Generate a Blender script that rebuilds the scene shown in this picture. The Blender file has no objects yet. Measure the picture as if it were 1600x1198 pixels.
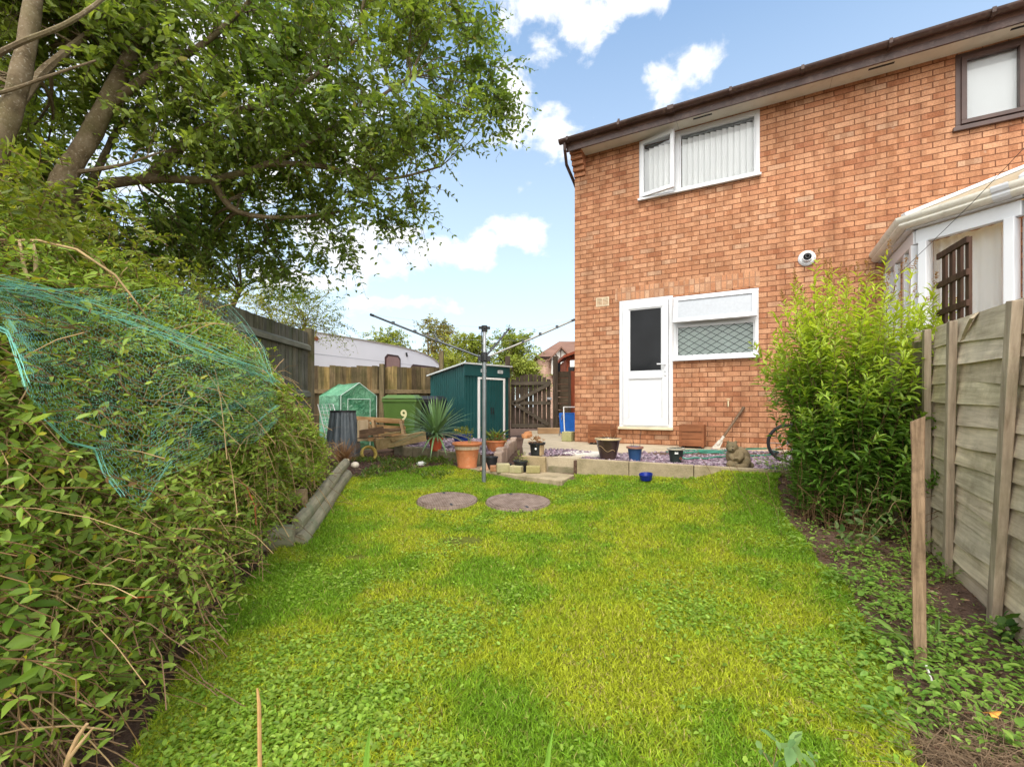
import bpy, math, random
import numpy as np
from mathutils import Vector, Matrix
R = math.radians
PI = math.pi
random.seed(7)
scene = bpy.context.scene
COL = scene.collection
F, EYE, HY = 705.0, 1.05, 635.0

def W(px, py, d):
    """point at depth d seen at (px, py) of the 1600-wide photograph"""
    return Vector(((px - 800) / F * d, d, EYE + (HY - py) / F * d))

# ------------------------------------------------------------------ objects
def thing(name, label, cat, loc=(0, 0, 0), rotz=0.0, group=None):
    o = bpy.data.objects.new(name, None)
    COL.objects.link(o)
    o.location = loc
    o.rotation_euler = (0, 0, rotz)
    o.empty_display_size = 0.1
    return tag(o, label, cat, group)

def tag(o, label, cat, group=None):
    o['label'] = label
    o['category'] = cat
    if group:
        o['group'] = group
    return o

def kind(o, k):
    o['kind'] = k
    return o

def dup(root, loc, rotz=0.0, label=None, scale=None):
    def cp(o, parent):
        c = o.copy()
        COL.objects.link(c)
        if parent is not None:
            c.parent = parent
        for ch in list(o.children):
            if ch is not c:
                cp(ch, c)
        return c
    r = cp(root, None)
    r.location = loc
    r.rotation_euler = (0, 0, rotz)
    if scale:
        r.scale = scale
    if label:
        r['label'] = label
    return r

def link_mesh(name, me, mat, parent=None):
    o = bpy.data.objects.new(name, me)
    COL.objects.link(o)
    if mat is not None:
        me.materials.append(mat)
    if parent is not None:
        o.parent = parent
    return o

class MB:
    def __init__(s):
        s.v, s.f, s.c = [], [], []

    def add(s, vs, fs, col=(1, 1, 1)):
        b = len(s.v)
        s.v.extend([tuple(p) for p in vs])
        for f in fs:
            s.f.append(tuple(i + b for i in f))
            s.c.append(col)
        return s

    def box(s, c, size, rot=None, col=(1, 1, 1), top=1.0):
        hx, hy, hz = size[0] / 2, size[1] / 2, size[2] / 2
        vs = []
        for z in (-1, 1):
            k = top if z > 0 else 1.0
            for x, y in ((-1, -1), (1, -1), (1, 1), (-1, 1)):
                vs.append(Vector((x * hx * k, y * hy * k, z * hz)))
        if rot is not None:
            vs = [rot @ p for p in vs]
        c = Vector(c)
        vs = [p + c for p in vs]
        return s.add(vs, [(3, 2, 1, 0), (4, 5, 6, 7), (0, 1, 5, 4), (1, 2, 6, 5), (2, 3, 7, 6), (3, 0, 4, 7)], col)

    def bx(s, x0, x1, y0, y1, z0, z1, col=(1, 1, 1)):
        return s.box(((x0 + x1) / 2, (y0 + y1) / 2, (z0 + z1) / 2), (x1 - x0, y1 - y0, z1 - z0), None, col)

    def beam(s, p0, p1, w, h, up=(0, 0, 1), col=(1, 1, 1)):
        p0, p1, up = Vector(p0), Vector(p1), Vector(up)
        d = (p1 - p0)
        L = d.length
        d.normalize()
        a = d.cross(up)
        if a.length < 1e-5:
            a = d.cross(Vector((1, 0, 0)))
        a.normalize()
        b = a.cross(d)
        m = Matrix((d, a, b)).transposed()
        return s.box((p0 + p1) / 2, (L, w, h), m, col)

    def tube(s, pts, r, n=8, col=(1, 1, 1), cap=True, closed=False):
        pts = [Vector(p) for p in pts]
        m = len(pts)
        rr = r if isinstance(r, (list, tuple)) else [r] * m
        vs, fs = [], []
        prev = None
        for i, p in enumerate(pts):
            if closed:
                t = pts[(i + 1) % m] - pts[i - 1]
            else:
                t = pts[min(i + 1, m - 1)] - pts[max(i - 1, 0)]
            t.normalize()
            if prev is None:
                a = t.cross(Vector((0, 0, 1)))
                if a.length < 1e-3:
                    a = t.cross(Vector((1, 0, 0)))
            else:
                a = prev - t * prev.dot(t)
            a.normalize()
            prev = a
            b = t.cross(a)
            for k in range(n):
                w = 2 * PI * k / n
                vs.append(p + (a * math.cos(w) + b * math.sin(w)) * rr[i])
        for i in range(m if closed else m - 1):
            j = (i + 1) % m
            for k in range(n):
                k2 = (k + 1) % n
                fs.append((i * n + k, i * n + k2, j * n + k2, j * n + k))
        if cap and not closed:
            fs.append(tuple(range(n))[::-1])
            fs.append(tuple((m - 1) * n + k for k in range(n)))
        return s.add(vs, fs, col)

    def lathe(s, prof, n=24, c=(0, 0, 0), col=(1, 1, 1), sx=1.0, sy=1.0):
        vs, fs = [], []
        for r, z in prof:
            for k in range(n):
                w = 2 * PI * k / n
                vs.append((c[0] + r * math.cos(w) * sx, c[1] + r * math.sin(w) * sy, c[2] + z))
        for i in range(len(prof) - 1):
            for k in range(n):
                k2 = (k + 1) % n
                fs.append((i * n + k, i * n + k2, (i + 1) * n + k2, (i + 1) * n + k))
        return s.add(vs, fs, col)

    def prism(s, poly, z0, z1, col=(1, 1, 1)):
        n = len(poly)
        ar = sum(poly[i][0] * poly[(i + 1) % n][1] - poly[(i + 1) % n][0] * poly[i][1] for i in range(n))
        if ar < 0:
            poly = poly[::-1]
        vs = [(p[0], p[1], z0) for p in poly] + [(p[0], p[1], z1) for p in poly]
        fs = [tuple(range(n))[::-1], tuple(range(n, 2 * n))]
        fs += [(i, (i + 1) % n, (i + 1) % n + n, i + n) for i in range(n)]
        return s.add(vs, fs, col)

    def extrude(s, poly, o, a, b, depth, col=(1, 1, 1)):
        """polygon in the (a, b) plane at o, extruded by vector depth"""
        o, a, b, dp = Vector(o), Vector(a), Vector(b), Vector(depth)
        n = len(poly)
        v0 = [o + a * p[0] + b * p[1] for p in poly]
        vs = v0 + [p + dp for p in v0]
        fs = [tuple(range(n)), tuple(range(n, 2 * n))[::-1]]
        fs += [(i, i + n, (i + 1) % n + n, (i + 1) % n) for i in range(n)]
        return s.add(vs, fs, col)

    def sphere(s, c, r, n=12, m=8, col=(1, 1, 1)):
        if not isinstance(r, (tuple, list)):
            r = (r, r, r)
        prof = []
        vs, fs = [], []
        for i in range(m + 1):
            th = PI * i / m
            for k in range(n):
                w = 2 * PI * k / n
                vs.append((c[0] + r[0] * math.sin(th) * math.cos(w), c[1] + r[1] * math.sin(th) * math.sin(w), c[2] + r[2] * math.cos(th)))
        for i in range(m):
            for k in range(n):
                k2 = (k + 1) % n
                fs.append((i * n + k, (i + 1) * n + k, (i + 1) * n + k2, i * n + k2))
        return s.add(vs, fs, col)

    def build(s, name, mat, parent=None, smooth=False, bevel=0.0, rel=None):
        me = bpy.data.meshes.new(name)
        v = s.v
        if rel is not None:
            r = Vector(rel)
            v = [tuple(Vector(p) - r) for p in v]
        me.from_pydata(v, [], s.f)
        me.update()
        me.color_attributes.new('Col', 'FLOAT_COLOR', 'CORNER')
        me.uv_layers.new(name='UVMap')
        n = len(me.loops)
        uvs = np.zeros((n, 2), 'f')
        cs = np.ones((n, 4), 'f')
        for p in me.polygons:
            nx, ny, nz = abs(p.normal.x), abs(p.normal.y), abs(p.normal.z)
            for li in p.loop_indices:
                q = me.vertices[me.loops[li].vertex_index].co
                if nz >= nx and nz >= ny:
                    uvs[li] = (q.x, q.y)
                elif nx >= ny:
                    uvs[li] = (q.y, q.z)
                else:
                    uvs[li] = (q.x, q.z)
                cs[li, :3] = s.c[p.index]
        me.uv_layers['UVMap'].data.foreach_set('uv', uvs.ravel())
        me.color_attributes['Col'].data.foreach_set('color', cs.ravel())
        if smooth:
            me.polygons.foreach_set('use_smooth', [True] * len(me.polygons))
            me.set_sharp_from_angle(angle=R(38))
        o = link_mesh(name, me, mat, parent)
        if bevel:
            b = o.modifiers.new('bevel', 'BEVEL')
            b.width = bevel
            b.segments = 2
            b.limit_method = 'ANGLE'
            b.angle_limit = R(40)
        return o

# ------------------------------------------------------------------ numpy meshes
def np_mesh(name, verts, faces, mat, parent=None, col=None, smooth=False, rel=None):
    """faces: list of (n,k) int arrays; col: (nverts,3)"""
    me = bpy.data.meshes.new(name)
    verts = np.asarray(verts, 'f').reshape(-1, 3)
    if rel is not None:
        verts = verts - np.array(rel, 'f')
    loops = np.concatenate([f.ravel() for f in faces]).astype(np.int32)
    tot = np.concatenate([np.full(len(f), f.shape[1], np.int32) for f in faces])
    st = np.concatenate([[0], np.cumsum(tot)[:-1]]).astype(np.int32)
    me.vertices.add(len(verts))
    me.vertices.foreach_set('co', np.ascontiguousarray(verts, 'f').ravel())
    me.loops.add(len(loops))
    me.loops.foreach_set('vertex_index', loops)
    me.polygons.add(len(tot))
    me.polygons.foreach_set('loop_start', st)
    me.polygons.foreach_set('loop_total', tot)
    if smooth:
        me.polygons.foreach_set('use_smooth', np.ones(len(tot), bool))
    me.update(calc_edges=True)
    if col is not None:
        ca = me.color_attributes.new('Col', 'FLOAT_COLOR', 'POINT')
        c4 = np.ones((len(verts), 4), 'f')
        c4[:, :3] = col
        ca.data.foreach_set('color', c4.ravel())
    return link_mesh(name, me, mat, parent)

def nrm(a):
    return a / np.maximum(np.linalg.norm(a, axis=-1, keepdims=True), 1e-9)

LEAF_FULL = (np.array([[0, 0, 0], [.3, .40, .05], [.3, 0, -.02], [.3, -.40, .05], [.66, .34, .03], [.66, 0, -.05], [.66, -.34, .03], [1, 0, -.14]]),
             [[(0, 2, 1), (0, 3, 2), (4, 5, 7), (5, 6, 7)], [(1, 2, 5, 4), (2, 3, 6, 5)]])
LEAF_SIMPLE = (np.array([[0, 0, 0], [.45, .42, .05], [1, 0, -.08], [.45, -.42, .05]]), [[(0, 2, 1), (0, 3, 2)]])

def leaves(P, A, N, L, Wd, shape=LEAF_FULL):
    """returns verts, face arrays"""
    A = nrm(A)
    N = nrm(N - A * (N * A).sum(-1, keepdims=True))
    B = np.cross(N, A)
    T, fs = shape
    L = L[:, None, None]
    Wd = Wd[:, None, None]
    V = P[:, None, :] + A[:, None, :] * T[None, :, 0:1] * L + B[:, None, :] * T[None, :, 1:2] * Wd + N[:, None, :] * T[None, :, 2:3] * L
    n, k = len(P), len(T)
    off = (np.arange(n) * k)[:, None, None]
    faces = []
    for f in fs:
        f = np.array(f)
        faces.append((f[None] + off).reshape(-1, f.shape[1]))
    return V.reshape(-1, 3), faces

def strips(C, rad, n=3):
    """tubes along curves C (n,m,3), rad (n,m)"""
    k, m, _ = C.shape
    T = np.gradient(C, axis=1)
    T = nrm(T)
    ref = np.where(np.abs(T[..., 2:3]) > .9, np.array([1., 0, 0]), np.array([0, 0, 1.]))
    a = nrm(np.cross(T, ref))
    b = np.cross(T, a)
    w = 2 * PI * np.arange(n) / n
    V = C[:, :, None, :] + (a[:, :, None, :] * np.cos(w)[None, None, :, None] + b[:, :, None, :] * np.sin(w)[None, None, :, None]) * rad[:, :, None, None]
    idx = np.arange(k * m * n).reshape(k, m, n)
    q = np.stack([idx[:, :-1, :], np.roll(idx, -1, 2)[:, :-1, :], np.roll(idx, -1, 2)[:, 1:, :], idx[:, 1:, :]], -1).reshape(-1, 4)
    return V.reshape(-1, 3), [q]

def merge(parts):
    vs, fs, b = [], {}, 0
    for v, f in parts:
        vs.append(v)
        for a in f:
            fs.setdefault(a.shape[1], []).append(a + b)
        b += len(v)
    return np.concatenate(vs), [np.concatenate(x) for x in fs.values()]

def shoots(rng, P, D, Ln, k, LL, LW, droop=.3, upb=.7, spread=1.0, tilt=.45, NB=None):
    """leafy shoots: returns leaf arrays and stem curves"""
    n = len(P)
    D = nrm(D)
    t = (np.arange(k + 1) / k)
    Ln = np.broadcast_to(np.asarray(Ln, float), (n,))
    C = P[:, None, :] + D[:, None, :] * (Ln[:, None] * t)[:, :, None]
    C[:, :, 2] -= droop * Ln[:, None] * t[None] ** 2
    wob = rng.normal(0, .03, (n, k + 1, 3)) * Ln[:, None, None]
    wob[:, 0] = 0
    C = C + wob * t[None, :, None]
    T = nrm(np.gradient(C, axis=1))
    S = nrm(np.cross(T[:, 1:], nrm(rng.normal(0, 1, (n, 1, 3)) * .55 + np.array([0, 0, 1.]))))
    alt = np.where(np.arange(k) % 2 == 0, 1, 1)[None, :, None]
    out = []
    for sg in (-1, 1):
        A = T[:, 1:] * tilt + S * sg * alt * spread + rng.normal(0, .28, (n, k, 3))
        N = (np.array([0, 0, 1.]) if NB is None else NB[:, None, :]) * upb + rng.normal(0, .45, (n, k, 3))
        ln = LL * rng.uniform(.62, 1.12, (n, k)) * (1 - .35 * (t[1:][None] > .85))
        out.append((C[:, 1:], A, N, ln))
    p = np.concatenate([o[0].reshape(-1, 3) for o in out])
    a = np.concatenate([o[1].reshape(-1, 3) for o in out])
    nn = np.concatenate([o[2].reshape(-1, 3) for o in out])
    ll = np.concatenate([o[3].reshape(-1) for o in out])
    sid = np.concatenate([np.repeat(np.arange(n), k)] * 2)
    tt = np.concatenate([np.tile(t[1:], n)] * 2)
    return p, a, nn, ll, ll * LW / LL * rng.uniform(.85, 1.15, len(ll)), sid, tt, C

_rv = np.random.RandomState(3).rand(64, 64, 64)
def vnoise(x, y, z=0.0):
    """value noise 0..1"""
    x, y, z = np.broadcast_arrays(np.asarray(x, float), np.asarray(y, float), np.asarray(z, float))
    xi, yi, zi = np.floor(x).astype(int), np.floor(y).astype(int), np.floor(z).astype(int)
    fx, fy, fz = x - xi, y - yi, z - zi
    fx, fy, fz = fx * fx * (3 - 2 * fx), fy * fy * (3 - 2 * fy), fz * fz * (3 - 2 * fz)
    r = 0
    for dx in (0, 1):
        for dy in (0, 1):
            for dz in (0, 1):
                wgt = (fx if dx else 1 - fx) * (fy if dy else 1 - fy) * (fz if dz else 1 - fz)
                r = r + wgt * _rv[(xi + dx) % 64, (yi + dy) % 64, (zi + dz) % 64]
    return r

def fbm(x, y, z=0.0, o=3):
    r, a, t = 0, 1, 0
    for i in range(o):
        r = r + a * vnoise(x * 2 ** i + 7 * i, y * 2 ** i + 3 * i, np.asarray(z) * 2 ** i)
        t += a
        a *= .5
    return r / t

# ------------------------------------------------------------------ materials
class Mat:
    def __init__(s, name, rough=.7, spec=.3):
        s.m = bpy.data.materials.new(name)
        s.m.use_nodes = True
        s.nt = s.m.node_tree
        s.b = s.nt.nodes['Principled BSDF']
        s.out = s.nt.nodes['Material Output']
        s.b.inputs['Roughness'].default_value = rough
        s.b.inputs['Specular IOR Level'].default_value = spec

    def n(s, t, **kw):
        nd = s.nt.nodes.new(t)
        for k, v in kw.items():
            setattr(nd, k, v)
        return nd

    def l(s, a, b):
        s.nt.links.new(a, b)

    def setin(s, sock, v):
        if hasattr(v, 'is_linked') or hasattr(v, 'links'):
            s.l(v, sock)
        else:
            if sock.type == 'RGBA' and len(v) == 3:
                v = (*v, 1)
            sock.default_value = v

    def coord(s, which='Object', scale=(1, 1, 1), rot=(0, 0, 0)):
        tc = s.n('ShaderNodeTexCoord')
        mp = s.n('ShaderNodeMapping')
        mp.inputs['Scale'].default_value = scale
        mp.inputs['Rotation'].default_value = rot
        s.l(tc.outputs[which], mp.inputs['Vector'])
        return mp.outputs[0]

    def noise(s, vec, scale=5, detail=4, rough=.55, dist=0):
        nd = s.n('ShaderNodeTexNoise')
        s.l(vec, nd.inputs['Vector'])
        nd.inputs['Scale'].default_value = scale
        nd.inputs['Detail'].default_value = detail
        nd.inputs['Roughness'].default_value = rough
        nd.inputs['Distortion'].default_value = dist
        return nd.outputs['Fac']

    def ramp(s, fac, stops, interp='LINEAR'):
        nd = s.n('ShaderNodeValToRGB')
        cr = nd.color_ramp
        cr.interpolation = interp
        while len(cr.elements) < len(stops):
            cr.elements.new(.5)
        for e, (p, c) in zip(cr.elements, stops):
            e.position = p
            e.color = (*c, 1) if len(c) == 3 else c
        s.l(fac, nd.inputs[0])
        return nd.outputs[0]

    def mix(s, f, a, b, mode='MIX'):
        nd = s.n('ShaderNodeMix', data_type='RGBA', blend_type=mode)
        s.setin(nd.inputs[0], f)
        s.setin(nd.inputs[6], a)
        s.setin(nd.inputs[7], b)
        return nd.outputs[2]

    def math(s, op, a, b=0.0):
        nd = s.n('ShaderNodeMath', operation=op)
        s.setin(nd.inputs[0], a)
        s.setin(nd.inputs[1], b)
        return nd.outputs[0]

    def attr(s, name='Col'):
        return s.n('ShaderNodeAttribute', attribute_name=name).outputs['Color']

    def bump(s, h, strength=.3, dist=.01):
        nd = s.n('ShaderNodeBump')
        nd.inputs['Strength'].default_value = strength
        nd.inputs['Distance'].default_value = dist
        s.l(h, nd.inputs['Height'])
        s.l(nd.outputs[0], s.b.inputs['Normal'])

    def base(s, c):
        s.setin(s.b.inputs['Base Color'], c)
        return s

def g3(v):
    return (v, v, v)

def m_plain(name, c, rough=.5, spec=.4, var=.18, scale=6, metal=0, bump=.0, dirt=None):
    m = Mat(name, rough, spec)
    v = m.coord()
    n1 = m.noise(v, scale, 5)
    dark = tuple(x * (1 - var) for x in c)
    lite = tuple(min(1, x * (1 + var)) for x in c)
    col = m.ramp(n1, [(.3, dark), (.7, lite)])
    if dirt:
        n2 = m.noise(v, scale * 2.7, 6, .65)
        f = m.ramp(n2, [(.52, (0, 0, 0)), (.72, (1, 1, 1))])
        col = m.mix(m.math('MULTIPLY', f, dirt[1]), col, dirt[0])
    m.base(m.mix(1.0, col, m.attr(), 'MULTIPLY'))
    m.b.inputs['Metallic'].default_value = metal
    if bump:
        m.bump(m.noise(v, scale * 6, 5), bump, .004)
    return m.m

def m_wood(name, c1, c2, axis='z', scale=1.0, rough=.8, moss=None, bump=.35):
    m = Mat(name, rough, .2)
    k = {'x': (1, 14, 14), 'y': (14, 1, 14), 'z': (14, 14, 1)}[axis]
    v = m.coord('Object', tuple(q * scale for q in k))
    g = m.noise(v, 3.2, 7, .65, .4)
    v2 = m.coord()
    pat = m.noise(v2, 3.0, 4)
    col = m.ramp(g, [(.28, c1), (.5, tuple((a + b) / 2 for a, b in zip(c1, c2))), (.72, c2)])
    col = m.mix(1.0, col, m.ramp(pat, [(.3, g3(.72)), (.7, g3(1.15))]), 'MULTIPLY')
    if moss:
        f = m.ramp(m.noise(v2, 5.0, 6, .7), [(.5, (0, 0, 0)), (.7, (1, 1, 1))])
        col = m.mix(m.math('MULTIPLY', f, moss[1]), col, moss[0])
    m.base(m.mix(1.0, col, m.attr(), 'MULTIPLY'))
    m.bump(g, bump, .006)
    return m.m

def m_concrete(name, c, var=.25, moss=None, rough=.9, scale=5, use_attr=True):
    m = Mat(name, rough, .2)
    v = m.coord()
    a = m.noise(v, scale, 8, .65)
    fine = m.noise(v, 90, 3, .7)
    col = m.ramp(a, [(.25, tuple(x * (1 - var) for x in c)), (.75, tuple(x * (1 + var) for x in c))])
    col = m.mix(.5, col, m.ramp(fine, [(.3, tuple(x * .6 for x in c)), (.7, tuple(x * 1.25 for x in c))]))
    if moss:
        f = m.ramp(m.noise(v, scale * .8, 7, .7), [(.48, (0, 0, 0)), (.66, (1, 1, 1))])
        col = m.mix(m.math('MULTIPLY', f, moss[1]), col, moss[0])
    m.base(m.mix(1.0, col, m.attr(), 'MULTIPLY') if use_attr else col)
    m.bump(fine, .4, .004)
    return m.m

def m_brick(name, stops, mortar, rot=False, offset=.5):
    m = Mat(name, .9, .15)
    v = m.coord('UV', (1, 1, 1), (0, 0, R(90) if rot else 0))
    wob = m.noise(v, 14, 3)
    vm = m.n('ShaderNodeVectorMath', operation='MULTIPLY_ADD')
    m.l(m.mix(0.0, wob, wob), vm.inputs[0])
    vm.inputs[1].default_value = (.006, .006, 0)
    m.l(v, vm.inputs[2])
    bt = m.n('ShaderNodeTexBrick')
    bt.offset = offset
    m.l(vm.outputs[0], bt.inputs['Vector'])
    for k, x in (('Scale', 1), ('Mortar Size', .0066), ('Mortar Smooth', .25), ('Bias', 0), ('Brick Width', .225), ('Row Height', .075)):
        bt.inputs[k].default_value = x
    bt.inputs['Color1'].default_value = (0, 0, 0, 1)
    bt.inputs['Color2'].default_value = (1, 1, 1, 1)
    bt.inputs['Mortar'].default_value = (.5, .5, .5, 1)
    col = m.ramp(bt.outputs['Color'], stops)
    n1 = m.noise(v, 55, 6, .75)
    col = m.mix(1.0, col, m.ramp(n1, [(.28, g3(.6)), (.5, g3(1.0)), (.72, g3(1.35))]), 'MULTIPLY')
    n2 = m.noise(v, 1.1, 4)
    col = m.mix(1.0, col, m.ramp(n2, [(.3, (.86, .84, .82)), (.7, (1.1, 1.1, 1.1))]), 'MULTIPLY')
    b2 = m.n('ShaderNodeTexBrick')
    b2.offset = .37
    m.l(vm.outputs[0], b2.inputs['Vector'])
    for k, x in (('Scale', 1), ('Mortar Size', 0), ('Bias', 0), ('Brick Width', .081), ('Row Height', .075)):
        b2.inputs[k].default_value = x
    b2.inputs['Color1'].default_value = (0, 0, 0, 1)
    b2.inputs['Color2'].default_value = (1, 1, 1, 1)
    n3 = m.math('ADD', m.math('MULTIPLY', b2.outputs['Color'], .6), m.math('MULTIPLY', m.noise(v, 30, 4, .7), .4))
    col = m.mix(1.0, col, m.ramp(n3, [(.22, (.82, .75, .70)), (.48, (1, 1, 1)), (.75, (1.15, 1.17, 1.17))]), 'MULTIPLY')
    spk = m.ramp(m.noise(v, 13, 2, .5), [(.66, (0, 0, 0)), (.75, (1, 1, 1))])
    col = m.mix(m.math('MULTIPLY', spk, .35), col, (.46, .36, .27))
    st = m.noise(m.coord('UV', (5, .5, 1)), 1.0, 5, .65)
    col = m.mix(1.0, col, m.ramp(st, [(.36, (.80, .78, .76)), (.52, (1, 1, 1)), (.7, (1.06, 1.05, 1.03))]), 'MULTIPLY')
    mc = m.mix(n1, tuple(x * .7 for x in mortar), tuple(x * 1.2 for x in mortar))
    col = m.mix(bt.outputs['Fac'], col, mc)
    m.base(col)
    h = m.math('SUBTRACT', m.math('MULTIPLY', n1, .35), bt.outputs['Fac'])
    m.bump(h, .7, .006)
    return m.m

def m_leaf(name, trans=.35, rough=.45, spec=.35, tint=(1.25, 1.2, .6)):
    m = Mat(name, rough, spec)
    c = m.attr()
    m.base(c)
    tr = m.n('ShaderNodeBsdfTranslucent')
    m.l(m.mix(1.0, c, tint, 'MULTIPLY'), tr.inputs[0])
    mx = m.n('ShaderNodeMixShader')
    mx.inputs[0].default_value = trans
    m.l(m.b.outputs[0], mx.inputs[1])
    m.l(tr.outputs[0], mx.inputs[2])
    m.l(mx.outputs[0], m.out.inputs[0])
    return m.m

def m_glass(name, tint=(.85, .9, .9), refl=1.0):
    m = Mat(name)
    m.nt.nodes.remove(m.b)
    tr = m.n('ShaderNodeBsdfTransparent')
    tr.inputs[0].default_value = (*tint, 1)
    gl = m.n('ShaderNodeBsdfGlossy')
    gl.inputs['Roughness'].default_value = .03
    fr = m.n('ShaderNodeFresnel')
    fr.inputs[0].default_value = 1.5
    mx = m.n('ShaderNodeMixShader')
    m.l(m.math('MINIMUM', m.math('MULTIPLY', fr.outputs[0], refl), 1.0), mx.inputs[0])
    m.l(tr.outputs[0], mx.inputs[1])
    m.l(gl.outputs[0], mx.inputs[2])
    m.l(mx.outputs[0], m.out.inputs[0])
    return m.m

UPVC = m_plain('white_upvc', (.64, .65, .67), .3, .5, .03, 3)
BROWN_UPVC = m_plain('brown_upvc', (.055, .028, .022), .4, .4, .35, 5, dirt=((.16, .11, .085), .5))
GLASS = m_glass('window_glass', (.97, .98, .98), .8)
DARKGLASS = m_plain('dark_glass', (.008, .009, .011), .12, .16, .3, 3)
BRICK = m_brick('brick', [(0, (.36, .155, .083)), (.15, (.42, .195, .105)), (.45, (.445, .222, .122)), (.7, (.475, .252, .145)), (.88, (.42, .20, .108)), (1, (.43, .26, .165))], (.17, .072, .04))
BRICK_SOLDIER = m_brick('brick_soldier', [(0, (.38, .17, .09)), (.5, (.48, .25, .14)), (1, (.46, .28, .18))], (.34, .19, .12), rot=True, offset=0)
SOFFIT = m_plain('cream_soffit', (.66, .63, .56), .6, .3, .08, 3, dirt=((.4, .34, .26), .3))
BLACK = m_plain('black_plastic', (.016, .017, .019), .5, .4, .3, 8)
METAL = m_plain('dull_metal', (.42, .44, .46), .4, .5, .2, 20, .8)
WHITE = m_plain('white_paint', (.75, .75, .73), .5, .4, .06, 8)
CONC = m_concrete('weathered_concrete', (.37, .295, .19), .35, ((.13, .115, .05), .6))
CONC_PALE = m_concrete('pale_concrete', (.45, .37, .26), .26, ((.22, .19, .11), .45))
CONC_MOSS = m_concrete('mossy_concrete', (.24, .20, .13), .35, ((.075, .09, .03), .8))
SLABM = m_concrete('paving_slab', (.60, .56, .49), .12, ((.36, .32, .25), .3))
TERRA = m_plain('terracotta', (.52, .185, .075), .75, .25, .16, 9, dirt=((.62, .40, .27), .4), bump=.25)
LEAFM = m_leaf('leaf', .45)
LEAF_TREE = m_leaf('tree_leaf', .52)
LEAF_FAR = m_leaf('far_leaf', .3, .7, .15)
STEMM = Mat('stem', .8, .2)
STEMM.base(STEMM.attr())
STEMM = STEMM.m
EXPO, SUN_E, SKY_S, CLOUD_B, SKY_TINT = 1.08, 1.35, .15, 4.0, (.9, 1.0, .96, 1)
# ------------------------------------------------------------------ camera, light, sky
cam = bpy.data.cameras.new('camera')
cam.sensor_width = 36
cam.lens = 36 * F / 1600
cam.shift_y = (HY - 599) / 1600
cam.clip_end = 2000
cam.clip_start = .02
co = bpy.data.objects.new('camera', cam)
COL.objects.link(co)
co.location = (0, 0, EYE)
co.rotation_euler = (R(90), 0, 0)
scene.camera = co
scene.view_settings.view_transform = 'Standard'
scene.view_settings.look = 'None'
scene.view_settings.exposure = EXPO
scene.cycles.max_bounces = 8
scene.cycles.transparent_max_bounces = 12
scene.cycles.use_denoising = True

TOSUN = Vector((-.14, -.46, .88)).normalized()
sl = bpy.data.lights.new('sun', 'SUN')
sl.energy = SUN_E
sl.angle = R(18)
sl.color = (1, .95, .87)
so = bpy.data.objects.new('sun', sl)
COL.objects.link(so)
so.location = TOSUN * 30
so.rotation_euler = TOSUN.to_track_quat('Z', 'Y').to_euler()

w = bpy.data.worlds.new('World')
scene.world = w
w.use_nodes = True
nt = w.node_tree
bg = nt.nodes['Background']
sky = nt.nodes.new('ShaderNodeTexSky')
sky.sky_type = 'NISHITA'
sky.sun_disc = False
sky.sun_elevation = math.asin(TOSUN.z)
sky.sun_rotation = math.atan2(TOSUN.x, TOSUN.y)
sky.air_density = 1.0
sky.dust_density = 1.2
sky.ozone_density = 1.6

def wm(op, a, b=0.0, c=None):
    nd = nt.nodes.new('ShaderNodeMath')
    nd.operation = op
    for i, v in enumerate((a, b) if c is None else (a, b, c)):
        if hasattr(v, 'links'):
            nt.links.new(v, nd.inputs[i])
        else:
            nd.inputs[i].default_value = v
    return nd.outputs[0]
tc = nt.nodes.new('ShaderNodeTexCoord')
sx = nt.nodes.new('ShaderNodeSeparateXYZ')
nt.links.new(tc.outputs['Generated'], sx.inputs[0])
az = wm('ARCTAN2', sx.outputs[0], sx.outputs[1])
el = wm('ARCSINE', sx.outputs[2])
cx = nt.nodes.new('ShaderNodeCombineXYZ')
nt.links.new(az, cx.inputs[0])
nt.links.new(wm('MULTIPLY', el, 1.35), cx.inputs[1])
nz = nt.nodes.new('ShaderNodeTexNoise')
nt.links.new(cx.outputs[0], nz.inputs['Vector'])
nz.inputs['Scale'].default_value = 13
nz.inputs['Detail'].default_value = 9
nz.inputs['Roughness'].default_value = .58
nz.inputs['Distortion'].default_value = .25
# (azimuth, elevation, half width, half height, strength) of each bank of cloud, radians
CLOUDS = [(.12, .73, .17, .065, 1.0), (.27, .735, .14, .05, .95), (.42, .75, .11, .04, .9), (.16, .70, .06, .05, .9), (.09, .545, .075, .05, 1.0), (.0, .60, .07, .08, .9),
          (.385, .615, .055, .05, .72), (.33, .585, .045, .05, .68), (-.13, .322, .15, .034, 1.1), (-.06, .345, .06, .04, 1.0), (.015, .365, .08, .038, 1.1),
          (-.335, .315, .17, .06, 1.1), (-.26, .35, .07, .035, 1.0), (-.42, .25, .16, .03, .75), (-.25, .22, .14, .02, .6),
          (-.75, .60, .34, .22, 1.15), (-.45, .55, .22, .16, 1.0), (-.5, .85, .3, .15, 1.0), (-.95, .30, .3, .2, 1.0), (.155, .355, .03, .02, .6),
          (1.2, .7, .3, .15, 1.0), (2.2, .6, .5, .2, 1.1), (-2.0, .6, .5, .22, 1.1), (-1.5, .9, .4, .2, 1.0), (3.0, .45, .5, .2, 1.0), (-2.7, .9, .6, .2, 1.0)]
dens = None
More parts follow.
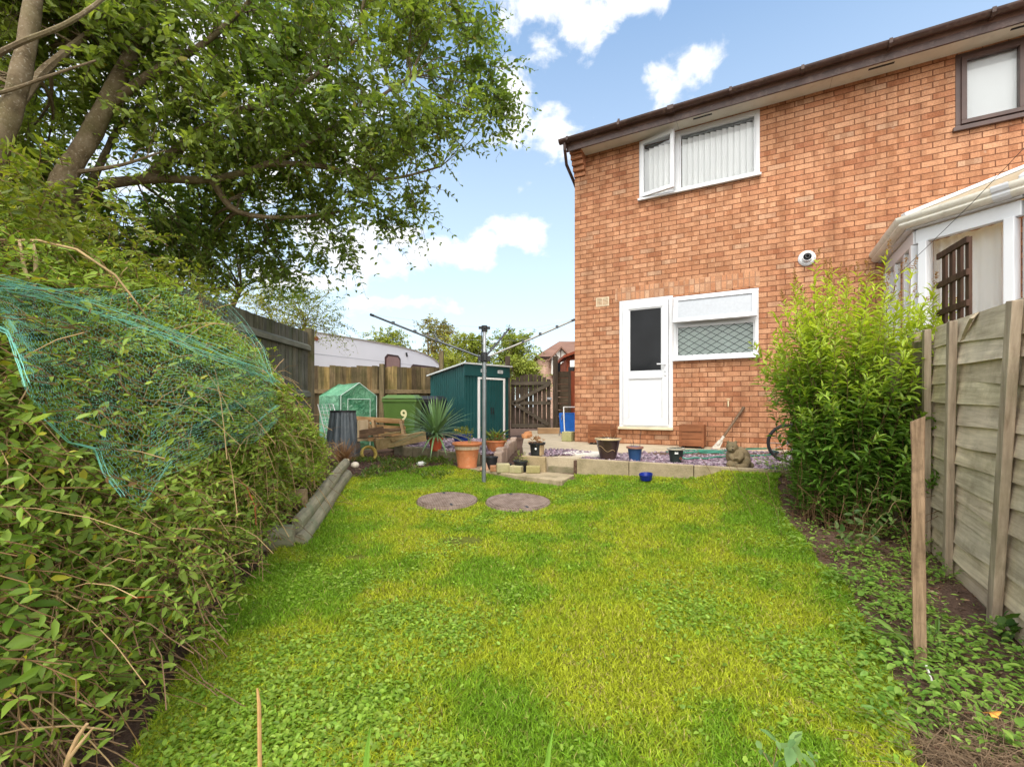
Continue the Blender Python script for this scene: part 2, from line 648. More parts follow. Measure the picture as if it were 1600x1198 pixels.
for a0, e0, ra, re, st in CLOUDS:
    da = wm('DIVIDE', wm('SUBTRACT', az, a0), ra)
    de = wm('DIVIDE', wm('SUBTRACT', el, e0), re)
    d = wm('SUBTRACT', 1.0, wm('SQRT', wm('ADD', wm('MULTIPLY', da, da), wm('MULTIPLY', de, de))))
    d = wm('MULTIPLY', wm('MAXIMUM', wm('ADD', d, .12), -.5), st)
    dens = d if dens is None else wm('SMOOTH_MAX', dens, d, .12)
body = wm('ADD', wm('MULTIPLY', dens, 1.15), wm('MULTIPLY', wm('SUBTRACT', nz.outputs['Fac'], .51), 3.4))
mr = nt.nodes.new('ShaderNodeMapRange')
mr.interpolation_type = 'SMOOTHSTEP'
nt.links.new(body, mr.inputs[0])
mr.inputs[1].default_value = .05
mr.inputs[2].default_value = .85
mr.inputs[4].default_value = .97
# thin white veil towards the horizon
veil = nt.nodes.new('ShaderNodeMapRange')
nt.links.new(el, veil.inputs[0])
veil.inputs[1].default_value = .75
veil.inputs[2].default_value = 0.0
veil.inputs[3].default_value = .04
veil.inputs[4].default_value = .75
def wmix(f, a, b, mode='MIX'):
    nd = nt.nodes.new('ShaderNodeMix')
    nd.data_type = 'RGBA'
    nd.blend_type = mode
    for s_, v in ((nd.inputs[0], f), (nd.inputs[6], a), (nd.inputs[7], b)):
        if hasattr(v, 'links'):
            nt.links.new(v, s_)
        else:
            s_.default_value = v
    return nd.outputs[2]
CB = CLOUD_B
c1 = wmix(1.0, sky.outputs[0], SKY_TINT, 'MULTIPLY')
c1 = wmix(veil.outputs[0], c1, (.82 * CB, .9 * CB, .97 * CB, 1))
nz2 = nt.nodes.new('ShaderNodeTexNoise')
nt.links.new(cx.outputs[0], nz2.inputs['Vector'])
nz2.inputs['Scale'].default_value = 22
nz2.inputs['Detail'].default_value = 6
cw = wmix(nz2.outputs['Fac'], (CB * .74, CB * .77, CB * .81, 1), (CB * 1.2, CB * 1.2, CB * 1.2, 1))
c2 = wmix(mr.outputs[0], c1, cw)
# unseen bright overcast added behind the camera as frontal fill light
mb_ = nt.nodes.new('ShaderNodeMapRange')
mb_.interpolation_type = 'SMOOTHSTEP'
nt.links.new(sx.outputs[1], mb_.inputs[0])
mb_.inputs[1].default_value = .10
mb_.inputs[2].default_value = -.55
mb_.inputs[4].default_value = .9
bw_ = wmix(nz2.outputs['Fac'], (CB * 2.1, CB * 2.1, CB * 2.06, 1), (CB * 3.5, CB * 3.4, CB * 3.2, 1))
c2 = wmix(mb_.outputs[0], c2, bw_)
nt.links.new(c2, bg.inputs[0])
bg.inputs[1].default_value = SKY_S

# ------------------------------------------------------------------ ground
def sstep(a, b, x):
    t = np.clip((np.asarray(x, float) - a) / (b - a), 0, 1)
    return t * t * (3 - 2 * t)

def gz(x, y):
    """height of the lawn and the ground round it"""
    x, y = np.asarray(x, float), np.asarray(y, float)
    g = .2 * (np.clip((y - 1.5) / 3.7, 0, 1.22)) ** 1.4
    g = g * (1 + .9 * sstep(0, 2.0, x) * sstep(7, 5.5, y))
    g = np.minimum(g + .24 * sstep(1.75, 2.4, x) * sstep(3.5, 4.3, y) * sstep(7.5, 6, y), np.maximum(g, .40))
    return g + .02 * (fbm(x * 1.3 + 50, y * 1.3 + 50) - .5)

def gzf(x, y):
    return float(gz(x, y))

def grid_axis(lo, hi, step, far):
    a = list(np.arange(lo, hi + 1e-6, step))
    q, s = hi, step
    while q < far:
        s *= 1.6
        q += s
        a.append(q)
    q, s = lo, step
    while q > -far:
        s *= 1.6
        q -= s
        a.insert(0, q)
    return np.array(a)
gx, gy = grid_axis(-5, 5, .12, 600), grid_axis(0, 12, .12, 600)
X, Y = np.meshgrid(gx, gy, indexing='ij')
Z = gz(X, Y)
idx = np.arange(X.size).reshape(X.shape)
q = np.stack([idx[:-1, :-1], idx[1:, :-1], idx[1:, 1:], idx[:-1, 1:]], -1).reshape(-1, 4)
ms = Mat('bare_soil', .95, .1)
v = ms.coord()
ms.base(ms.mix(.5, ms.ramp(ms.noise(v, 2.2, 8, .7), [(.3, (.075, .043, .03)), (.7, (.15, .09, .065))]),
               ms.ramp(ms.noise(v, 70, 4, .7), [(.35, (.045, .027, .02)), (.7, (.23, .15, .11))])))
ms.bump(ms.noise(v, 40, 6, .7), .8, .02)
kind(np_mesh('ground', np.stack([X, Y, Z], -1).reshape(-1, 3), [q], ms.m, smooth=True), 'structure')

# lawn boundary: left and right edge as functions of depth
LY = [.3, 1.31, 2.03, 3.05, 4.2, 5.4, 6.2]
LX = [-.75, -1.12, -1.42, -1.56, -1.72, -1.95, -1.3]
RY = [.3, 1.31, 1.78, 2.53, 3.07, 4.0, 4.6, 5.0]
RX = [.95, 1.17, 1.50, 1.86, 1.98, 2.35, 2.75, 2.75]
def in_lawn(x, y, m=0.0):
    wob = .10 * (fbm(x * 4, y * 4) - .5)
    ok = (x > np.interp(y, LY, LX) + m + wob) & (x < np.interp(y, RY, RX) - m + wob)
    # back edge: kerb on the right, slab strip in the middle, soil bed on the left
    yk = 5.22 - (x - .755) * .539
    ys = 4.80 - (x - .53) * .867
    yb = np.where(x > .72, yk, np.where(x > .53, 5.0, np.where(x > -.93, ys, 5.97 + (x + .93) * .73)))
    return ok & (y < yb - .005) & (y > .2)
LX_ = np.arange(-2.3, 3.0, .06)
LY_ = np.arange(.2, 6.5, .06)
X, Y = np.meshgrid(LX_, LY_, indexing='ij')
idx = np.arange(X.size).reshape(X.shape)
q = np.stack([idx[:-1, :-1], idx[1:, :-1], idx[1:, 1:], idx[:-1, 1:]], -1).reshape(-1, 4)
cxm = (X[:-1, :-1] + .03).reshape(-1)
cym = (Y[:-1, :-1] + .03).reshape(-1)
q = q[in_lawn(cxm, cym)]
ml = Mat('lawn_turf', .95, .1)
v = ml.coord()
ml.base(ml.mix(.45, ml.ramp(ml.noise(v, 1.8, 7, .7), [(.3, (.09, .12, .014)), (.7, (.19, .185, .025))]),
               ml.ramp(ml.noise(v, 60, 4, .7), [(.35, (.03, .04, .01)), (.7, (.15, .15, .035))])))
ml.bump(ml.noise(v, 60, 5, .7), .7, .015)
kind(np_mesh('lawn', np.stack([X, Y, gz(X, Y) + .005], -1).reshape(-1, 3), [q], ml.m, smooth=True), 'structure')

# grass blades, density about even in the picture
rng = np.random.default_rng(11)
def lawn_points(n, rng, ymin=1.0, p=1.0):
    y = ymin * (6.3 / ymin) ** (rng.random(n) ** p)
    x = rng.uniform(-2.3, 3.0, n)
    keep = in_lawn(x, y) & (np.abs(x) < 1.2 * y + .15)
    return x[keep], y[keep]
COVERS = [((-.62, 4.33), .31), ((.06, 4.28), .325)]
def off_covers(x, y, k=.98):
    ok = np.ones(len(x), bool)
    for (a, b), r in COVERS:
        ok &= ((x - a) ** 2 + (y - b) ** 2) > (r * k) ** 2
    return ok
x, y = lawn_points(800000, rng)
bare = (((x + .36) / .17) ** 2 + ((y - 3.27) / .10) ** 2) + rng.normal(0, .3, len(x)) < 1
bare |= (((x + 1.02) / .08) ** 2 + ((y - 2.95) / .06) ** 2) + rng.normal(0, .3, len(x)) < 1
k = off_covers(x, y) & ~bare
x, y = x[k], y[k]
n = len(x)
pz = gz(x, y) + .004
tall = fbm(x * 2.2, y * 2.2, 4.0)
h = rng.uniform(.012, .028, n) * (.5 + .9 * tall)
edge = np.minimum(x - np.interp(y, LY, LX), np.interp(y, RY, RX) - x)
h *= 1 + .8 * np.exp(-np.clip(edge, 0, 9) / .12)
wd = rng.uniform(.0011, .0021, n) * (1 + .14 * y)
th = rng.uniform(0, 2 * PI, n)
ln = rng.uniform(.35, 1.3, n) * h
dx, dy = np.cos(th), np.sin(th)
ph = rng.uniform(0, 2 * PI, n)
wx, wy = np.cos(ph) * wd, np.sin(ph) * wd
P0 = np.stack([x, y, pz], -1)
Bd = np.stack([dx, dy, np.zeros(n)], -1)
Wv = np.stack([wx, wy, np.zeros(n)], -1)
up = np.array([0, 0, 1.])
mid = P0 + up * (h * .62)[:, None] + Bd * (ln * .3)[:, None]
tip = P0 + up * h[:, None] + Bd * ln[:, None]
V = np.stack([P0 - Wv, P0 + Wv, mid + Wv * .75, mid - Wv * .75, tip], 1)
i0 = np.arange(n) * 5
fq = np.stack([i0, i0 + 1, i0 + 2, i0 + 3], -1)
ft = np.stack([i0 + 3, i0 + 2, i0 + 4], -1)
def lawn_col(x, y, rng):
    n = len(x)
    a = fbm(x * 1.6 + 9, y * 1.6, 2.0, 4)
    b = fbm(x * 4.5, y * 4.5, 8.0, 3)
    f = np.clip((a - .5) * 3.2 + (b - .5) * 2.4 + .46 + rng.normal(0, .18, n) + .10 * (x > .2) - .22 * sstep(-.4, -1.3, x) - .12 * sstep(2.2, 1.2, y), 0, 1)[:, None]
    gcol = np.array([.20, .36, .02])
    ycol = np.array([.43, .48, .028])
    c = gcol * (1 - f) + ycol * f
    straw = rng.random(n) < .035 + .06 * f[:, 0] * (b > .5)
    c[straw] = np.array([.46, .37, .13])
    return c * rng.uniform(.5, 1.35, n)[:, None]
c = np.repeat(lawn_col(x, y, rng), 5, 0)
GRASSM = m_leaf('grass_blade', .35, .55, .25, (1.2, 1.2, .7))
kind(np_mesh('lawn_grass', V.reshape(-1, 3), [fq, ft], GRASSM, col=c), 'stuff')

# broad leaved weeds and clover in the lawn, thickest near the camera
x, y = lawn_points(150000, rng, .95, 1.25)
d = fbm(x * 2.3 + 3, y * 2.3 + 8, 5.0, 3)
keep = (rng.random(len(x)) < np.clip((d - .56 + .22 * sstep(2.9, 1.4, y)) * 2.6, .015, .8)) & off_covers(x, y)
x, y = x[keep], y[keep]
m = 3
x = np.repeat(x, m) + rng.normal(0, .008, len(x) * m)
y = np.repeat(y, m) + rng.normal(0, .008, len(y) * m)
n = len(x)
th = rng.uniform(0, 2 * PI, n)
P = np.stack([x, y, gz(x, y) + rng.uniform(.008, .028, n)], -1)
A = np.stack([np.cos(th), np.sin(th), rng.uniform(-.1, .7, n)], -1)
N = np.stack([rng.normal(0, .35, n), rng.normal(0, .35, n), np.ones(n)], -1)
L = rng.uniform(.010, .026, n)
V, fs = leaves(P, A, N, L, L * rng.uniform(.5, .8, n))
f = rng.random(n)[:, None]
c = (np.array([.20, .36, .03]) * (1 - f) + np.array([.36, .50, .07]) * f) * rng.uniform(.6, 1.2, n)[:, None]
kind(np_mesh('lawn_weeds', V, fs, LEAFM, col=np.repeat(c, 8, 0)), 'stuff')

# ------------------------------------------------------------------ terrace in front of the house
KX, KY, KA = 1.094, 7.87, math.atan2(-.474, .88)
HU = Vector((.8804, -.4742, 0))
HV = Vector((.4742, .8804, 0))
def H(u, v, z=0.0):
    return Vector((KX, KY, 0)) + HU * u + HV * v + Vector((0, 0, z))
TZ = .45
mb = MB()
pts = [H(.22, -2.40), H(.93, -2.40), H(.93, -1.75), H(1.6, -1.15), H(2.35, -.42), H(6, -.42), H(6, 0), H(0, 0), (2.6, 11.6), (.45, 11.6), (.33, 9.4), (.22, 8.5), (.16, 7.0)]
mb.prism([(p[0], p[1]) for p in pts], .1, TZ - .012)
kind(mb.build('patio', CONC_PALE), 'structure')
mb = MB()
for a, b in ((.555, .955),):
    p = [H(a, -2.42), H(b, -2.42), H(b, -1.98), H(a, -1.98)]
    mb.prism([(q_[0], q_[1]) for q_ in p], .1, .335)
kind(mb.build('patio_step', CONC_MOSS, bevel=.012), 'structure')
mb = MB()
pts = [H(.9, -2.46), H(4.4, -2.46), H(4.4, -.44), H(2.4, -.44), H(1.62, -1.13), H(.9, -1.80)]
mb.prism([(p[0], p[1]) for p in pts], .1, TZ - .03)
kind(mb.build('gravel_bed', ms.m), 'structure')
mb = MB()
BEDP = [(-1.86, 7.42), (-.90, 6.46), (-.50, 6.10), (-.16, 6.05), (-.02, 8.4), (-.85, 8.9), (-1.8, 8.8)]
mb.prism(BEDP, .1, .40)
kind(mb.build('slate_bed', ms.m), 'structure')

def inside(poly, x, y):
    r = np.zeros(len(x), bool)
    n = len(poly)
    for i in range(n):
        (x1, y1), (x2, y2) = poly[i][:2], poly[(i + 1) % n][:2]
        c = ((y1 > y) != (y2 > y)) & (x < (x2 - x1) * (y - y1) / (y2 - y1 + 1e-12) + x1)
        r ^= c
    return r

def chips(name, poly, z, n, rng, mat, pal, size=(.012, .03)):
    xs = [p[0] for p in poly]
    ys = [p[1] for p in poly]
    x, y = rng.uniform(min(xs), max(xs), n), rng.uniform(min(ys), max(ys), n)
    k = inside(poly, x, y)
    x, y = x[k], y[k]
    n = len(x)
    P = np.stack([x, y, z + rng.uniform(0, .022, n)], -1)
    a = nrm(rng.normal(0, 1, (n, 3)) * np.array([1, 1, .35]))
    b = nrm(np.cross(a, nrm(rng.normal(0, .45, (n, 3)) + np.array([0, 0, 1.]))))
    cc = np.cross(a, b)
    s = rng.uniform(*size, (n, 3)) * np.array([1.25, .8, .3])
    vs = []
    for sz in (-1, 1):
        for p, q_ in ((-1, -1), (1, -1), (1, 1), (-1, 1)):
            j = rng.uniform(.55, 1.1, (n, 2))
            vs.append(P + a * (p * s[:, :1] * j[:, :1]) + b * (q_ * s[:, 1:2] * j[:, 1:]) + cc * (sz * s[:, 2:]))
    V = np.stack(vs, 1).reshape(-1, 3)
    f = np.array([(3, 2, 1, 0), (4, 5, 6, 7), (0, 1, 5, 4), (1, 2, 6, 5), (2, 3, 7, 6), (3, 0, 4, 7)])
    F_ = (f[None] + (np.arange(n) * 8)[:, None, None]).reshape(-1, 4)
    pal = np.array(pal)
    c = pal[rng.integers(0, len(pal), n)] * rng.uniform(.7, 1.3, n)[:, None]
    return kind(np_mesh(name, V, [F_], mat, col=np.repeat(c, 8, 0)), 'stuff')
CHIPM = Mat('slate_chip', .7, .3)
CHIPM.base(CHIPM.attr())
CHIPM = CHIPM.m
PURP = [(.235, .165, .20), (.30, .225, .265), (.17, .115, .15), (.38, .31, .34), (.27, .18, .22), (.12, .09, .11)]
g1 = [H(.93, -2.45), H(4.3, -2.45), H(4.3, -.40), H(2.3, -.42), H(1.60, -1.13), H(.93, -1.82)]
chips('slate_gravel', [(p[0], p[1]) for p in g1], TZ - .035, 21000, rng, CHIPM, PURP, (.011, .026))
chips('slate_gravel', BEDP, .40, 9000, rng, CHIPM, PURP, (.014, .03))
g2 = [H(.24, -2.38), H(.55, -2.38), H(.92, -2.0), H(.92, -1.75), H(.45, -1.55), H(.24, -1.75)]
chips('slate_gravel', [(p[0], p[1]) for p in g2], TZ - .01, 900, rng, CHIPM, PURP, (.012, .024))

def stone(name, label, cat, c, size, rotz, mat, col=(1, 1, 1), group=None, bev=.012, tiltx=0, tilty=0):
    m_ = MB().box((0, 0, size[2] / 2), size, None, col)
    o = m_.build(name, mat, None, bevel=bev)
    o.location = c
    o.rotation_euler = (tiltx, tilty, rotz)
    return tag(o, label, cat, group)
u0 = .958
for i, (ln, lab) in enumerate(((.60, 'grey concrete kerb stone beside the patio step, left end of the kerb'), (.66, 'grey concrete kerb stone right behind the blue dog bowl'), (.72, 'grey concrete kerb stone in front of the stone bear, grass over its foot'), (1.05, 'grey concrete kerb stone running under the yellow-green bush'))):
    p = H(u0 + ln / 2, -2.49, .08)
    stone('kerb_stone', lab, 'kerb stone', p, (ln - .006, .06, .372), KA, CONC, (1, 1, 1), 'concrete kerb stones round the gravel bed', .008)
    u0 += ln
stone('kerb_stone', 'short grey concrete kerb stone left of the patio step', 'kerb stone', H(.385, -2.47, .08), (.33, .06, .365), KA, CONC, (1.05, 1, .9), 'concrete kerb stones round the gravel bed', .008)
stone('paving_slab', 'pale paving slab forming the top of the patio step', 'slab', H(.87, -1.93, TZ - .035), (.50, .44, .05), KA, SLABM, bev=.008)
stone('brick', 'loose orange brick lying on the patio step', 'brick', H(.60, -2.30, .335), (.215, .1, .085), KA + .08, TERRA, (1.05, 1.25, 1.2))
# flat slab strip along the foot of the pots
mb = MB()
strip = [(.53, 4.79), (.73, 5.235), (-.42, 6.05), (-1.05, 6.42), (-1.22, 6.3)]
mb.prism(strip, .05, .262)
kind(mb.build('slab_path', CONC, bevel=.01), 'structure')
# ------------------------------------------------------------------ the brick house
house = thing('brick_house', 'orange brick two storey house with white back door and brown gutter', 'house', (KX, KY, 0), KA)
def wall_mesh(L, Ht, T, holes, z0=0.0):
    us = sorted({0, L, *[h[0] for h in holes], *[h[1] for h in holes]})
    zs = sorted({z0, Ht, *[h[2] for h in holes], *[h[3] for h in holes]})
    m = MB()
    for i in range(len(us) - 1):
        for j in range(len(zs) - 1):
            cu, cz = (us[i] + us[i + 1]) / 2, (zs[j] + zs[j + 1]) / 2
            if any(h[0] < cu < h[1] and h[2] < cz < h[3] for h in holes):
                continue
            a, b, c, d = us[i], us[i + 1], zs[j], zs[j + 1]
            m.add([(a, 0, c), (b, 0, c), (b, 0, d), (a, 0, d)], [(0, 1, 2, 3)])
            m.add([(a, T, c), (b, T, c), (b, T, d), (a, T, d)], [(3, 2, 1, 0)])
    for a, b, c, d in holes:
        for p, q in (((a, c), (b, c)), ((b, c), (b, d)), ((b, d), (a, d)), ((a, d), (a, c))):
            m.add([(p[0], 0, p[1]), (q[0], 0, q[1]), (q[0], T, q[1]), (p[0], T, p[1])], [(0, 1, 2, 3)])
    return m
DOOR = (.785, 1.632, .70, 2.795)
KWIN = (1.636, 2.815, 1.775, 2.765)
UWIN = (1.11, 2.83, 4.39, 5.35)
NWIN = (4.93, 6.35, 4.43, 5.35)
HL, HH, HD = 9.5, 5.39, 7.5
m = wall_mesh(HL, HH, .30, [DOOR, KWIN, UWIN, NWIN], .1)
# remaining walls and gable
m.add([(0, .0, .1), (0, HD, .1), (0, HD, HH), (0, HD / 2, HH + 2.1), (0, 0, HH)], [(4, 3, 2, 1, 0)])
m.add([(HL, .0, .1), (HL, HD, .1), (HL, HD, HH), (HL, HD / 2, HH + 2.1), (HL, 0, HH)], [(0, 1, 2, 3, 4)])
m.add([(0, HD, .1), (HL, HD, .1), (HL, HD, HH), (0, HD, HH)], [(3, 2, 1, 0)])
m.add([(0, .3, HH), (HL, .3, HH), (HL, HD, HH), (0, HD, HH)], [(0, 1, 2, 3)])
m.add([(0, .3, .5), (HL, .3, .5), (HL, HD, .5), (0, HD, .5)], [(0, 1, 2, 3)])
m.add([(0, 3.0, .5), (HL, 3.0, .5), (HL, 3.0, HH), (0, 3.0, HH)], [(0, 1, 2, 3)])
m.build('wall', BRICK, house)
MB().bx(.715, 2.83, -.004, .1, 2.803, 3.015).build('lintel', BRICK_SOLDIER, house)
m = MB()
for k in range(5):
    z = HH - .36 + k * .075
    m.bx(-.003, .20, -.03 - .055 * k, .0, z, z + .066, (1, 1, 1))
    m.bx(.0, .195, -.022 - .055 * k, .0, z + .066, z + .075, (.7, .7, .7))
m.build('corbel', m_plain('corbel_brick', (.40, .18, .095), .9, .2, .25, 9, bump=.3), house)
# roof
tile = m_plain('roof_tile', (.12, .07, .055), .85, .2, .3, 4, bump=.3)
m = MB()
pr = [(-.36, HH + .06), (HD / 2, HH + 2.28), (HD + .36, HH + .06), (HD + .36, HH - .02), (HD / 2, HH + 2.16), (-.33, HH + .0)]
m.extrude([(a, b) for a, b in pr], (-.06, 0, 0), (0, 1, 0), (0, 0, 1), (HL + .12, 0, 0))
m.build('roof', tile, house)
m = MB()
m.bx(.2, HL, -.315, .0, HH - .022, HH - .004)
so_ = m.build('soffit', SOFFIT, house)
m = MB()
for u in (1.95, 4.05, 5.35, 7.4):
    MB().bx(u, u + .26, -.20, -.165, HH - .026, HH - .0225).build('vent', BLACK, so_)
JG = m_plain('joint_grey', (.3, .28, .24))
for u in (1.72, 3.66):
    MB().bx(u, u + .004, -.31, -.01, HH - .0245, HH - .0225).build('joint', JG, so_)
m = MB()
m.bx(-.02, HL, -.34, -.316, HH - .07, HH + .085)
fa = m.build('fascia', BROWN_UPVC, house, bevel=.004)
m = MB()
r0 = .062
prof = [(r0 * math.cos(t), r0 * math.sin(t)) for t in np.linspace(PI, 2 * PI, 11)]
prof = prof + [(r0 * .86 * math.cos(t), r0 * .86 * math.sin(t)) for t in np.linspace(2 * PI, PI, 11)]
m.extrude(prof, (-.12, -.405, HH + .105), (0, 1, 0), (0, 0, 1), (HL + .1, 0, 0))
gu = m.build('gutter', BROWN_UPVC, house, smooth=True)
m = MB()
for u in (.02, .87, 1.62, 2.45, 3.3, 4.2, 5.1, 6.0, 7):
    pb = [(-.075, .005), (-.07, -.05), (-.035, -.078), (.035, -.078), (.068, -.05), (.068, .012), (.063, .012), (.058, -.045), (.03, -.068), (-.03, -.068), (-.062, -.045), (-.066, .005)]
    m = MB().extrude(pb, (u, -.405, HH + .105), (0, 1, 0), (0, 0, 1), (.035 if u != 1.62 else .09, 0, 0))
    if u == .87:
        m.box((.885, -.42, HH + .135), (.03, .03, .06))
    m.build('bracket', BROWN_UPVC, gu)
m = MB()
m.tube([(-.03, -.40, HH + .05), (-.03, -.39, HH - .05), (-.075, -.2, HH - .2), (-.06, .12, HH - .36), (-.045, .30, HH - .5), (-.045, .30, .5)], .027, 10)
m.build('downpipe', BROWN_UPVC, house, smooth=True)

def frame_rect(m, u0, u1, z0, z1, w, y0, y1, col=(1, 1, 1)):
    m.bx(u0, u1, y0, y1, z0, z0 + w, col)
    m.bx(u0, u1, y0, y1, z1 - w, z1, col)
    m.bx(u0, u0 + w, y0, y1, z0 + w, z1 - w, col)
    m.bx(u1 - w, u1, y0, y1, z0 + w, z1 - w, col)
def pane(parent, u0, u1, z0, z1, y, mat=None, name='pane'):
    return MB().bx(u0, u1, y, y + .006, z0, z1).build(name, mat or GLASS, parent)
# upper bedroom window
blind_m = m_plain('blind_fabric', (.92, .92, .92), .8, .1, .02, 2)
u0, u1, z0, z1 = UWIN
m = MB()
frame_rect(m, u0, u1, z0, z1, .05, -.008, .06)
um = 1.665
m.bx(um, um + .065, -.008, .06, z0 + .05, z1 - .05)
frame_rect(m, um + .065, u1 - .05, z0 + .05, z1 - .05, .022, .002, .05)
uw = m.build('window', UPVC, house, bevel=.004)
MB().bx(u0 - .015, u1 + .02, -.06, -.0085, z0 - .012, z0 + .022).build('sill', UPVC, uw, bevel=.004)
pane(uw, um + .087, u1 - .072, z0 + .072, z1 - .072, .02)
m = MB()
u = um + .10
k = 0
while u < u1 - .08:
    a = R(27)
    rot = Matrix.Rotation(a, 3, 'Z')
    m.box((u + .04, .075, (z0 + z1) / 2 - .03), (.095, .003, z1 - z0 - .16), rot, (1, 1, 1))
    u += .0815
    k += 1
u = u0 + .06
while u < um - .02:
    rot = Matrix.Rotation(R(27), 3, 'Z')
    m.box((u + .04, .075, (z0 + z1) / 2 - .03), (.095, .003, z1 - z0 - .16), rot, (1, 1, 1))
    u += .0815
m.build('blind', blind_m, uw)
MB().bx(u0 + .05, u1 - .05, .062, .11, z1 - .1, z1 - .06).build('headrail', METAL, uw)
# open side hung sash, hinged on its left
sa = MB()
sw, sz0, sz1 = um + .03 - (u0 + .035), z0 + .03, z1 - .03
frame_rect(sa, 0, sw, sz0, sz1, .058, -.045, .0)
so2 = sa.build('sash', UPVC, uw, bevel=.004)
so2.location = (u0 + .035, -.012, 0)
so2.rotation_euler = (0, 0, -R(13))
pane(so2, .058, sw - .058, sz0 + .058, sz1 - .058, -.025)
# kitchen window
u0, u1, z0, z1 = KWIN
m = MB()
frame_rect(m, u0, u1, z0, z1, .05, -.006, .06)
zt = 2.30
m.bx(u0 + .05, u1 - .05, -.006, .06, zt, zt + .06)
frame_rect(m, u0 + .05, u1 - .05, z0 + .05, zt, .02, .004, .05)
kw = m.build('window', UPVC, house, bevel=.004)
MB().bx(u0 - .0, u1 + .025, -.065, -.0065, z0 - .018, z0 + .03).build('sill', UPVC, kw, bevel=.005)
pane(kw, u0 + .07, u1 - .07, z0 + .07, zt - .02, .02)
m = MB()
a0, a1, b0, b1 = u0 + .07, u1 - .07, z0 + .07, zt - .02
sl_ = .62
for sgn in (1, -1):
    c = -3.0
    while c < 3.0:
        # line z = b0 + c + sgn*sl_*(u-a0), clipped to the pane
        pts = []
        for uu in (a0, a1):
            zz = b0 + c + sgn * sl_ * (uu - a0)
            if b0 <= zz <= b1:
                pts.append((uu, zz))
        for zz in (b0, b1):
            uu = a0 + (zz - b0 - c) / (sgn * sl_)
            if a0 < uu < a1:
                pts.append((uu, zz))
        if len(pts) == 2 and abs(pts[0][0] - pts[1][0]) > .01:
            m.beam((pts[0][0], .017, pts[0][1]), (pts[1][0], .017, pts[1][1]), .004, .008, (0, 0, 1), (1, 1, 1))
        c += .098
m.build('lattice', m_plain('lead', (.02, .03, .03), .6), kw)
MB().bx(u0 + .05, u1 - .05, .09, .10, z0 + .05, zt + .02).build('blind', m_plain('net_blind', (.42, .50, .46), .8, .2, .12, 3), kw)
sa = MB()
sw, sh = u1 - u0 - .04, z1 - zt - .04
frame_rect(sa, 0, sw, -sh, 0, .062, -.045, 0)
ks = sa.build('sash', UPVC, kw, bevel=.004)
ks.location = (u0 + .02, -.01, z1 - .03)
ks.rotation_euler = (-R(17), 0, 0)
pane(ks, .062, sw - .062, -sh + .062, -.062, -.025, m_plain('frosted_glass', (.36, .38, .41), .3, .3, .06, 30))
MB().box((sw / 2, -.02, -sh + .02), (.1, .02, .02)).build('stay', BLACK, ks)
# back door
u0, u1, z0, z1 = DOOR
m = MB()
frame_rect(m, u0, u1, z0, z1, .06, -.006, .06)
door = m.build('door', UPVC, house, bevel=.004)
MB().bx(u0 - .01, u1 + .01, -.07, -.0065, z0 - .02, z0 + .022).build('threshold', m_plain('threshold_metal', (.62, .55, .38), .4, .5), door, bevel=.004)
m = MB()
a0, a1, b0, b1 = u0 + .065, u1 - .065, z0 + .04, z1 - .065
zm0, zm1 = 1.50, 1.61
m.bx(a0, a1, -.024, .03, b0, b0 + .11)
m.bx(a0, a1, -.024, .03, b1 - .09, b1)
m.bx(a0, a0 + .095, -.024, .03, b0 + .11, b1 - .09)
m.bx(a1 - .095, a1, -.024, .03, b0 + .11, b1 - .09)
m.bx(a0 + .095, a1 - .095, -.024, .03, zm0, zm1)
frame_rect(m, a0 + .095, a1 - .095, b0 + .11, zm0, .02, -.012, .02)
frame_rect(m, a0 + .095, a1 - .095, zm1, b1 - .09, .02, -.014, .02)
dl = m.build('door_leaf', UPVC, door, bevel=.005)
MB().bx(a0 + .115, a1 - .115, -.004, .015, b0 + .13, zm0 - .02).build('panel', m_plain('door_panel', (.74, .75, .77), .35, .5, .03, 2), door)
MB().bx(a0 + .115, a1 - .115, .0, .008, zm1 + .02, b1 - .11).build('pane', DARKGLASS, door)
m = MB()
hx = a1 - .045
m.box((hx, -.03, 1.66), (.034, .012, .24))
m.beam((hx, -.055, 1.72), (hx - .125, -.06, 1.725), .018, .02)
m.tube([(hx, -.03, 1.72), (hx, -.062, 1.72)], .011, 8)
hd = m.build('handle', UPVC, door, bevel=.003)
MB().tube([(hx, -.0365, 1.60), (hx, -.04, 1.60)], .012, 10).build('lock', METAL, hd)
# dark brown window of the next house in the row
u0, u1, z0, z1 = NWIN
BR = m_plain('brown_frame', (.075, .04, .032), .4, .5, .2, 6)
m = MB()
frame_rect(m, u0, u1, z0, z1, .055, -.006, .06)
frame_rect(m, u0 + .05, u0 + .60, z0 + .05, z1 - .05, .05, -.03, .04)
m.bx(u0 + .6, u0 + .67, -.006, .06, z0 + .055, z1 - .055)
nw = m.build('window', BR, house, bevel=.004)
MB().bx(u0 - .03, u1 + .03, -.05, -.007, z0 - .03, z0 + .02).build('sill', BR, nw, bevel=.004)
pane(nw, u0 + .10, u0 + .55, z0 + .10, z1 - .10, .01)
pane(nw, u0 + .67, u1 - .055, z0 + .055, z1 - .055, .01)
MB().bx(u0 + .05, u1 - .05, .06, .065, z0 + .05, z1 - .05).build('blind', m_plain('white_blind', (.8, .81, .82), .8, .1, .02, 2), nw)
